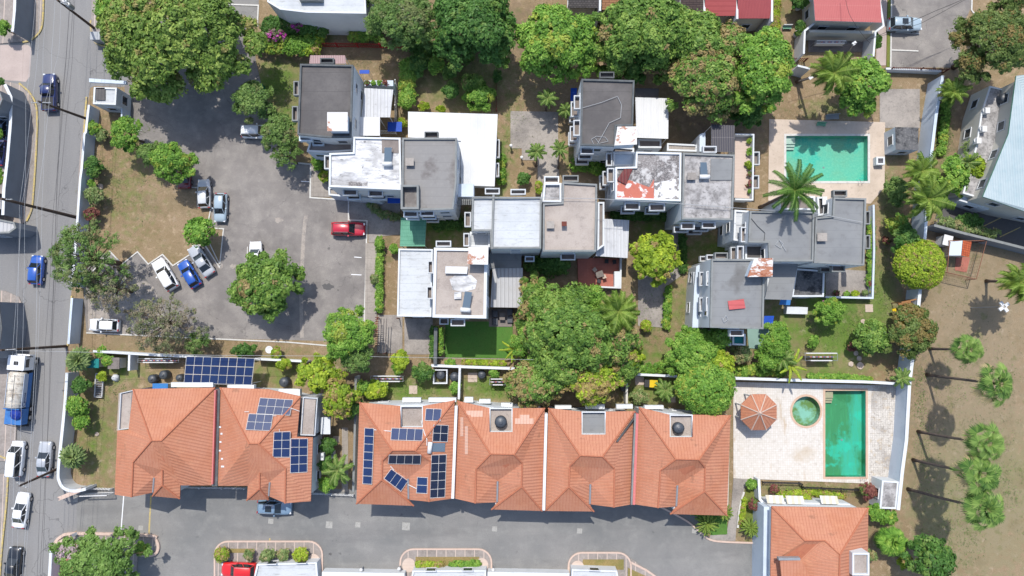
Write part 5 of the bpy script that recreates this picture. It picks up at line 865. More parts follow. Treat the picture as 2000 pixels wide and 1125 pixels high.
for i, a in enumerate([
 (185, 326, 17, 1.6, 'shrubdeep', 'dark rounded shrub against the blue white street wall', 22), (180, 358, 8, 1, 'shrub', 'small bright shrub beside the pale boulder', 7), (186, 384, 19, 1.6, 'shrubdry', 'yellowish rounded shrub by the street wall', 18), (180, 418, 13, 1.4, 'redshrub', 'red leaved shrub by the street wall', 16), (184, 250, 11, 1.6, 'shrub', 'green shrub just below the gatehouse', 16), (200, 265, 12, 1.2, 'shrubdry', 'brown shrub beside the gatehouse wall', 16),
 (152, 792, 20, 2, 'shrub', 'bright rounded shrub inside the white street wall', 20), (160, 825, 17, 1.8, 'shrub', 'second bright shrub inside the white street wall', 15), (160, 752, 16, 2, 'shrubdeep', 'dark flowering shrub below the corner yucca', 18), (198, 688, 10, 1.5, 'shrub', 'small shrub beside the turquoise roof', 10), (212, 705, 12, 1.6, 'shrub', 'leafy shrub between yucca and shed', 10), (200, 735, 9, 1.2, 'lime', 'yellow shrub at the head of the planting frame', 8),
 (474, 684, 30, 1.6, 'shrubdeep', 'low spreading shrub on the south verge', 12), (540, 690, 9, 1.4, 'lime', 'yellow shrub by the white dish', 12), (553, 712, 18, 1.8, 'lime', 'bright shrub behind the low wall', 10),
 (433, 1083, 14, 1.2, 'clipped', 'clipped yellow ball shrub left of the red car', 13), (487, 1083, 10, 1, 'shrubdry', 'blue grey spiky shrub on the left island', 10), (522, 1084, 15, 1.2, 'shrubdry', 'first clipped bloom ball on the left island', 13), (553, 1084, 11, 1, 'shrubdry', 'smallest clipped bloom ball on the left island', 11), (587, 1084, 14, 1.2, 'clipped', 'clipped green ball at the right end of the left island', 14), (275, 1070, 16, 1.2, 'shrub', 'bright grass tuft at the nose of the entrance bed', 13), (863, 1104, 0, 0, '', '', 0),
 (938, 192, 32, 2.2, 'bright', 'bright rounded shrub by the white carport roof', 24), (925, 165, 22, 2.2, 'mango', 'taller shrub above the bright rounded one', 18), (881, 178, 15, 2, 'shrubdeep', 'oval shrub in the middle of the shaded garden', 20), (852, 130, 17, 2, 'shrub', 'spiky leaved shrub in the shaded garden', 20), (878, 142, 13, 1.6, 'deep', 'small dark shrub in the shaded garden', 13), (972, 148, 9, 1.6, 'shrubdeep', 'small dark shrub by the thin red fence', 12), (820, 125, 18, 2, 'deep', 'dark shrub right of the hedge column', 26),
 (828, 208, 14, 1, 'lime', 'yellow border plant above the white carport', 7), (862, 213, 13, 1, 'lime', 'second yellow border plant above the white carport', 5), (785, 240, 10, 1.2, 'lime', 'yellow plant behind the blue tarp', 8), (1022, 349, 12, 1.4, 'shrubdeep', 'round shrub on the dry lawn by the hardstand', 12), (1053, 365, 7, 1.2, 'lime', 'yellow shrub above the beige concrete roof', 12),
 (783, 703, 15, 2, 'lime', 'yellow green shrub at the corner of the concrete yard', 22), (825, 727, 22, 2, 'shrubdeep', 'rounded hedge shrub on the back wall', 17), (735, 762, 24, 2, 'lime', 'lime shrub beside the clothes lines', 17), (712, 755, 16, 2, 'shrub', 'green shrub beside the lime shrub', 14), (778, 718, 12, 1.8, 'shrub', 'small shrub beside the clothes lines', 14), (888, 757, 10, 1.6, 'shrub', 'shrub in the corner behind the roof tank house', 12), (965, 728, 12, 1.5, 'shrub', 'shrub by the second clothes rack', 8), (880, 708, 15, 1.2, 'shrub', 'green shrub at the head of the yellow border', 7),
 (1262, 635, 10, 1.4, 'clipped', 'clipped round shrub at the end of the parking strip', 11), (1250, 775, 17, 1.6, 'shrubdry', 'grey green shrub in the back garden', 14), (1262, 720, 28, 1.4, 'shrub', 'low bush on the back wall right of the grove', 12), (1448, 690, 18, 1.8, 'shrubdry', 'grey green shrub below the teal terrace', 22), (1500, 700, 22, 2.2, 'feathery', 'loose shrub by the garden palms', 24), (1523, 645, 14, 2, 'shrub', 'climbing shrub beside the blue awning', 22), (1587, 666, 11, 1, 'shrub', 'small round shrub on the garden lawn', 11), (1665, 676, 10, 1.2, 'redshrub', 'crimson shrub on the garden lawn', 9), (1612, 592, 6, 2.6, 'magenta', 'small magenta bloom beside the patio', 5),
 (1752, 440, 20, 1.8, 'shrub', 'leafy shrub by the long boundary wall', 24), (1750, 375, 22, 2, 'feather', 'soft shrub below the pump hut', 28), (1730, 470, 8, 1, 'redshrub', 'dark red plant beside the dark glossy shrub', 7), (1650, 1000, 14, 1, 'clipped', 'rounded yellow shrub by the striped awnings', 14), (1575, 975, 10, 1, 'clipped', 'low yellow bush between the striped awnings', 8), (1512, 955, 9, 1, 'redshrub', 'pink shrub beside the lower deck railing', 8), (1695, 960, 14, 1.6, 'redshrub', 'brown red shrub by the pool house', 16), (1712, 1000, 14, 2, 'bright', 'leafy plant below the pool house', 18), (1735, 1010, 14, 2, 'bright', 'leafy plant right of the pool house', 12), (1472, 985, 11, 1.2, 'redshrub', 'reddish shrub in the narrow garden', 11), (1468, 945, 12, 1.2, 'shrub', 'green shrub at the deck steps', 9),
 (641, 870, 14, 2, 'shrubdeep', 'dark shrub against the side of the tiled house', 16), (635, 905, 12, 2, 'shrubdeep', 'second dark shrub against the side of the tiled house', 18), (640, 945, 20, 1.6, 'shrub', 'bright shrub at the front of the gap garden', 14), (742, 478, 9, 1.2, 'shrub', 'first bush of the strip beside the lot', 12), (770, 486, 9, 1.2, 'shrub', 'pale bush before the white low roof', 9), (733, 545, 9, 1, 'shrubdry', 'brown dry bush in the garden strip', 9), (685, 330, 0, 0, '', '', 0), (634, 345, 10, 1.4, 'lime', 'yellow leaved plant beside the white sooty house', 10), (622, 318, 12, 1.4, 'shrub', 'green plant at the corner of the white sooty house', 16), (1480, 60, 0, 0, '', '', 0),
 (1563, 55, 9, 2, 'deep', 'dark shrub beside the pink roofed house', 14), (1560, 5, 14, 2.4, 'deep', 'dark shrub at the top beside the pink roof', 16), (1712, 80, 9, 2, 'deep', 'narrow dark shrub right of the rear yard', 18), (1765, 1095, 14, 1.6, 'lime', 'yellow green plant below the fan palm', 12), (1700, 1085, 10, 1.6, 'shrubdry', 'grey shrub beside the lower right house', 14), (1895, 430, 28, 1.6, 'shrubdeep', 'shrubs above the grey parapet wall', 14), (1900, 300, 20, 1.6, 'shrubdry', 'brownish scrub beside the annex', 30), (1665, 505, 0, 0, '', '', 0), (10, 55, 14, 2, 'shrub', 'shrub behind the top left wall', 16), (3, 160, 10, 2, 'shrubdeep', 'shrub by the left building corner', 6), (1, 262, 6, 2, 'shrub', 'plant behind the tall left wall', 18), (3, 345, 6, 2, 'shrub', 'second plant behind the tall left wall', 22), (820, 1103, 0, 0, '', '', 0), (1365, 1000, 24, 1, 'shrub', 'low planting below the end terrace house', 7)]):
    if a[2]: tree(*a[:6], ry=a[6], name='shrub', cat='shrub', limbs=False)
def hedge(label, pts, w, h, kind, name='hedge', group=None):
    q = [P(x, y, h*.7) for x, y in pts]; T = thing(name, label, 'hedge', (q[0].x, q[0].y, 0), group); lobes = []; SEED[0] += 1; rs = random.Random(SEED[0])
    for a, b_ in zip(q[:-1], q[1:]):
        n = max(2, int((b_-a).length/(w*.45)))
        for k in range(n): p = a.lerp(b_, (k+.5)/n); lobes.append((p.x+rs.uniform(-.1, .1)*w, p.y+rs.uniform(-.1, .1)*w, h*.62+rs.uniform(-.1, .1)*h, w*.5))
    crown(T, lobes, kind, SEED[0], 'foliage'); b = MB()
    for l in lobes[::2]: b.tube([(l[0], l[1], 0), (l[0], l[1], h*.5)], .04, 5)
    b.build('stem', 'bark', T); return T
for a in [('tall hedge along the top white building', [(655, 45), (700, 44), (748, 46)], 1.3, 2, 'shrubdeep'), ('bright low hedge above the red picket fence', [(685, 70), (715, 71), (743, 72)], 1.3, 1.4, 'shrub'), ('upright hedge column beside the slatted fence', [(794, 122), (796, 160), (797, 205)], 2.1, 2.4, 'shrub'), ('bougainvillea hedge behind the parking lot', [(505, 82), (540, 88), (580, 90), (615, 80)], 2.6, 2.2, 'shrub'), ('leafy upper hedge behind the bougainvillea', [(525, 62), (560, 45), (600, 48), (630, 58)], 3.0, 2.4, 'shrubdeep'),
          ('magenta bougainvillea bloom, larger patch', [(525, 70), (540, 64), (550, 74)], 1.5, 4.4, 'magenta'), ('magenta bougainvillea bloom, upper patch', [(575, 45), (582, 55)], 1.2, 4.6, 'magenta'), ('light green shrub row end beside the red fence', [(600, 95), (612, 92), (625, 60)], 1.8, 2, 'lime'), ('yellow border hedge behind the turf lawn', [(905, 707), (945, 708), (985, 709)], .6, .8, 'clipped'), ('narrow garden hedge beside the lot footway', [(742, 465), (741, 520), (740, 605)], .8, 1.1, 'shrub'),
          ('climbing hedge on the concrete yard wall', [(847, 640), (846, 700)], .8, 1.6, 'shrubdeep'), ('second climbing hedge beside the turf lawn', [(860, 640), (858, 690)], .8, 1.5, 'shrub'), ('hedge beside the dark parking strip', [(1305, 560), (1301, 640)], .9, 1.0, 'shrub'), ('hedge above the dark parking strip', [(1333, 460), (1333, 530)], .9, 1.0, 'shrubdeep'), ('shaded planting along the houses north of the lime tree', [(1200, 420), (1250, 422), (1300, 420)], 1.2, .8, 'shrubdeep'),
          ('tall grassy planting below the west window boxes', [(1120, 325), (1150, 322), (1175, 330)], 1.8, 1.2, 'shrub'), ('grassy planting right of the white carport', [(980, 305), (978, 355)], 1.0, 1.2, 'shrub'), ('trimmed green hedge beside the red end house', [(1515, 5), (1514, 70)], 1.1, 1.2, 'clipped'), ('trailing plants on the grey parapet wall', [(1832, 430), (1880, 442), (1950, 458)], 1.1, 2.6, 'shrubdry'), ('strip of weeds along the thick white wall', [(1580, 735), (1640, 737), (1700, 742)], .8, .5, 'shrub'),
          ('lush planting strip inside the long boundary wall', [(1850, 180), (1845, 240), (1838, 300)], 1.0, .8, 'shrub'), ('clipped hedge on the middle island', [(815, 1104), (862, 1105)], .9, .8, 'clipped'), ('mixed hedge on the middle island', [(880, 1103), (936, 1101)], .7, .6, 'shrub'), ('yellow hedge in the narrow garden', [(1455, 975), (1447, 1025)], .5, .5, 'clipped'), ('low hedge before the lower right house', [(1520, 966), (1590, 962), (1650, 970)], .7, .5, 'clipped'),
          ('green hedge behind the grey roofed row', [(850, 440), (880, 436), (905, 440)], 1.4, .8, 'shrubdeep'), ('undergrowth below the teal terrace', [(1440, 725), (1480, 722), (1530, 725)], 1.4, .9, 'shrub'), ('low planting at the foot of the airy tree', [(1290, 718), (1320, 722)], 1.5, .9, 'shrub'), ('climbing greenery beside the end house front', [(1352, 560), (1350, 620)], .6, 1.2, 'shrub'), ('yellowish border on the apron side', [(612, 300), (630, 330), (642, 352)], .9, .9, 'shrubdry'), ('sparse border beside the entry path', [(720, 395), (745, 418), (780, 425)], .9, .6, 'shrubdry'), ('dark undergrowth between the big trees at the top', [(800, 90), (850, 98), (920, 105)], 2.2, 1.2, 'deep'), ('dark shrubs behind the centre grey house', [(1030, 515), (1060, 520), (1110, 518)], 2.2, 1.4, 'deep'), ('fence line plants along the upper pool garden', [(1700, 430), (1702, 480), (1700, 560)], .8, .8, 'shrub')]:
    hedge(*a)
# ---------- palms ----------
def ribbon(C, N, size): pass
def palm_mesh(nm, nf, L, seed, mt='leaf_palm', leaf=.42, wid=.09, e0=1.05, droop=1.9, st=17, old=.15):
    rs = random.Random(seed); V = []; Fc = []; rn = []; fl = []
    for i in range(nf):
        az = i*2.39996; k = i/nf; e = e0*(1-k)+(-.15)*k+rs.uniform(-.12, .12); Lf = L*rs.uniform(.85, 1.08); p = Vector((0, 0, 0)); dr = droop*rs.uniform(.8, 1.15)
        pts = []; u0 = rs.random()*.4
        for s in range(st+1):
            t = s/st; el = e-dr*t*t*.75; d = Vector((cos(az)*cos(el), sin(az)*cos(el), sin(el))); pts.append((p.copy(), d)); p += d*Lf/st
        sd = Vector((-sin(az), cos(az), 0))
        for s in range(st):
            a, d = pts[s]; b_ = pts[s+1][0]; o = len(V); w = .05*(1-s/st)+.012; V += [a-sd*w, a+sd*w, b_+sd*w, b_-sd*w]; Fc.append((o, o+1, o+2, o+3)); rn.append(.6); fl.append(.3)
        for s in range(2, st*2):
            t = s/(st*2); j = min(st-1, int(t*st)); f = t*st-j; a = pts[j][0].lerp(pts[j+1][0], f); d = pts[j][1]; ll = leaf*Lf*(.35+.65*sin(min(1, t*1.5)*pi*.62))*(1-.45*t)*rs.uniform(.85, 1.1)
            for sg in (-1, 1):
                up = d.cross(sd).normalized(); q = (sd*sg*.85+d*.6-Vector((0, 0, .35+.25*rs.random()))).normalized(); m = a+q*ll*.5; e2 = a+(q+Vector((0, 0, -.25))).normalized()*ll; wv = d*wid*.5
                o = len(V); V += [a-wv, a+wv, m+wv*1.2, e2, m-wv*1.2]; Fc.append((o, o+1, o+2, o+3, o+4)); rn.append(min(1, u0+rs.random()*.6)); fl.append(1.0 if (k > 1-old) and rs.random() < .7 else 0)
    me = bpy.data.meshes.new(nm); me.from_pydata([tuple(v) for v in V], [], Fc); me.materials.append(MATS[mt])
    for n_, v in (('rnd', rn), ('flush', fl)): me.attributes.new(n_, 'FLOAT', 'FACE').data.foreach_set('value', v)
    return me
def fan_mesh(nm, nl, L, seed, mt='leaf_fan', rad=.75, old=.12, blades=16, ex=0.0):
    rs = random.Random(seed); V = []; Fc = []; rn = []; fl = []
    for i in range(nl):
        az = i*2.39996; k = (i+.5)/nl; el = 1.35*(1-k)-.55*k+rs.uniform(-.15, .15); d = Vector((cos(az)*cos(el), sin(az)*cos(el), sin(el))); Lp = L*rs.uniform(.75, 1.1)*(.35+.65*min(1, k*1.6)); c = d*Lp; sd = Vector((-sin(az), cos(az), 0))
        o = len(V); V += [-sd*.03, sd*.03, c+sd*.03, c-sd*.03]; Fc.append((o, o+1, o+2, o+3)); rn.append(.7); fl.append(.5)
        up = d.cross(sd).normalized(); 
        if up.z < 0: up = -up
        fwd = (d*.8-Vector((0, 0, .25+.5*k))).normalized(); nrm = fwd.cross(sd); u0 = rs.random()*.45; dead = k > 1-old
        for b_ in range(blades):
            a = -2.1+4.2*(b_+.5)/blades; w = 4.2/blades*.5; r = rad*rs.uniform(.88, 1.08)*(1-.12*abs(a)/2)
            def pt(an, rr_): return c+(fwd*cos(an)+sd*sin(an))*rr_-Vector((0, 0, rr_*rr_*.32))
            o = len(V); m = pt(a, r*.6)+nrm.normalized()*.04; V += [c, pt(a-w, r*.62), pt(a, r), pt(a+w, r*.62)]; Fc.append((o, o+1, o+2, o+3)); rn.append(min(1, u0+rs.random()*.5)); fl.append(1.0 if dead and rs.random() < .8 else 0)
    me = bpy.data.meshes.new(nm); me.from_pydata([tuple(v) for v in V], [], Fc); me.materials.append(MATS[mt])
    for n_, v in (('rnd', rn), ('flush', fl)): me.attributes.new(n_, 'FLOAT', 'FACE').data.foreach_set('value', v)
    return me
PM = dict(coco=palm_mesh('coconut_crown', 20, 3.6, 3, droop=1.7), royal=palm_mesh('royal_crown', 19, 4.1, 5, 'leaf_royal', .22, .075, 1.1, 1.7, 22, .02), small=palm_mesh('small_palm_crown', 13, 1.6, 9, 'leaf_fan', .38, .07, 1.1, 1.8, 12, .05), cycad=palm_mesh('cycad_crown', 34, 1.9, 11, 'leaf_palm', .22, .06, 1.3, 1.4, 14, .1),
          yucca=fan_mesh('yucca_crown', 46, .9, 12, 'leaf_yucca', 1.05, .1, 7), fan=fan_mesh('fan_palm_crown', 26, 1.55, 13, 'leaf_fan', .95, .12), fan2=fan_mesh('fan_palm_crown_b', 30, 1.7, 14, 'leaf_fan', 1.0, .25), fan3=fan_mesh('fan_palm_crown_c', 24, 1.65, 31, 'leaf_fan', 1.0, .35), fan4=fan_mesh('fan_palm_crown_d', 32, 1.6, 37, 'leaf_fan', .95, .06), bigfan=fan_mesh('broad_fan_crown', 50, 1.5, 15, 'leaf_bright', .95, .0), banana=palm_mesh('banana_crown', 9, 2.0, 21, 'leaf_lime', .16, .30, 1.0, 1.5, 12, .1))
def palm(kind, px, py, h, base, label, sc=1.0, tr=.16, group=None, name='palm_tree', cat='palm tree'):
    c = P(px, py, h); b0 = P(*base) if base else Vector((c.x, c.y, 0)); T = thing(name, label, cat, (b0.x, b0.y, 0), group)
    b = MB(); m = b0.lerp(c, .5)+Vector((b0.x-c.x, b0.y-c.y, 0))*.06; n = max(3, int(h/1.2)); pts = [b0.lerp(m, t/n*2) if t/n < .5 else m.lerp(c, t/n*2-1) for t in range(n+1)]; b.tube(pts, [tr*(1.5 if t == 0 else 1.1-.35*t/n) for t in range(n+1)], 8); b.build('trunk', 'palm_bark', T, True)
    o = bpy.data.objects.new('crown', PM[kind]); link(o, T); o.location = c-OFF[T.name]; o.rotation_euler = (R.uniform(-.18, .18), R.uniform(-.18, .18), R.uniform(0, 6.28)); o.scale = (sc*R.uniform(.92, 1.1), sc*R.uniform(.92, 1.1), sc); return T
GF = 'tall fan palms on the dry field'
palm('fan', 1893, 683, 7.6, (1815, 681), 'shortest fan palm on the dry field, northernmost of the five', .95, .17, GF); palm('fan2', 1948, 750, 13.0, (1810, 732), 'tall fan palm on the dry field, second from the north', 1.05, .18, GF); palm('fan', 1928, 866, 12.6, (1793, 843), 'tall fan palm on the dry field, middle of the five', 1.08, .18, GF); palm('fan3', 1915, 926, 12.4, (1783, 898), 'fan palm with some dry yellow leaves, fourth from the north', 1.1, .18, GF); palm('fan4', 1925, 994, 12.4, (1773, 955), 'southernmost tall fan palm on the dry field', 1.12, .18, GF)
palm('coco', 1992, 552, 7.5, (1926, 549), 'coconut palm at the right edge with a star shaped shadow', .8, .18); palm('royal', 1552, 372, 11.5, (1484, 405), 'tall feathery palm between the grey roof and the upper pool', 1.0, .2); palm('coco', 1628, 142, 9, (1556, 160), 'coconut palm above the upper pool deck', .8, .18)
palm('coco', 1208, 608, 8.0, (1190, 620), 'yellowish coconut palm beside the central grove', .78, .16); palm('coco', 1800, 335, 7, (1790, 345), 'upper palm hanging over the boundary wall', .72, .16); palm('coco', 1812, 388, 8, (1795, 400), 'lower wide palm hanging over the boundary wall', .9, .16); palm('coco', 1862, 180, 5, (1850, 190), 'young palm outside the boundary wall at the top', .6, .14)
for a in [(1070, 192, 4, (1066, 215), 'small palm above the concrete hardstand', .95), (1048, 296, 3.2, (1047, 325), 'small palm on the left of the hardstand edge', .85), (1093, 292, 3.4, (1090, 330), 'small palm on the right of the hardstand edge', .9), (1106, 215, 3, (1108, 228), 'small palm against the west window boxes', .85), (660, 918, 3.2, (668, 925), 'bright small palm in the gap garden', 1.5), (1300, 762, 2.2, (1300, 765), 'spiky small palm in the back garden by the mango tree', 1.1)]: palm('small', *a[:5], a[5], .09)
for a in [(1380, 1022, 1.3, None, 'cycad at the corner of the end terrace house', .85), (1465, 1030, 1.3, None, 'cycad in the narrow garden beside the lower right house', .8), (1415, 1000, 1.5, None, 'cycad beside the path at the end terrace house', .7)]: palm('cycad', *a[:5], a[5], .12, name='cycad', cat='cycad')
palm('yucca', 150, 703, 3.2, (158, 705), 'big spiky yucca at the street wall corner', 1.05, .15, name='yucca', cat='yucca'); palm('yucca', 140, 893, 3.0, (150, 893), 'spiky yucca inside the curve of the white street wall', 1.0, .15, name='yucca', cat='yucca')
palm('bigfan', 1745, 1060, 3, (1740, 1060), 'low round fan palm beside the lower right house', .95, .2)
palm('banana', 1545, 715, 3, (1545, 718), 'banana like plant over the thick white wall', 1.1, .12, name='banana_plant', cat='plant'); palm('banana', 1003, 682, 2.5, (1003, 684), 'banana plant at the corner of the turf lawn', 1.0, .12, name='banana_plant', cat='plant'); palm('small', 1528, 700, 3, (1528, 702), 'spiky plant in the garden above the thick wall', 1.2, .1); palm('small', 1762, 738, 2.8, (1762, 740), 'spiky plant at the corner of the long white wall', .9, .08)
palm('small', 1890, 318, 4, (1888, 325), 'small yellow palm beside the concrete annex', 1.1, .08)
# ================= VEHICLES =================
def loft(b, rings, mi=0, cap=True):
    n = len(rings[0]); v = [p for r in rings for p in r]; f = [(i*n+k, i*n+(k+1) % n, (i+1)*n+(k+1) % n, (i+1)*n+k) for i in range(len(rings)-1) for k in range(n)]
    if cap: f += [tuple(range(n))[::-1], tuple(range((len(rings)-1)*n, len(rings)*n))]
    b.add(v, f, mi)
CT = dict(  # length, width, belt z, roof z, cabin bottom x0,x1, cabin top x0,x1 (fractions of length from the centre)
    sedan=(4.6, 1.76, .92, 1.43, -.36, .21, -.20, .04), hatch=(4.0, 1.70, .95, 1.50, -.46, .24, -.38, .07), suv=(4.6, 1.85, 1.05, 1.70, -.47, .22, -.41, .07), van=(4.7, 1.72, 1.05, 1.95, -.49, .36, -.47, .22), pickup=(5.3, 1.85, 1.05, 1.75, -.13, .24, -.09, .12), jeep=(4.3, 1.8, 1.1, 1.8, -.47, .19, -.45, .10))
def car(kind, paint, px, py, ang, label, sun=False, plate=True, sc=1.0, name='car', cat='car', z=0.0, roof=None):
    L, Wd, zb, zr, b0, b1, t0, t1 = CT[kind]; L *= sc; w = Wd/2; pm = 'paint_'+paint; T = thing(name, label, cat)
    prof = [(-.5, .74, .62), (-.492, .88, .8), (-.46, .96, .93), (-.40, .99, .99), (-.2, 1, 1), (.12, 1, 1), (.28, .985, .97), (.40, .95, .90), (.465, .87, .80), (.492, .76, .68), (.5, .62, .55)]
    rings = []
    for x, wf, zf in prof:
        ww = w*wf; zt = .25+(zb-.25)*zf; rings.append([(x*L, -ww*.94, .24), (x*L, -ww, .45), (x*L, -ww, zt-.22), (x*L, -ww*.94, zt-.05), (x*L, -ww*.6, zt+.015), (x*L, 0, zt+.03), (x*L, ww*.6, zt+.015), (x*L, ww*.94, zt-.05), (x*L, ww, zt-.22), (x*L, ww, .45), (x*L, ww*.94, .24)])
    b = MB(); loft(b, rings); b.build('body', pm, T, True)
    B = [(b0*L, w*.84), (b1*L, w*.84)]; Tt = [(t0*L, w*.68), (t1*L, w*.68)]; zc = zb-.03
    def pt(x, y, z_): return (x, y, z_)
    lb = [pt(B[0][0], -B[0][1]*.92, zc), pt(B[1][0], -B[1][1]*.93, zc), pt(B[1][0], B[1][1]*.93, zc), pt(B[0][0], B[0][1]*.92, zc)]; mb_ = [pt(b0*L*.7+b1*L*.3, -w*.9, zc), pt(b0*L*.3+b1*L*.7, -w*.9, zc)]
    lt = [pt(Tt[0][0], -Tt[0][1], zr-.06), pt(Tt[1][0], -Tt[1][1]*.95, zr-.06), pt(Tt[1][0], Tt[1][1]*.95, zr-.06), pt(Tt[0][0], Tt[0][1], zr-.06)]
    b = MB(); b.face([lb[1], lb[2], lt[2], lt[1]]); b.build('windshield', 'car_glass', T); b = MB(); b.face([lb[3], lb[0], lt[0], lt[3]]); b.build('rear_window', 'car_glass', T)
    for i, j in ((0, 1), (3, 2)):
        b = MB(); sg = -1 if i == 0 else 1; b.face([lb[i], (mb_[0][0], sg*w*.9, zc), (mb_[1][0], sg*w*.9, zc), lb[j], lt[j], lt[i]]); b.build('side_window', 'car_glass', T)
        b = MB(); fx = (b1*.72+b0*.28)*L; b.obox((fx, sg*w*1.06), 0, .09, .1, zb-.02, zb+.16); b.build('mirror', pm, T)
    b = MB(); rr_ = []
    for f, dz, ws in ((0, -.05, .93), (.06, .0, 1), (.5, .035, 1.02), (.94, .0, .98), (1, -.05, .92)):
        x = t0*L+(t1-t0)*L*f; ww = Tt[0][1]*ws+.015; rr_.append([(x, -ww, zr-.08+dz), (x, -ww*.85, zr-.01+dz), (x, 0, zr+.02+dz), (x, ww*.85, zr-.01+dz), (x, ww, zr-.08+dz), (x, 0, zr-.1+dz)])
    loft(b, rr_); b.build('roof_panel', roof or pm, T, True)
    for a_, c_ in [(lb[i], lt[i]) for i in range(4)]+[(((b0+b1)/2*L, sg*w*.9, zc), ((t0*.6+t1*.4)*L, sg*w*.68, zr-.07)) for sg in (-1, 1)]: b = MB(); b.tube([a_, c_], .045, 5); b.build('pillar', pm, T)
    if sun: b = MB(); b.box(t0*L*.35+t1*L*.65-.45, -.38, zr+.0, t0*L*.35+t1*L*.65+.35, .38, zr+.075); b.build('sunroof', 'car_glass', T)
    if kind == 'pickup':
        b = MB(); b.box(-.47*L, -w*.82, zb-.5, b0*L-.1, w*.82, zb+.05, 0, 1); ring(b, [(-.485*L, -w*.93), (b0*L-.02, -w*.93), (b0*L-.02, w*.93), (-.485*L, w*.93)], .1, zb-.1, zb+.1); b.build('cargo_bed', [pm, 'dark_metal'], T)
    if kind in ('suv', 'jeep'):
        for sg in (-1, 1): b = MB(); b.tube([(t0*L+.2, sg*w*.62, zr+.06), (t1*L-.1, sg*w*.62, zr+.06)], .025, 5); b.build('roof_rail', 'steel', T)
    for sx in (-.31, .32):
        for sg in (-1, 1):
            n = 14; x = sx*L; rd = .33; wo = T
            for (r, y0, y1, mi) in ((rd, sg*(w-.2), sg*(w+.015), 0), (rd*.62, sg*(w-.1), sg*(w+.022), 1)):
                v = [(x+r*cos(2*pi*k/n), y, rd+r*sin(2*pi*k/n)) for y in (y0, y1) for k in range(n)]; t = MB(); t.add(v, [(k, (k+1) % n, n+(k+1) % n, n+k) for k in range(n)]+[tuple(range(n, 2*n))], 0); wo = t.build('rim' if mi else 'wheel', 'chrome' if mi else 'rubber', wo)
    for sg in (-1, 1):
        b = MB(); b.obox((.468*L, sg*w*.66), sg*-.35, .1, .17, zb-.32, zb-.17); b.build('headlight', 'light_glass', T)
        b = MB(); b.obox((-.487*L, sg*w*.74), 0, .05, .14, zb-.28, zb-.08); b.build('taillight', 'tail_red', T)
    c = P(px, py, .8); T.location = (c.x, c.y, z); T.rotation_euler = (0, 0, radians(ang)); return T
for a in [('pickup', 'navy', 96, 180, 92, 'dark navy pickup driving on the street near the gatehouse'), ('hatch', 'blue', 70, 527, 87, 'bright blue hatchback on the street beside the wispy tree'), ('van', 'white', 32, 896, 86, 'white van at the lower left of the street'), ('sedan', 'silver', 86, 897, 88, 'silver blue sedan beside the white van'), ('sedan', 'white', 40, 997, 83, 'white sedan on the street below the van'), ('sedan', 'black', 25, 1104, 85, 'black sedan at the bottom left edge'),
          ('jeep', 'white', 503, 257, 0, 'white jeep parked under the feathery tree'), ('sedan', 'maroon', 359, 335, 92, 'dark red car half hidden by the feathery tree'), ('hatch', 'pearl', 398, 378, 93, 'white car parked at the grass island beside the dark red one'), ('hatch', 'ice', 430, 405, -91, 'pale silver car parked with its nose to the south'), ('suv', 'white', 322, 536, 122, 'white car angled at the zigzag kerb, leftmost of three'), ('hatch', 'blue', 369, 535, 122, 'blue hatchback angled at the zigzag kerb'), ('sedan', 'silver', 392, 509, 124, 'silver white sedan angled at the zigzag kerb'), ('hatch', 'white', 499, 500, 92, 'white car parked under the lone dark tree'), ('suv', 'red', 680, 447, -1, 'cherry red car parked facing the houses'), ('hatch', 'white', 203, 635, 178, 'white car parked alone by the street wall'), ('suv', 'grey_blue', 536, 991, -2, 'grey blue car tucked under the tiled eaves'), ('suv', 'bright_red', 466, 1113, 178, 'bright red car at the bottom edge beside the left island'), ('suv', 'ice', 1768, 47, -1, 'silver blue car with a sunroof in the top right yard'), ('hatch', 'grey_blue', 3, 248, 88, 'blue car behind the tall left wall'), ('sedan', 'navy', -3, 290, 85, 'dark blue car cut by the left edge')]:
    car(*a, sun=(a[1] in ('ice', 'grey_blue') and a[0] == 'suv'), sc=.98 if a[0] != 'sedan' else 1.0)
# tank truck
T = thing('tank_truck', 'dirty white tank truck with blue rear and white cab on the street', 'truck')
b = MB(); b.box(2.6, -1.15, .9, 4.6, 1.15, 2.9); b.box(4.6, -1.1, .9, 4.75, 1.1, 1.9); b.build('cab', 'paint_white', T); b = MB(); b.face([(4.62, -1.0, 2.0), (4.62, 1.0, 2.0), (4.62, .95, 2.75), (4.62, -.95, 2.75)]); b.build('windshield', 'car_glass', T)
b = MB(); b.box(3.3, -.35, 2.905, 3.8, .25, 2.97); b.build('roof_hatch', 'dark_metal', T)
for sg in (-1, 1): b = MB(); b.face([(3.0, sg*1.16, 1.9), (4.2, sg*1.16, 1.9), (4.1, sg*1.16, 2.6), (3.0, sg*1.16, 2.6)]); b.build('side_window', 'car_glass', T); b = MB(); b.obox((4.5, sg*1.4), 0, .06, .2, 1.9, 2.5); b.build('mirror', 'dark_metal', T)
b = MB(); b.box(-5.0, -.9, .75, 2.7, .9, 1.05); b.build('chassis', 'dark_metal', T)
b = MB(); rg = []
for x, s in ((-2.6, .85), (-2.5, 1), (2.1, 1), (2.3, .85)): rg.append([(x, 1.12*s*cos(k*pi/9), 2.2+1.0*s*sin(k*pi/9)) for k in range(18)])
loft(b, rg); b.build('tank', 'truck_cream', T, True); b = MB()
for x in (-2.0, -.6, .8, 1.8): b.tube([(x, 1.14*cos(k*pi/9), 2.2+1.02*sin(k*pi/9)) for k in range(0, 10)], .05, 5)
for x in (-1.3, .1, 1.3): b.lathe((x, 0, 3.15), [(.3, 0), (.3, .12), (.2, .16)], 12)
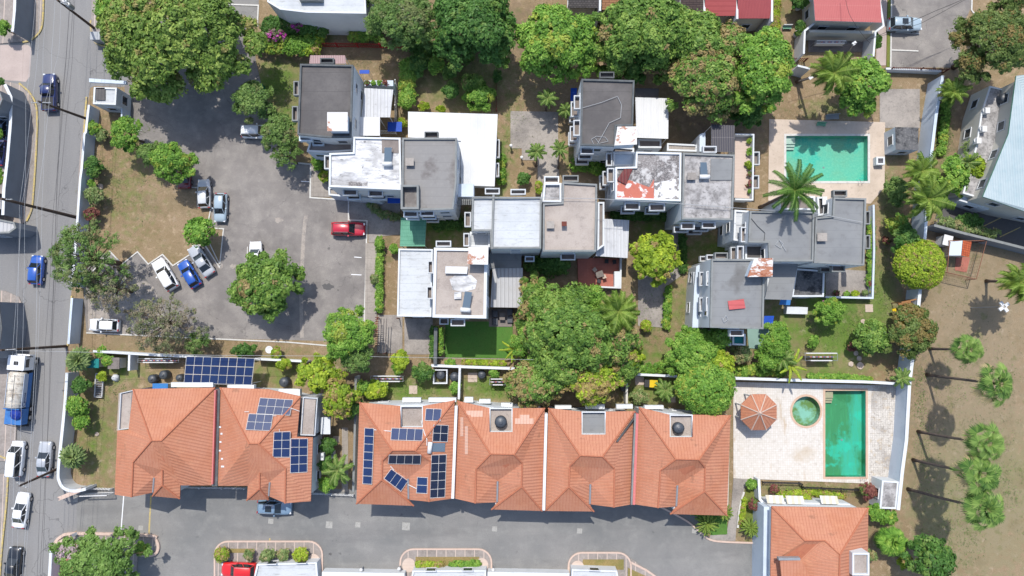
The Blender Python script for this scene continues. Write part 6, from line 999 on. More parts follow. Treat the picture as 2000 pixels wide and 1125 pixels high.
b.tube([(-2.4, -.25, 3.25), (2.0, -.25, 3.25)], .04, 5); b.build('tank_fitting', 'truck_cream', T)
for sg in (-1, 1): b = MB(); b.obox((-.2, sg*1.2), 0, 2.4, .05, 1.1, 1.7); b.build('side_skirt', 'truck_blue', T); b = MB(); b.obox((-.2, sg*1.16), 0, 2.3, .03, 1.75, 2.6); b.build('side_panel', 'truck_panel', T)
cu = bpy.data.curves.new('lettering', 'FONT'); cu.body = 'eunos'; cu.size = .6; cu.extrude = .01; o = bpy.data.objects.new('lettering_tmp', cu); link(o); bpy.context.view_layer.update()
me = bpy.data.meshes.new_from_object(o); bpy.data.objects.remove(o); o = bpy.data.objects.new('lettering', me); me.materials.clear(); me.materials.append(MATS['ink']); link(o, T); o.location = (-1.9, -1.2, 1.95); o.rotation_euler = (radians(90), 0, 0)
b = MB(); b.tube([(-1.95+.4*cos(k*pi/6), -1.2, 2.15+.32*sin(k*pi/6)) for k in range(2, 11)], .03, 4); b.build('logo_swirl', 'ink', T)
b = MB(); b.box(-4.9, -1.15, 1.0, -2.7, 1.15, 2.3, 0); b.box(-2.75, -1.1, 2.3, -2.65, 1.1, 2.9, 0); b.build('rear_housing', 'truck_blue', T)
b = MB(); b.lathe((-3.4, -.5, 2.3), [(.75, 0), (.8, .3), (.5, .55), (0.02, .6)], 10); b.build('tarpaulin', 'tarp_navy', T)
b = MB(); b.box(-5.3, -1.1, .5, -4.95, 1.1, .7); b.tube([(-5.2, -.9, .7), (-5.2, -.9, 2.4), (-4.9, .9, 2.4)], .05, 5); b.build('rear_bumper', 'dark_metal', T)
for x in (-4.1, -2.9, 3.7):
    for sg in (-1, 1):
        n = 14; wo = T
        for (r, y0, y1, mi) in ((.5, sg*.8, sg*1.14, 0), (.28, sg*.95, sg*1.15, 1)):
            v = [(x+r*cos(2*pi*k/n), y, .5+r*sin(2*pi*k/n)) for y in (y0, y1) for k in range(n)]; t = MB(); t.add(v, [(k, (k+1) % n, n+(k+1) % n, n+k) for k in range(n)]+[tuple(range(n, 2*n))], 0); wo = t.build('rim' if mi else 'wheel', 'chrome' if mi else 'rubber', wo)
c = P(42, 758, 1.2); T.location = (c.x, c.y, 0); T.rotation_euler = (0, 0, radians(86)); T.scale = (.95, .95, .95)
# ================= POLES AND WIRES =================
def upole(label, base, head, h, arm=None, r=.16, mt='wood_pole', name='utility_pole', group='utility poles along the street'):
    a = P(*base); t = P(head[0], head[1], h); T = thing(name, label, 'utility pole', a, group); b = MB(); b.tube([a, a.lerp(t, .5), t], [r*1.2, r, r*.8], 8); b.build('pole', mt, T)
    b = MB(); d = t-Vector((0, 0, .5)); al = arm or (1.1, .1); b.tube([d-Vector((al[0], al[1], 0)), d+Vector((al[0], al[1], 0))], .06, 6); b.build('crossarm', 'steel', T)
    for k in (-1, -.4, .4, 1): b = MB(); p = d+Vector((al[0], al[1], 0))*k*.9; b.lathe(p, [(.05, .03), (.07, .12), (.03, .2)], 8); b.build('insulator', 'white_metal', T)
    return t
tp = [upole('utility pole at the top of the street with transformers', (184, 55), (112, 0), 9.5, (.8, -.4)), upole('utility pole leaning over the navy pickup', (172, 233), (75, 198), 10, (1.2, 0)), upole('thick dark utility pole above the side street', (155, 426), (2, 388), 12.5, (1.0, 0), .2), upole('utility pole beside the tank truck cab', (130, 676), (2, 684), 11.5, (1.4, .1)), upole('utility pole beside the silver sedan', (112, 916), (38, 949), 8.0, (.6, -.3))]
for i, (x, y) in enumerate([(130, 4), (137, 12)]):
    p = P(x, y, 8.3); T = thing('transformer', ['white', 'grey'][i]+' transformer can on the top street pole', 'transformer', p); b = MB(); b.lathe(p, [(.3, -.5), (.33, -.45), (.33, .45), (.25, .55), (.02, .6)], 14); b.build('can', 'white_metal' if i == 0 else 'steel', T); b = MB(); b.lathe(p+Vector((.1, 0, .55)), [(.05, 0), (.05, .25)], 8); b.build('bushing', 'dark_metal', T)
def cable(label, pts, r=.022, mt='wire', sag=.25, group=None):
    b = MB(); q = [P(*p) for p in pts]; out = []
    for a, c in zip(q[:-1], q[1:]):
        for k in range(8): t = k/8; out.append(a.lerp(c, t)-Vector((0, 0, sag*4*t*(1-t))))
    b.tube(out+[q[-1]], r, 4); return tag(b.build('overhead_wire', mt), label, 'wire', group)
GW = 'overhead wires along the street'
for i, (xs, mt, lb) in enumerate([((110, 101, 96, 72, 70, 40), 'wire', 'pale wire over the middle of the street'), ((76, 74, 62, 38, 32, 20), 'wire', 'outermost pale wire over the left pavement'), ((73, 60, 50, 48, 44, 30), 'wire', 'second pale wire over the left pavement'), ((120, 115, 88, 82, 74, 45), 'wire', 'pale wire above the left lane'), ((138, 130, 118, 110, 98, 80), 'wire_dark', 'dark wire above the right lane'), ((146, 136, 124, 105, 88, 70), 'wire_dark', 'second dark wire above the right lane'), ((92, 84, 80, 42, 25, 10), 'wire', 'thin pale wire nearest the tank truck')]):
    cable(lb, [(xs[0], -60, 9), (xs[1], 100, 9.2), (xs[2], 200, 9.5), (xs[3], 400, 9.6), (xs[4], 680, 9.6), (xs[5], 1180, 8.6)], .016 if i else .022, mt, .1)
cable('pale service wire over the back walls', [(2, 684, 9), (420, 694, 6), (700, 696, 6), (1010, 702, 6), (1190, 705, 6)], .02, 'wire', .2)
cable('pale roof cable from the middle row to the east houses', [(922, 384, 9.6), (1166, 388, 9.6), (1330, 398, 9.6), (1462, 408, 9.6), (1590, 416, 9.4), (1685, 434, 9.4)], .03, 'wire', .0)
for a in [('dark wire pair across the top right yard', [(1568, 110, 7), (1690, 80, 7), (1830, 20, 8), (1900, -10, 8)], .03, 'wire_dark'), ('dark wire down to the pink roofed house', [(1700, 85, 7), (1660, 30, 7.2), (1650, -20, 7.4)], .025, 'wire_dark'), ('second dark wire across the top right yard', [(1670, 85, 7), (1800, 45, 7.5), (1920, -20, 8)], .025, 'wire_dark')]: cable(*a)
def lamp(label, base, head, h, n=1, name='street_lamp'):
    a = P(*base); t = P(head[0], head[1], h); T = thing(name, label, 'lamp', a); b = MB(); b.tube([a, t], [.09, .05], 8); b.build('pole', 'steel', T)
    for k in range(n):
        g = k*2*pi/n+.6; q = t+Vector((cos(g), sin(g), 0))*(.45 if n > 1 else .0); b = MB(); b.obox(q, g, .28, .2, t.z-.05, t.z+.15); b.tube([t, q], .03, 5); b.build('lamp_head', 'white_metal', T)
lamp('four headed floodlight on a slim pole in the field', (1896, 601), (1960, 599), 6.4, 4, 'floodlight'); lamp('garden lamp beside the coconut palm near the upper pool', (1555, 160), (1583, 152), 4.5); lamp('lamp post by the long wall above the pump hut', (1811, 205), (1840, 192), 4); lamp('wooden lamp post behind the pink roofed house', (1655, 105), (1668, 85), 5)
for x, y in [(998, 287), (1018, 308)]: pass
for i, (x, y, lb) in enumerate([(998, 285, 'bollard lamp at the corner of the hardstand'), (1019, 308, 'second bollard lamp at the hardstand edge'), (706, 1112, 'ball lamp on the bottom white wall'), (780, 1110, 'ball lamp left of the middle island'), (963, 1112, 'ball lamp right of the middle island'), (1034, 1120, 'small ball lamp on the bottom wall')]):
    p = P(x, y, 1); T = thing('bollard_lamp', lb, 'lamp', (p.x, p.y, 0)); b = MB(); b.lathe((p.x, p.y, 0), [(.1, 0), (.08, 1), (.08, 1)], 10); b.build('post', 'steel', T); b = MB(); b.lathe((p.x, p.y, 1.2), [(.05, -.22), (.2, -.12), (.24, 0), (.2, .13), (.08, .2)], 12); b.build('globe', 'white_metal', T, True)
# ================= ROOF OBJECTS =================
def solar(label, corners, nx, ny, mt='solar', roof=True, group='solar arrays on the tiled roofs', h=None):
    if roof:
        mx = sum(c[0] for c in corners)/4; my = sum(c[1] for c in corners)/4; p0 = RH(mx, my); a = RH(mx+4, my)-p0; d = RH(mx, my-4)-p0; nn = a.cross(d).normalized(); cam0 = Vector((0, 0, H)); lift = 0
        smp = [(corners[0][0]*(1-u)*(1-v)+corners[1][0]*u*(1-v)+corners[2][0]*u*v+corners[3][0]*(1-u)*v, corners[0][1]*(1-u)*(1-v)+corners[1][1]*u*(1-v)+corners[2][1]*u*v+corners[3][1]*(1-u)*v) for u in (0, .25, .5, .75, 1) for v in (0, .25, .5, .75, 1)]
        lift = max((RH(*s)-p0).dot(nn) for s in smp); p0 = p0+nn*(min(lift, .9)+.1); q = []
        for (x, y) in corners: dr = (P(x, y)-cam0).normalized(); q.append(cam0+dr*((p0-cam0).dot(nn)/dr.dot(nn)))
    else: q = [P(c[0], c[1], c[2]) for c in corners]
    c = sum(q, Vector())/4; T = thing('solar_array', label, 'solar array', (c.x, c.y, c.z-.16), group if roof else None)
    def bl(u, v): return q[0].lerp(q[1], u).lerp(q[3].lerp(q[2], u), v)
    n = (q[1]-q[0]).cross(q[3]-q[0]).normalized(); n = n if n.z > 0 else -n
    for i in range(nx):
        for j in range(ny):
            e = .045; a = [bl((i+e)/nx, (j+e)/ny), bl((i+1-e)/nx, (j+e)/ny), bl((i+1-e)/nx, (j+1-e)/ny), bl((i+e)/nx, (j+1-e)/ny)]; b = MB(); b.slab([a], .035, 0, 1); b.build('panel', [mt, 'steel'], T)
    b = MB()
    for j in range(ny+1): b.tube([bl(0, j/ny)-n*.03, bl(1, j/ny)-n*.03], .028, 4)
    for i in range(nx+1): b.tube([bl(i/nx, 0)-n*.03, bl(i/nx, 1)-n*.03], .028, 4)
    b.build('rack', 'white_metal', T)
    if not roof:
        for u in (.02, .35, .68, .98):
            for v in (.05, .95): b = MB(); p = bl(u, v); b.tube([(p.x, p.y, 0), p-n*.04], .06, 6); b.build('post', 'white_metal', T)
    return T
solar('large free standing solar canopy behind the tiled corner houses', [(364, 696, 4.4), (497, 700, 4.4), (491, 752, 3.8), (359, 748, 3.8)], 8, 3, roof=False)
for a in [('eight panel upper array on the second tiled house', [(508, 777), (572, 781), (566, 811), (501, 808)], 4, 2), ('six panel lower array on the second tiled house', [(486, 808), (533, 810), (528, 841), (480, 839)], 3, 2), ('left upright block of the stepped array on the second tiled house', [(535, 844), (567, 843), (566, 893), (533, 893)], 2, 3), ('right upright block of the stepped array on the second tiled house', [(568, 857), (601, 857), (600, 922), (567, 924)], 2, 4),
          ('single column array along the left edge of the solar roofed house', [(712, 836), (730, 837), (726, 946), (708, 945)], 1, 7), ('four panel row below the roof terrace', [(765, 836), (826, 838), (824, 861), (763, 859)], 4, 1), ('two panel array beside the roof terrace', [(832, 798), (862, 799), (860, 822), (830, 821)], 2, 1), ('dark four panel array at the upper right of the solar roofed house', [(847, 830), (876, 831), (874, 863), (845, 862)], 2, 2, 'solar_dark'), ('dark row in the middle of the solar roofed house', [(760, 889), (822, 889), (821, 907), (758, 906)], 4, 1, 'solar_dark'), ('tilted three panel array on the hip', [(764, 916), (797, 939), (783, 960), (750, 935)], 3, 1), ('small two panel array on the lower gable', [(815, 932), (835, 933), (834, 964), (813, 963)], 1, 2), ('tall ten panel array on the right side of the solar roofed house', [(843, 889), (872, 888), (869, 971), (840, 973)], 2, 5, 'solar_dark')]: solar(*a)
def heater(label, quad, h, tankend, roof=False, tilt=.5):
    q = [(RH(*c)+Vector((0, 0, .1))) if roof else P(c[0], c[1], h+(.15 if i > 1 else .15+tilt)) for i, c in enumerate(quad)]; c = sum(q, Vector())/4; T = thing('solar_water_heater', label, 'water heater', (c.x, c.y, (c.z-.3)))
    b = MB(); b.slab([q], .08, 0, 1); b.build('collector', ['collector', 'steel'], T); a, d = (q[0], q[1]) if tankend == 't' else ((q[3], q[2]) if tankend == 'b' else (q[0], q[3])); a = a+(a-d)*.15+Vector((0, 0, .2)); d = d+(d-a)*.12+Vector((0, 0, .0)); d.z = a.z
    b = MB(); b.tube([a, d], .28, 12); b.build('tank', 'white_metal', T, True); b = MB()
    for p in q: b.tube([p, (p.x, p.y, c.z-.35)], .03, 4)
    b.build('frame', 'steel', T)
heater('solar water heater on the white sooty roof', [(751, 288), (765, 288), (764, 321), (750, 321)], 8.8, 'b'); heater('solar water heater on the concrete roof with white rim', [(908, 569), (922, 571), (917, 606), (902, 605)], 9.2, 'b'); heater('solar water heater on the stained grey roof', [(1368, 317), (1380, 317), (1383, 346), (1368, 346)], 9.2, 'b'); heater('solar water heater beside the dark array on the tiled roof', [(841, 865), (870, 865), (869, 882), (839, 882)], 8, 'l', True)
def tank(label, px, py, z, r=.6, ht=1.1, mt='tank_black', group=None):
    p = P(px, py, z+ht*.6); p.z = z; T = thing('water_tank', label, 'water tank', p, group); prof = [(r*.95, 0)]
    for k in range(5): prof += [(r, ht*(.08+.15*k)), (r*.95, ht*(.14+.15*k))]
    prof += [(r, ht*.8), (r*.75, ht*.93), (r*.3, ht*1.02)]; b = MB(); b.lathe(p, prof, 20); b.build('tank_body', mt, T, True); b = MB(); b.lathe(p+Vector((0, 0, ht*1.0)), [(r*.32, 0), (r*.32, .1), (r*.2, .13)], 14); b.build('lid', mt, T)
GK = 'black water tanks'
for a in [('black water tank on the terrace of the house with pale tiles', 978, 824, 5.75, .75, 1.3), ('black water tank with open lid on the right end terrace', 1325, 836, 5.75, .7, 1.2), ('black water tank under the yellow green tree', 556, 746, .1, .65, 1.4), ('left black water tank behind the tiled corner house', 299, 740, .1, .6, 1.3), ('right black water tank behind the tiled corner house', 321, 732, .1, .6, 1.3), ('third black water tank beside the large solar canopy', 352, 738, .1, .5, 1.2), ('black water tank in the white frame behind the wall', 861, 732, .1, .6, 1.3), ('black water tank right of the white frame', 888, 736, .1, .65, 1.3), ('black water tank in the middle back garden', 941, 732, .1, .55, 1.2), ('black water tank behind the third terrace house', 1219, 757, .1, .55, 1.5), ('black water tank on the annex by the pale blue roof', 1962, 192, 3.6, .7, 1.1)]: tank(*a, group=GK)
def vent(label, px, py, h, w=14, d=14, ht=.6, mt='concrete_plain'):
    q = PP(rc(px-w/2, py-d/2, px+w/2, py+d/2), h+ht); p = P(px, py, h); T = thing('roof_vent', label, 'roof vent', (p.x, p.y, h)); b = MB(); b.prism(inset(q, .15), h, h+ht-.1); b.build('vent_shaft', 'dark_metal', T); b = MB(); b.prism(q, h+ht-.1, h+ht, 0, None, True); b.build('vent_cap', mt, T)
for a in [('white roof vent on the warm grey roof', 800, 316, 9, 16, 15), ('ribbed roof vent on the beige roof', 1075, 439, 9, 15, 14), ('small dark chimney with red cap on the beige roof', 1102, 437, 9, 10, 9, .9, 'fence_brown'), ('concrete roof vent on the stained roof', 1351, 344, 9, 17, 14), ('white ridged roof vent on the roof nearest the pool', 1606, 463, 9, 19, 16), ('white roof hatch on the concrete roof with rim', 894, 577, 9, 14, 14, .3, 'roof_white'), ('white air conditioner on the side of the pool house roof', 1611, 392, 6.5, 9, 16, .7, 'white_metal')]: vent(*a)
def tin(label, poly, h, mt, cat='roof sheet', name='loose_roof_sheet'):
    b = MB(); q = PP(poly, h); b.slab([[Vector((v.x, v.y, h+.1+.05*i)) for i, v in enumerate(q)]], .05); T = b.build(name, mt); tag(T, label, cat)
tin('loose dark red tin sheet on the patchy roof', [(1223, 324), (1235, 331), (1222, 361), (1204, 352)], 9.05, 'metal_maroon'); tin('loose red tin sheet on the grey roof with window boxes', [(1421, 588), (1452, 584), (1455, 602), (1423, 605)], 9.05, 'shingle_pink')
for a in [('coiled pale cable on the dark east roof', [(1133, 212, 9.2), (1175, 200, 9.2), (1206, 188, 9.2), (1214, 205, 9.2), (1212, 230, 9.2), (1190, 240, 9.2), (1178, 262, 9.2), (1165, 285, 9.2)]), ('loose cable loops on the dark east roof', [(1160, 283, 9.15), (1155, 272, 9.15), (1165, 266, 9.15), (1182, 268, 9.15), (1188, 276, 9.15), (1170, 280, 9.15), (1163, 270, 9.15)]), ('cable curl on the grey roof under the palm', [(1520, 470, 9.15), (1515, 478, 9.15), (1525, 485, 9.15), (1530, 476, 9.15), (1522, 468, 9.15), (1535, 490, 9.15)]), ('cable curl on the grey roof with window boxes', [(1412, 625, 9.15), (1418, 616, 9.15), (1422, 624, 9.15), (1414, 630, 9.15), (1410, 620, 9.15)])]: cable(a[0], a[1], .03, 'wire', 0)
cable('thin dark cable across the grey roof under the palm', [(1466, 425, 9.1), (1480, 442, 9.1), (1494, 455, 9.1), (1492, 472, 9.1)], .03, 'wire_dark', 0)
# pale replacement tiles lie in the roof of their house
for (x0, y0, x1, y1) in [(911, 802, 943, 814), (1006, 817, 1042, 828), (1015, 810, 1034, 818), (899, 815, 905, 852), (908, 832, 914, 887)]:
    q = [RH(x, y) for x, y in rc(x0, y0, x1, y1)]; b = MB(); b.slab([[v+Vector((0, 0, .06)) for v in q]], .07); b.build('replacement_tiles', 'tile_new', U2)
b = MB(); q = [RH(x, y) for x, y in [(1239, 812), (1243, 812), (1206, 862), (1203, 862)]]; b.slab([[v+Vector((0, 0, .3)) for v in q]], .3); b.build('raised_flashing', 'rim_dark', U3)
# ================= GAZEBO, GARDEN AND YARD THINGS =================
c = P(1482, 805, 3.9); T = thing('gazebo', 'octagonal gazebo with a terracotta tiled roof on the cream deck', 'gazebo', (c.x, c.y, .1)); ap = P(1484, 807, 4.6); n = 8
rim = [P(1482+38*cos(k*pi/4+.39), 805+38*sin(k*pi/4+.39), 2.9) for k in range(n)]; b = MB(); b.slab([[rim[k], rim[(k+1) % n], ap] for k in range(n)], .12, 0, 1); b.build('roof', ['tile', 'ridge_tile'], T)
b = MB(); [b.tube([rim[k]+Vector((0, 0, .04)), ap+Vector((0, 0, .04))], .08, 5) for k in range(n)]; b.build('ridge_cap', 'kerb_pink', T)
for k in range(n): b = MB(); p = rim[k].lerp(ap, .12); b.lathe((p.x, p.y, .1), [(.14, 0), (.11, .2), (.1, 2.6)], 8); b.build('post', 'white_wall', T)
b = MB(); b.lathe(ap, [(.16, -.02), (.12, .12), (.03, .25)], 10); b.build('finial', 'kerb_pink', T)
def rack(label, px, py, w, d, h=1.7, mt='cloth_mix', name='clothes_rack', n=3):
    a = P(px, py); T = thing(name, label, 'clothes rack', a); b = MB(); k = H/F
    for sx in (-1, 1): b.tube([(a.x+sx*w*k/2, a.y-d*k/2, 0), (a.x+sx*w*k/2, a.y-d*k/2, h)], .03, 5); b.tube([(a.x+sx*w*k/2, a.y+d*k/2, 0), (a.x+sx*w*k/2, a.y+d*k/2, h)], .03, 5); b.tube([(a.x+sx*w*k/2, a.y-d*k/2, h), (a.x+sx*w*k/2, a.y+d*k/2, h)], .03, 5)
    for j in range(n): y = a.y-d*k/2+d*k*j/(n-1); b.tube([(a.x-w*k/2, y, h), (a.x+w*k/2, y, h)], .025, 4)
    b.build('frame', 'steel', T)
    for j in range(n): y = a.y-d*k/2+d*k*j/(n-1); b = MB(); b.obox((a.x+R.uniform(-.1, .1), y), 0, w*k*R.uniform(.3, .48), .06, h-.8, h+.02); b.build('laundry', mt if j % 2 else 'cloth_pink' if n > 3 else 'white_metal', T)
rack('clothes lines with laundry behind the solar roofed house', 760, 738, 62, 10); rack('clothes rack with a few clothes in the middle back garden', 972, 744, 30, 11); rack('long clothes rack on the garden lawn', 1593, 696, 62, 14); rack('clothes rack beside the large solar canopy', 322, 703, 78, 7); rack('clothes rack with pink laundry in the pink house yard', 1612, 92, 60, 5)
def furn(name, label, cat, px, py, parts, ang=0, group=None, z=0):
    c = P(px, py); T = thing(name, label, cat); 
    for nm, mt, boxes in parts:
        for grp in ([[bx] for bx in boxes] if nm in ('leg', 'post', 'slide') else [boxes]):
            b = MB()
            for bx in grp: b.box(*bx)
            b.build(nm, mt, T)
    T.location = (c.x, c.y, z); T.rotation_euler = (0, 0, radians(ang)); 
    if group: T['group'] = group
    return T
def table(label, px, py, w, d, ang=0, mt='grey_wood', z=.1, name='garden_table'): return furn(name, label, 'table', px, py, [('tabletop', mt, [(-w/2, -d/2, .7, w/2, d/2, .76)]), ('leg', 'dark_metal', [(sx*w*.42-.03, sy*d*.4-.03, 0, sx*w*.42+.03, sy*d*.4+.03, .7) for sx in (-1, 1) for sy in (-1, 1)])], ang, None, z)
def chair(label, px, py, ang, mt='dark_metal', z=.1, g='garden chairs on the red terrace'): return furn('garden_chair', label, 'chair', px, py, [('seat', mt, [(-.25, -.25, .42, .25, .25, .47)]), ('backrest', mt, [(-.25, .22, .47, .25, .27, .95)]), ('leg', mt, [(sx*.22-.02, sy*.22-.02, 0, sx*.22+.02, sy*.22+.02, .42) for sx in (-1, 1) for sy in (-1, 1)])], ang, g, z)
table('small table on the red terrace', 1169, 537, 1.0, .8, 20, z=.5)
for x, y, a, lb in [(1160, 528, 40, 'upper left chair at the red terrace table'), (1178, 541, 200, 'right chair at the red terrace table'), (1168, 550, 160, 'lower chair at the red terrace table'), (1183, 512, 0, 'chair left against the house on the red terrace'), (1198, 513, 10, 'chair right against the house on the red terrace')]: chair(lb, x, y, a, 'stone' if a in (40, 200) else 'dark_metal', .5)
for x, y, lb in [(967, 613, 'upper left dark lounge sofa on the shaded patio'), (967, 628, 'lower left dark lounge sofa on the shaded patio'), (996, 610, 'upper right dark lounge sofa on the shaded patio'), (996, 624, 'lower right dark lounge sofa on the shaded patio')]:
    furn('lounge_sofa', lb, 'sofa', x, y, [('seat', 'tank_black', [(-.35, -.42, .1, .35, .42, .4)]), ('backrest', 'dark_metal', [(-.4, -.45, .1, -.28, .45, .75)])], 0 if x < 980 else 180, 'dark lounge sofas', .12)
table('low table between the dark sofas', 981, 618, .7, 1.0, z=.12)
furn('garden_bench', 'pale metal bench at the edge of the beige deck', 'bench', 1622, 231, [('seat', 'steel', [(-.9, -.3, .4, .9, .3, .46)]), ('backrest', 'steel', [(-.9, .26, .46, .9, .32, .95)]), ('leg', 'steel', [(-.85, -.25, 0, -.78, .28, .4), (.78, -.25, 0, .85, .28, .4)])], 3, None, .1)
furn('garden_bench', 'small green bench on the beige deck', 'bench', 1601, 245, [('seat', 'bench_green', [(-.6, -.2, .38, .6, .2, .44)]), ('backrest', 'bench_green', [(-.6, .16, .44, .6, .22, .85)]), ('leg', 'bench_green', [(-.5, -.18, 0, -.44, .18, .38), (.44, -.18, 0, .5, .18, .38)])], -4, None, .1)
furn('garden_bench', 'curved white bench in the garden beside the pink roofed house', 'bench', 1535, 56, [('seat', 'bench_green', [(-.6, -.2, .38, .6, .2, .44)]), ('backrest', 'white_wall', [(-.6, .16, .3, .6, .24, .9)]), ('leg', 'white_wall', [(-.5, -.18, 0, -.4, .18, .38), (.4, -.18, 0, .5, .18, .38)])], 0)
for x, y, lb in [(1557, 16, 'upper white stone planter ring by the pink roofed house'), (1554, 69, 'lower white stone planter ring by the pink roofed house')]:
    p = P(x, y); T = thing('planter', lb, 'planter', p); b = MB(); b.lathe(p, [(.4, 0), (.45, .5), (.45, .55), (.3, .55), (.3, .3)], 14); b.build('bowl', 'white_wall', T); crown(T, [(p.x, p.y, .6, .28)], 'shrub', int(x), 'plant')
furn('utility_box', 'white and grey utility box on the verge beside the gate', 'utility box', 199, 79, [('cabinet', 'white_metal', [(-.6, -.5, 0, .6, .5, 1.5)]), ('lid', 'steel', [(-.65, -.55, 1.5, .65, .55, 1.58)]), ('door', 'steel', [(-.5, -.52, .2, .5, -.505, 1.3)])])
for x, y, a, lb in [(193, 755, 92, 'white framed planting trellis in the corner garden')]:
    furn('plant_frame', lb, 'plant frame', 197, 752, [('frame', 'white_metal', [(-1.55, -.55, .3, 1.55, -.45, .5), (-1.55, .45, .3, 1.55, .55, .5), (-1.6, -.55, .3, -1.5, .55, .5), (1.5, -.55, .3, 1.6, .55, .5)]), ('slat', 'steel', [(-1.4+.3*k, -.45, .38, -1.32+.3*k, .45, .44) for k in range(10)]), ('bed', 'inner_grey', [(-1.5, -.45, 0, 1.5, .45, .2)])], 88)
for a in [('garden_shed', 'turquoise roofed shed beside the corner yucca', 196, 708, 2.0, 1.2, 1.9, 'terrace_teal'), ('tool_shed', 'brown weathered shed roof behind the corner garden', 238, 708, 1.5, 1.5, 1.8, 'grey_wood'), ('tool_shed', 'sky blue box roof beside the black water tanks', 330, 752, 2.0, .8, 2.2, 'tarp_sky')]:
    furn(a[0], a[1], 'shed', a[2], a[3], [('wall', 'cream_wall', [(-a[4]/2+.1, -a[5]/2+.1, 0, a[4]/2-.1, a[5]/2-.1, a[6])]), ('roof', a[7], [(-a[4]/2, -a[5]/2, a[6], a[4]/2, a[5]/2, a[6]+.1)]), ('door', 'grey_wood', [(-.35, -a[5]/2+.07, .02, .35, -a[5]/2+.1, 1.7)])])
def blob(name, label, cat, px, py, r, mt, z=.3, sq=.7):
    p = P(px, py, z); b = MB(); n = 12; rs = random.Random(int(px*7+py)); prof = [(r*.8, -z), (r*1.0, -z+.25*r), (r*.9, -z+.7*r*sq), (r*.55, -z+1.1*r*sq), (r*.15, -z+1.25*r*sq)]; b.lathe(p, prof, n); b.v = [(x+rs.uniform(-.12, .12)*r, y+rs.uniform(-.12, .12)*r, z_) for x, y, z_ in b.v]; o = b.build(name, mt, None, True); tag(o, label, cat)
blob('boulder', 'pale boulder beside the small street wall shrub', 'boulder', 194, 364, .45, 'stone'); blob('covered_furniture', 'crumpled white covered chair in the corner garden', 'cover', 224, 738, .5, 'white_wall', .4, 1.2); blob('stepping_stone', 'round stone on the corner garden lawn', 'stone', 189, 848, .3, 'stone', .1, .4)
for i, (x, y) in enumerate([(1662, 711), (1680, 714), (1678, 700), (1686, 628), (1672, 690)]): blob('stepping_stone', ['left', 'lower', 'upper', 'lone northern', 'middle'][i]+' pale stepping stone on the garden lawn', 'stone', x, y, .5 if i == 1 else .35, 'stone', .08, .3)
p = P(526, 683, 1.6); T = thing('satellite_dish', 'white satellite dish on the south verge of the lot', 'dish', (p.x, p.y, 0)); b = MB(); b.tube([(p.x, p.y, 0), (p.x, p.y, 1.5)], .05, 6); b.build('mast', 'steel', T); b = MB(); b.lathe((p.x, p.y, 1.5), [(.05, 0), (.3, .06), (.48, .18), (.5, .2), (.47, .22), (.3, .1), (.02, .05)], 18); b.build('dish', 'white_metal', T, True)
# play frame and aviary
T = furn('climbing_frame', 'wooden climbing frame with yellow slide in the garden tree', 'climbing frame', 1757, 602, [('platform', 'wood', [(-.9, -.9, 1.4, .9, .9, 1.5), (-1.0, .85, 2.4, 1.2, 1.0, 2.55), (-1.0, -.95, 2.4, 1.2, -.8, 2.55)]), ('post', 'wood', [(sx*.9-.06, sy*.9-.06, 0, sx*.9+.06, sy*.9+.06, 2.5) for sx in (-1, 1) for sy in (-1, 1)]), ('slide', 'play_yellow', [(-.5, -1.7, .9, .5, -.8, 1.1), (-.6, -2.1, .5, .6, -1.7, .75)]), ('swing', 'play_yellow', [(-1.6, -.2, 1.0, -1.1, .2, 1.1)])], 12)
c = P(1890, 500); T = thing('bird_aviary', 'wire mesh aviary with posts beside the clipped dome tree', 'aviary', c); q = [P(x, y, 2.2) for x, y in [(1855, 470), (1927, 470), (1907, 545), (1850, 532)]]; b = MB()
for i in range(4):
    a, d = q[i], q[(i+1) % 4]; b.tube([(a.x, a.y, 0), a], .05, 5); b.tube([a, d], .05, 5)
    for k in range(1, 12): p = a.lerp(d, k/12); b.tube([(p.x, p.y, 0), p], .012, 3)
    for z in (.6, 1.2, 1.8): b.tube([(a.x, a.y, z), (d.x, d.y, z)], .012, 3)
b.build('mesh_frame', 'mesh_brown', T); b = MB(); b.prism(PP([(1868, 500), (1895, 503), (1888, 532), (1865, 528)], .06), 0, .05); b.build('floor', 'terrace_red', T)
c = P(1873, 488, 2); T = thing('garden_shed', 'small shed with half grey and half orange tiled roof', 'shed', (c.x, c.y, 0)); b = MB(); b.prism(PP([(1858, 474), (1894, 474), (1890, 500), (1855, 498)], 1.8), 0, 1.8); b.build('wall', 'cream_wall', T)
b = MB(); b.slab([[P(1857, 472, 2.2), P(1880, 470, 2.6), P(1877, 499, 2.6), P(1852, 499, 2.2)]], .08); b.build('roof', 'blue_white', T); b = MB(); b.slab([[P(1881, 470, 2.62), P(1898, 472, 2.2), P(1893, 502, 2.2), P(1878, 499, 2.62)]], .08); b.build('tiled_roof_half', 'orange_tile', T)
furn('storage_box', 'white box roof tucked beside the clipped dome tree', 'box', 1834, 473, [('body', 'white_wall', [(-.5, -.6, 0, .5, .6, 1.8)]), ('lid', 'white_metal', [(-.6, -.7, 1.8, .6, .7, 1.9)])], -14)
furn('dog_kennel', 'yellow topped storage crate in the back garden', 'crate', 1269, 748, [('body', 'grey_wood', [(-.8, -.5, 0, .8, .5, .9)]), ('lid', 'play_yellow', [(-.2, -.5, .9, .85, .5, .97)]), ('side_lid', 'dark_metal', [(-.85, -.5, .9, -.22, .5, .96)])], -3)
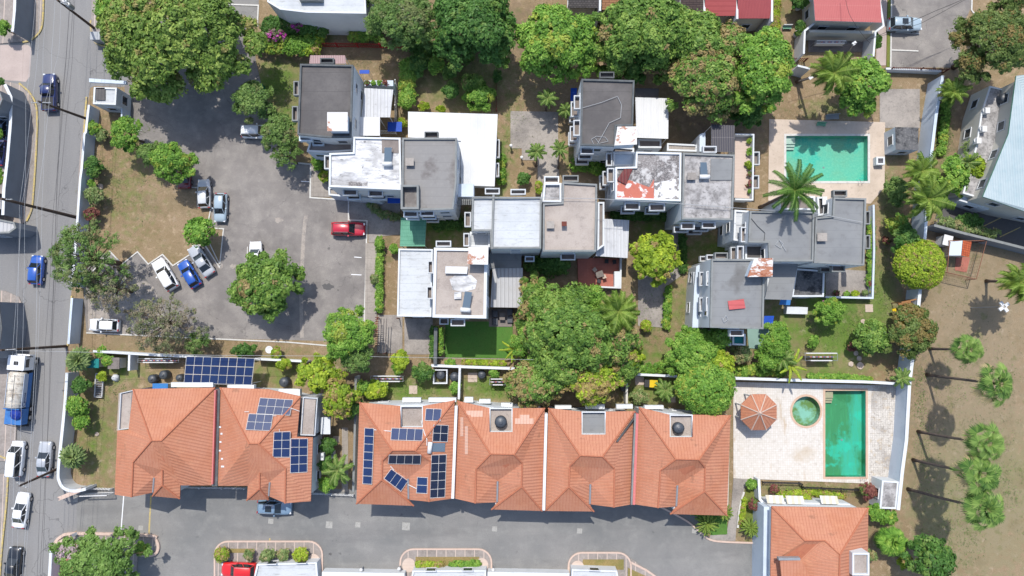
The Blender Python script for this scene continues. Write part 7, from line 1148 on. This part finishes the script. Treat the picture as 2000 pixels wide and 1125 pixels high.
for x, y, w, lb in [(1249, 743, 17, 'square concrete slab in the back garden by the crate'), (807, 761, 16, 'pale square slab below the clothes lines'), (923, 737, 18, 'square concrete base beside the garden tank'), (1697, 602, 15, 'square inspection slab at the garden corner'), (657, 858, 12, 'white slab in the gap garden')]:
    p = P(x, y); b = MB(); k = w*H/F/2; b.box(p.x-k, p.y-k, 0, p.x+k, p.y+k, .08); b.box(p.x-k*.4, p.y-k*.4, .08, p.x+k*.4, p.y+k*.4, .11); tag(b.build('inspection_cover', 'stone'), lb, 'slab')
T = furn('tank_enclosure', 'white concrete frame around the tank behind the wall', 'frame', 862, 734, [('frame', 'white_wall', [(-.95, -.95, 0, .95, -.8, 1.5), (-.95, .8, 0, .95, .95, 1.5), (-.95, -.8, 0, -.8, .8, 1.5), (.8, -.8, 0, .95, .8, 1.5)])])
T = furn('stepping_stones', 'pair of pale garden slabs', 'slab', 1312, 780, [('slab', 'stone', [(-.5, -.4, 0, .5, .4, .06)])]); T['label'] = 'pale slab under the spiky back garden palm'
# pergola poles by the lot corner
c = P(752, 660); T = thing('pergola', 'row of rough poles forming a pergola by the concrete yard', 'pergola', c); b = MB()
for k in range(14): y = 620+k*4.2; a, d = P(733, y, 2.2), P(738, y, 2.2); b.tube([a, d+Vector((.2, 0, 0))], .06, 5)
b.build('cross_pole', 'fence_brown', T); b = MB()
for x in (740, 745, 750, 755): b.tube([P(x, 622, 2.3), P(x-3, 690, 2.3)], .06, 5)
b.build('long_pole', 'grey_wood', T)
for x, y in ((736, 622), (775, 622), (734, 690), (750, 690)): b = MB(); p = P(x, y, 2.2); b.tube([(p.x, p.y, 0), p], .07, 6); b.build('post', 'fence_brown', T)
# estate sliding gate and entrance roof pieces
T = furn('estate_gate', 'pale slatted gate leaf at the estate entrance', 'gate', 198, 962, [('frame', 'white_metal', [(-1.9, -.05, .1, 1.9, .05, .2), (-1.9, -.05, 1.7, 1.9, .05, 1.8), (-1.9, -.05, .1, -1.8, .05, 1.8), (1.8, -.05, .1, 1.9, .05, 1.8)]), ('bar', 'white_metal', [(-1.75+.18*k, -.02, .2, -1.71+.18*k, .02, 1.7) for k in range(20)])], 2)
T = furn('entrance_portal', 'slanted terracotta coping over the estate entrance', 'entrance portal', 158, 957, [('beam', 'kerb_pink', [(-1.6, -.25, 1.9, 1.6, .25, 2.3)]), ('pillar', 'white_wall', [(-1.6, -.2, 0, -1.2, .2, 1.9)]), ('pillar', 'white_wall', [(1.2, -.2, 0, 1.6, .2, 1.9)])], 22)
T = furn('entrance_portal', 'second slanted coping at the planting bed entrance', 'entrance portal', 135, 1050, [('beam', 'kerb_pink', [(-1.4, -.2, 1.4, 1.4, .2, 1.7)]), ('pillar', 'white_wall', [(-1.4, -.2, 0, -1.0, .2, 1.4)]), ('pillar', 'white_wall', [(1.0, -.2, 0, 1.4, .2, 1.4)])], 28)
# blue tarps and awnings near the dark roofed house
for x, y, w, d, lb in [(718, 151, 1.3, .5, 'blue plastic tarp above the balcony'), (776, 256, 1.9, 1.3, 'bright blue tarp beside the white carport roof')]:
    T = furn('tarp_shelter', lb, 'tarp', x, y, [('tarp', 'tarp_blue', [(-w/2, -d/2, 2.0, w/2, d/2, 2.05)]), ('post', 'steel', [(sx*w*.45-.02, sy*d*.45-.02, 0, sx*w*.45+.02, sy*d*.45+.02, 2.0) for sx in (-1, 1) for sy in (-1, 1)])])
furn('recycling_bin', 'green bin under the feathery tree by the dark roofed house', 'bin', 513, 176, [('body', 'green_plastic', [(-.4, -.4, 0, .4, .4, 1.0)]), ('lid', 'green_plastic', [(-.45, -.45, 1.0, .45, .45, 1.08)])], 10)
# potted plants on terraces
GP = 'potted plants on the pink terrace'
for i, (x, y, z, r) in enumerate([(1464, 275, 3, .3), (1464, 297, 3, .35), (1463, 322, 3, .45), (1465, 340, 3, .3), (1465, 360, 3, .35), (1464, 374, 3, .2)]):
    p = P(x, y, z+.4); p.z = z; T = thing('potted_plant', ['northernmost potted plant', 'second potted plant from the north', 'largest yellow potted plant', 'fourth potted plant from the north', 'reddish potted plant', 'southernmost tiny potted plant'][i]+' on the pink terrace edge', 'potted plant', p, GP); b = MB(); b.lathe(p, [(.12, 0), (.18, .3), (.15, .3)], 10); b.build('pot', 'clay', T); crown(T, [(p.x, p.y, z+.45, r)], ['shrub', 'shrub', 'lime', 'redshrub', 'redshrub', 'shrub'][i], i+5, 'foliage')
for i, (x, y, w) in enumerate([(1629, 573, 'round pot with orange leaves on the lower patio edge'), (1648, 574, 'pale round pot on the lower patio edge'), (1665, 573, 'green pot plant in the middle of the patio edge'), (1684, 572, 'brown pot plant near the patio corner'), (1699, 572, 'grey round pot at the patio corner'), (1697, 555, 'pot plant up the patio side')]):
    p = P(x, y); T = thing('potted_plant', w, 'potted plant', p, 'potted plants on the lower patio'); b = MB(); b.lathe(p, [(.2, .06), (.32, .5), (.25, .5)], 12); b.build('pot', 'clay' if i % 2 == 0 else 'stone', T); crown(T, [(p.x, p.y, .7, .32)], ['redshrub', 'shrub', 'lime', 'shrubdry', 'shrubdry', 'redshrub'][i], i+25, 'foliage')
for i, (x, y) in enumerate([(718, 163), (730, 163), (742, 163), (753, 163)]):
    p = P(x, y, 3.7); p.z = 3.5; T = thing('potted_plant', ['first', 'second', 'third', 'fourth'][i]+' pot from the left on the blue white balcony', 'potted plant', p, 'potted plants on the balcony'); b = MB(); b.lathe(p, [(.12, 0), (.18, .3), (.14, .3)], 10); b.build('pot', 'clay', T); crown(T, [(p.x, p.y, 3.95, .25)], ['redshrub', 'shrub', 'shrub', 'redshrub'][i], i+45, 'foliage')
# grass tufts and weeds: nobody could count them
def tufts(name, label, mt, regions, seed, size):
    rs = np.random.RandomState(seed); Cs = []
    for (px, py, rx, ry, n) in regions:
        c = P(px, py); k = H/F; m = max(3, n//14); cc = rs.normal(size=(m, 2))*.45*np.array([rx*k, ry*k]); q = cc[rs.randint(m, size=n)]+rs.normal(size=(n, 2))*rs.uniform(.15, .7, size=(n, 1)); Cs.append(np.column_stack([q+np.array([c.x, c.y]), rs.uniform(.03, .10, n)]))
    Cc = np.concatenate(Cs); N = rs.normal(size=Cc.shape)*.5+np.array([0, 0, 1]); o = quads(name, mt, None, Cc, N, size*(.5+rs.rand(len(Cc))), rs.rand(len(Cc)), (rs.rand(len(Cc)) < .25)*1.0, .35); tag(o, label, 'grass', kind='stuff')
tufts('weeds', 'scattered green weeds over the dry field and lawns', 'leaf_feather', [(1920, 950, 120, 110, 2600), (1860, 1050, 60, 60, 900), (1800, 800, 14, 220, 1500), (1900, 720, 110, 120, 700), (1650, 640, 90, 50, 1600), (1720, 560, 24, 80, 700), (1740, 400, 20, 90, 700), (1845, 260, 12, 70, 1200), (960, 140, 90, 60, 900), (545, 170, 40, 60, 1000), (250, 350, 60, 100, 500), (1400, 500, 60, 30, 500), (1270, 620, 40, 80, 600), (800, 765, 90, 16, 700), (960, 760, 60, 16, 500), (1290, 770, 60, 16, 400), (1580, 955, 110, 8, 700), (1000, 260, 20, 80, 300), (1450, 230, 80, 30, 300), (220, 760, 40, 60, 300)], 5, .075)
tufts('dry_straw', 'dry straw and leaf litter over the bare ground', 'leaf_dry', [(250, 360, 80, 130, 1600), (1900, 800, 140, 260, 3600), (560, 190, 50, 80, 900), (1330, 620, 40, 100, 800), (1040, 200, 60, 150, 900), (900, 120, 120, 60, 1200), (1600, 220, 110, 20, 900), (700, 120, 80, 20, 800), (400, 680, 220, 8, 1200), (260, 560, 70, 60, 900), (1570, 640, 60, 50, 500), (1740, 600, 30, 120, 700), (200, 850, 30, 80, 500), (1840, 520, 60, 40, 600)], 9, .06)

lid(A3, [(888, 389), (922, 389), (922, 400), (888, 400)], 5.6, 'rim_grey', name='catwalk', posts=False)
b = MB()
for k in range(6): p0_, p1_ = P(902+k*3.6, 389, 5.9), P(902+k*3.6, 400, 5.9); b.tube([p0_, p1_], .04, 4)
b.build('catwalk_rung', 'dark_metal', A3)
def pipe(T, pts, r=.05): b = MB(); b.tube([RH(x, y)+Vector((0, 0, .12)) for x, y in pts], r, 5); b.build('roof_pipe', 'white_metal', T)
for pts in [[(823, 822), (829, 845), (834, 858), (834, 870)], [(826, 832), (841, 846)], [(730, 839), (764, 842)], [(797, 946), (814, 954)], [(763, 910), (770, 918)]]: pipe(U1, pts)
for pts in [[(566, 796), (586, 803)], [(478, 804), (487, 804)], [(527, 812), (540, 812)], [(546, 838), (547, 845)]]: pipe(U6, pts, .035)
for x, y, l in [(428, 834, 2), (431, 847, 1), (429, 863, 1), (428, 880, 1), (432, 896, 1), (434, 911, 2)]:
    q = RH(x+2, y); b = MB(); b.obox(q, 0, .12*l, .1, q.z-.02, q.z+.07); b.build('mortar_patch', 'white_wall', U6)
for i, (x, y, h, lb) in enumerate([(650, 888, .0, 'white air conditioner in the gap garden'), (629, 892, 2.5, 'wall air conditioner on the side of the second tiled house')]):
    p = P(x, y, h+.7); T = thing('air_conditioner', lb, 'air conditioner', (p.x, p.y, h)); b = MB(); b.obox(p, pi/2, .45, .2, h, h+.7); b.build('casing', 'white_metal', T); b = MB(); b.lathe((p.x, p.y, h+.7), [(.16, 0), (.16, .02), (.02, .03)], 12); b.build('fan_grille', 'steel', T)
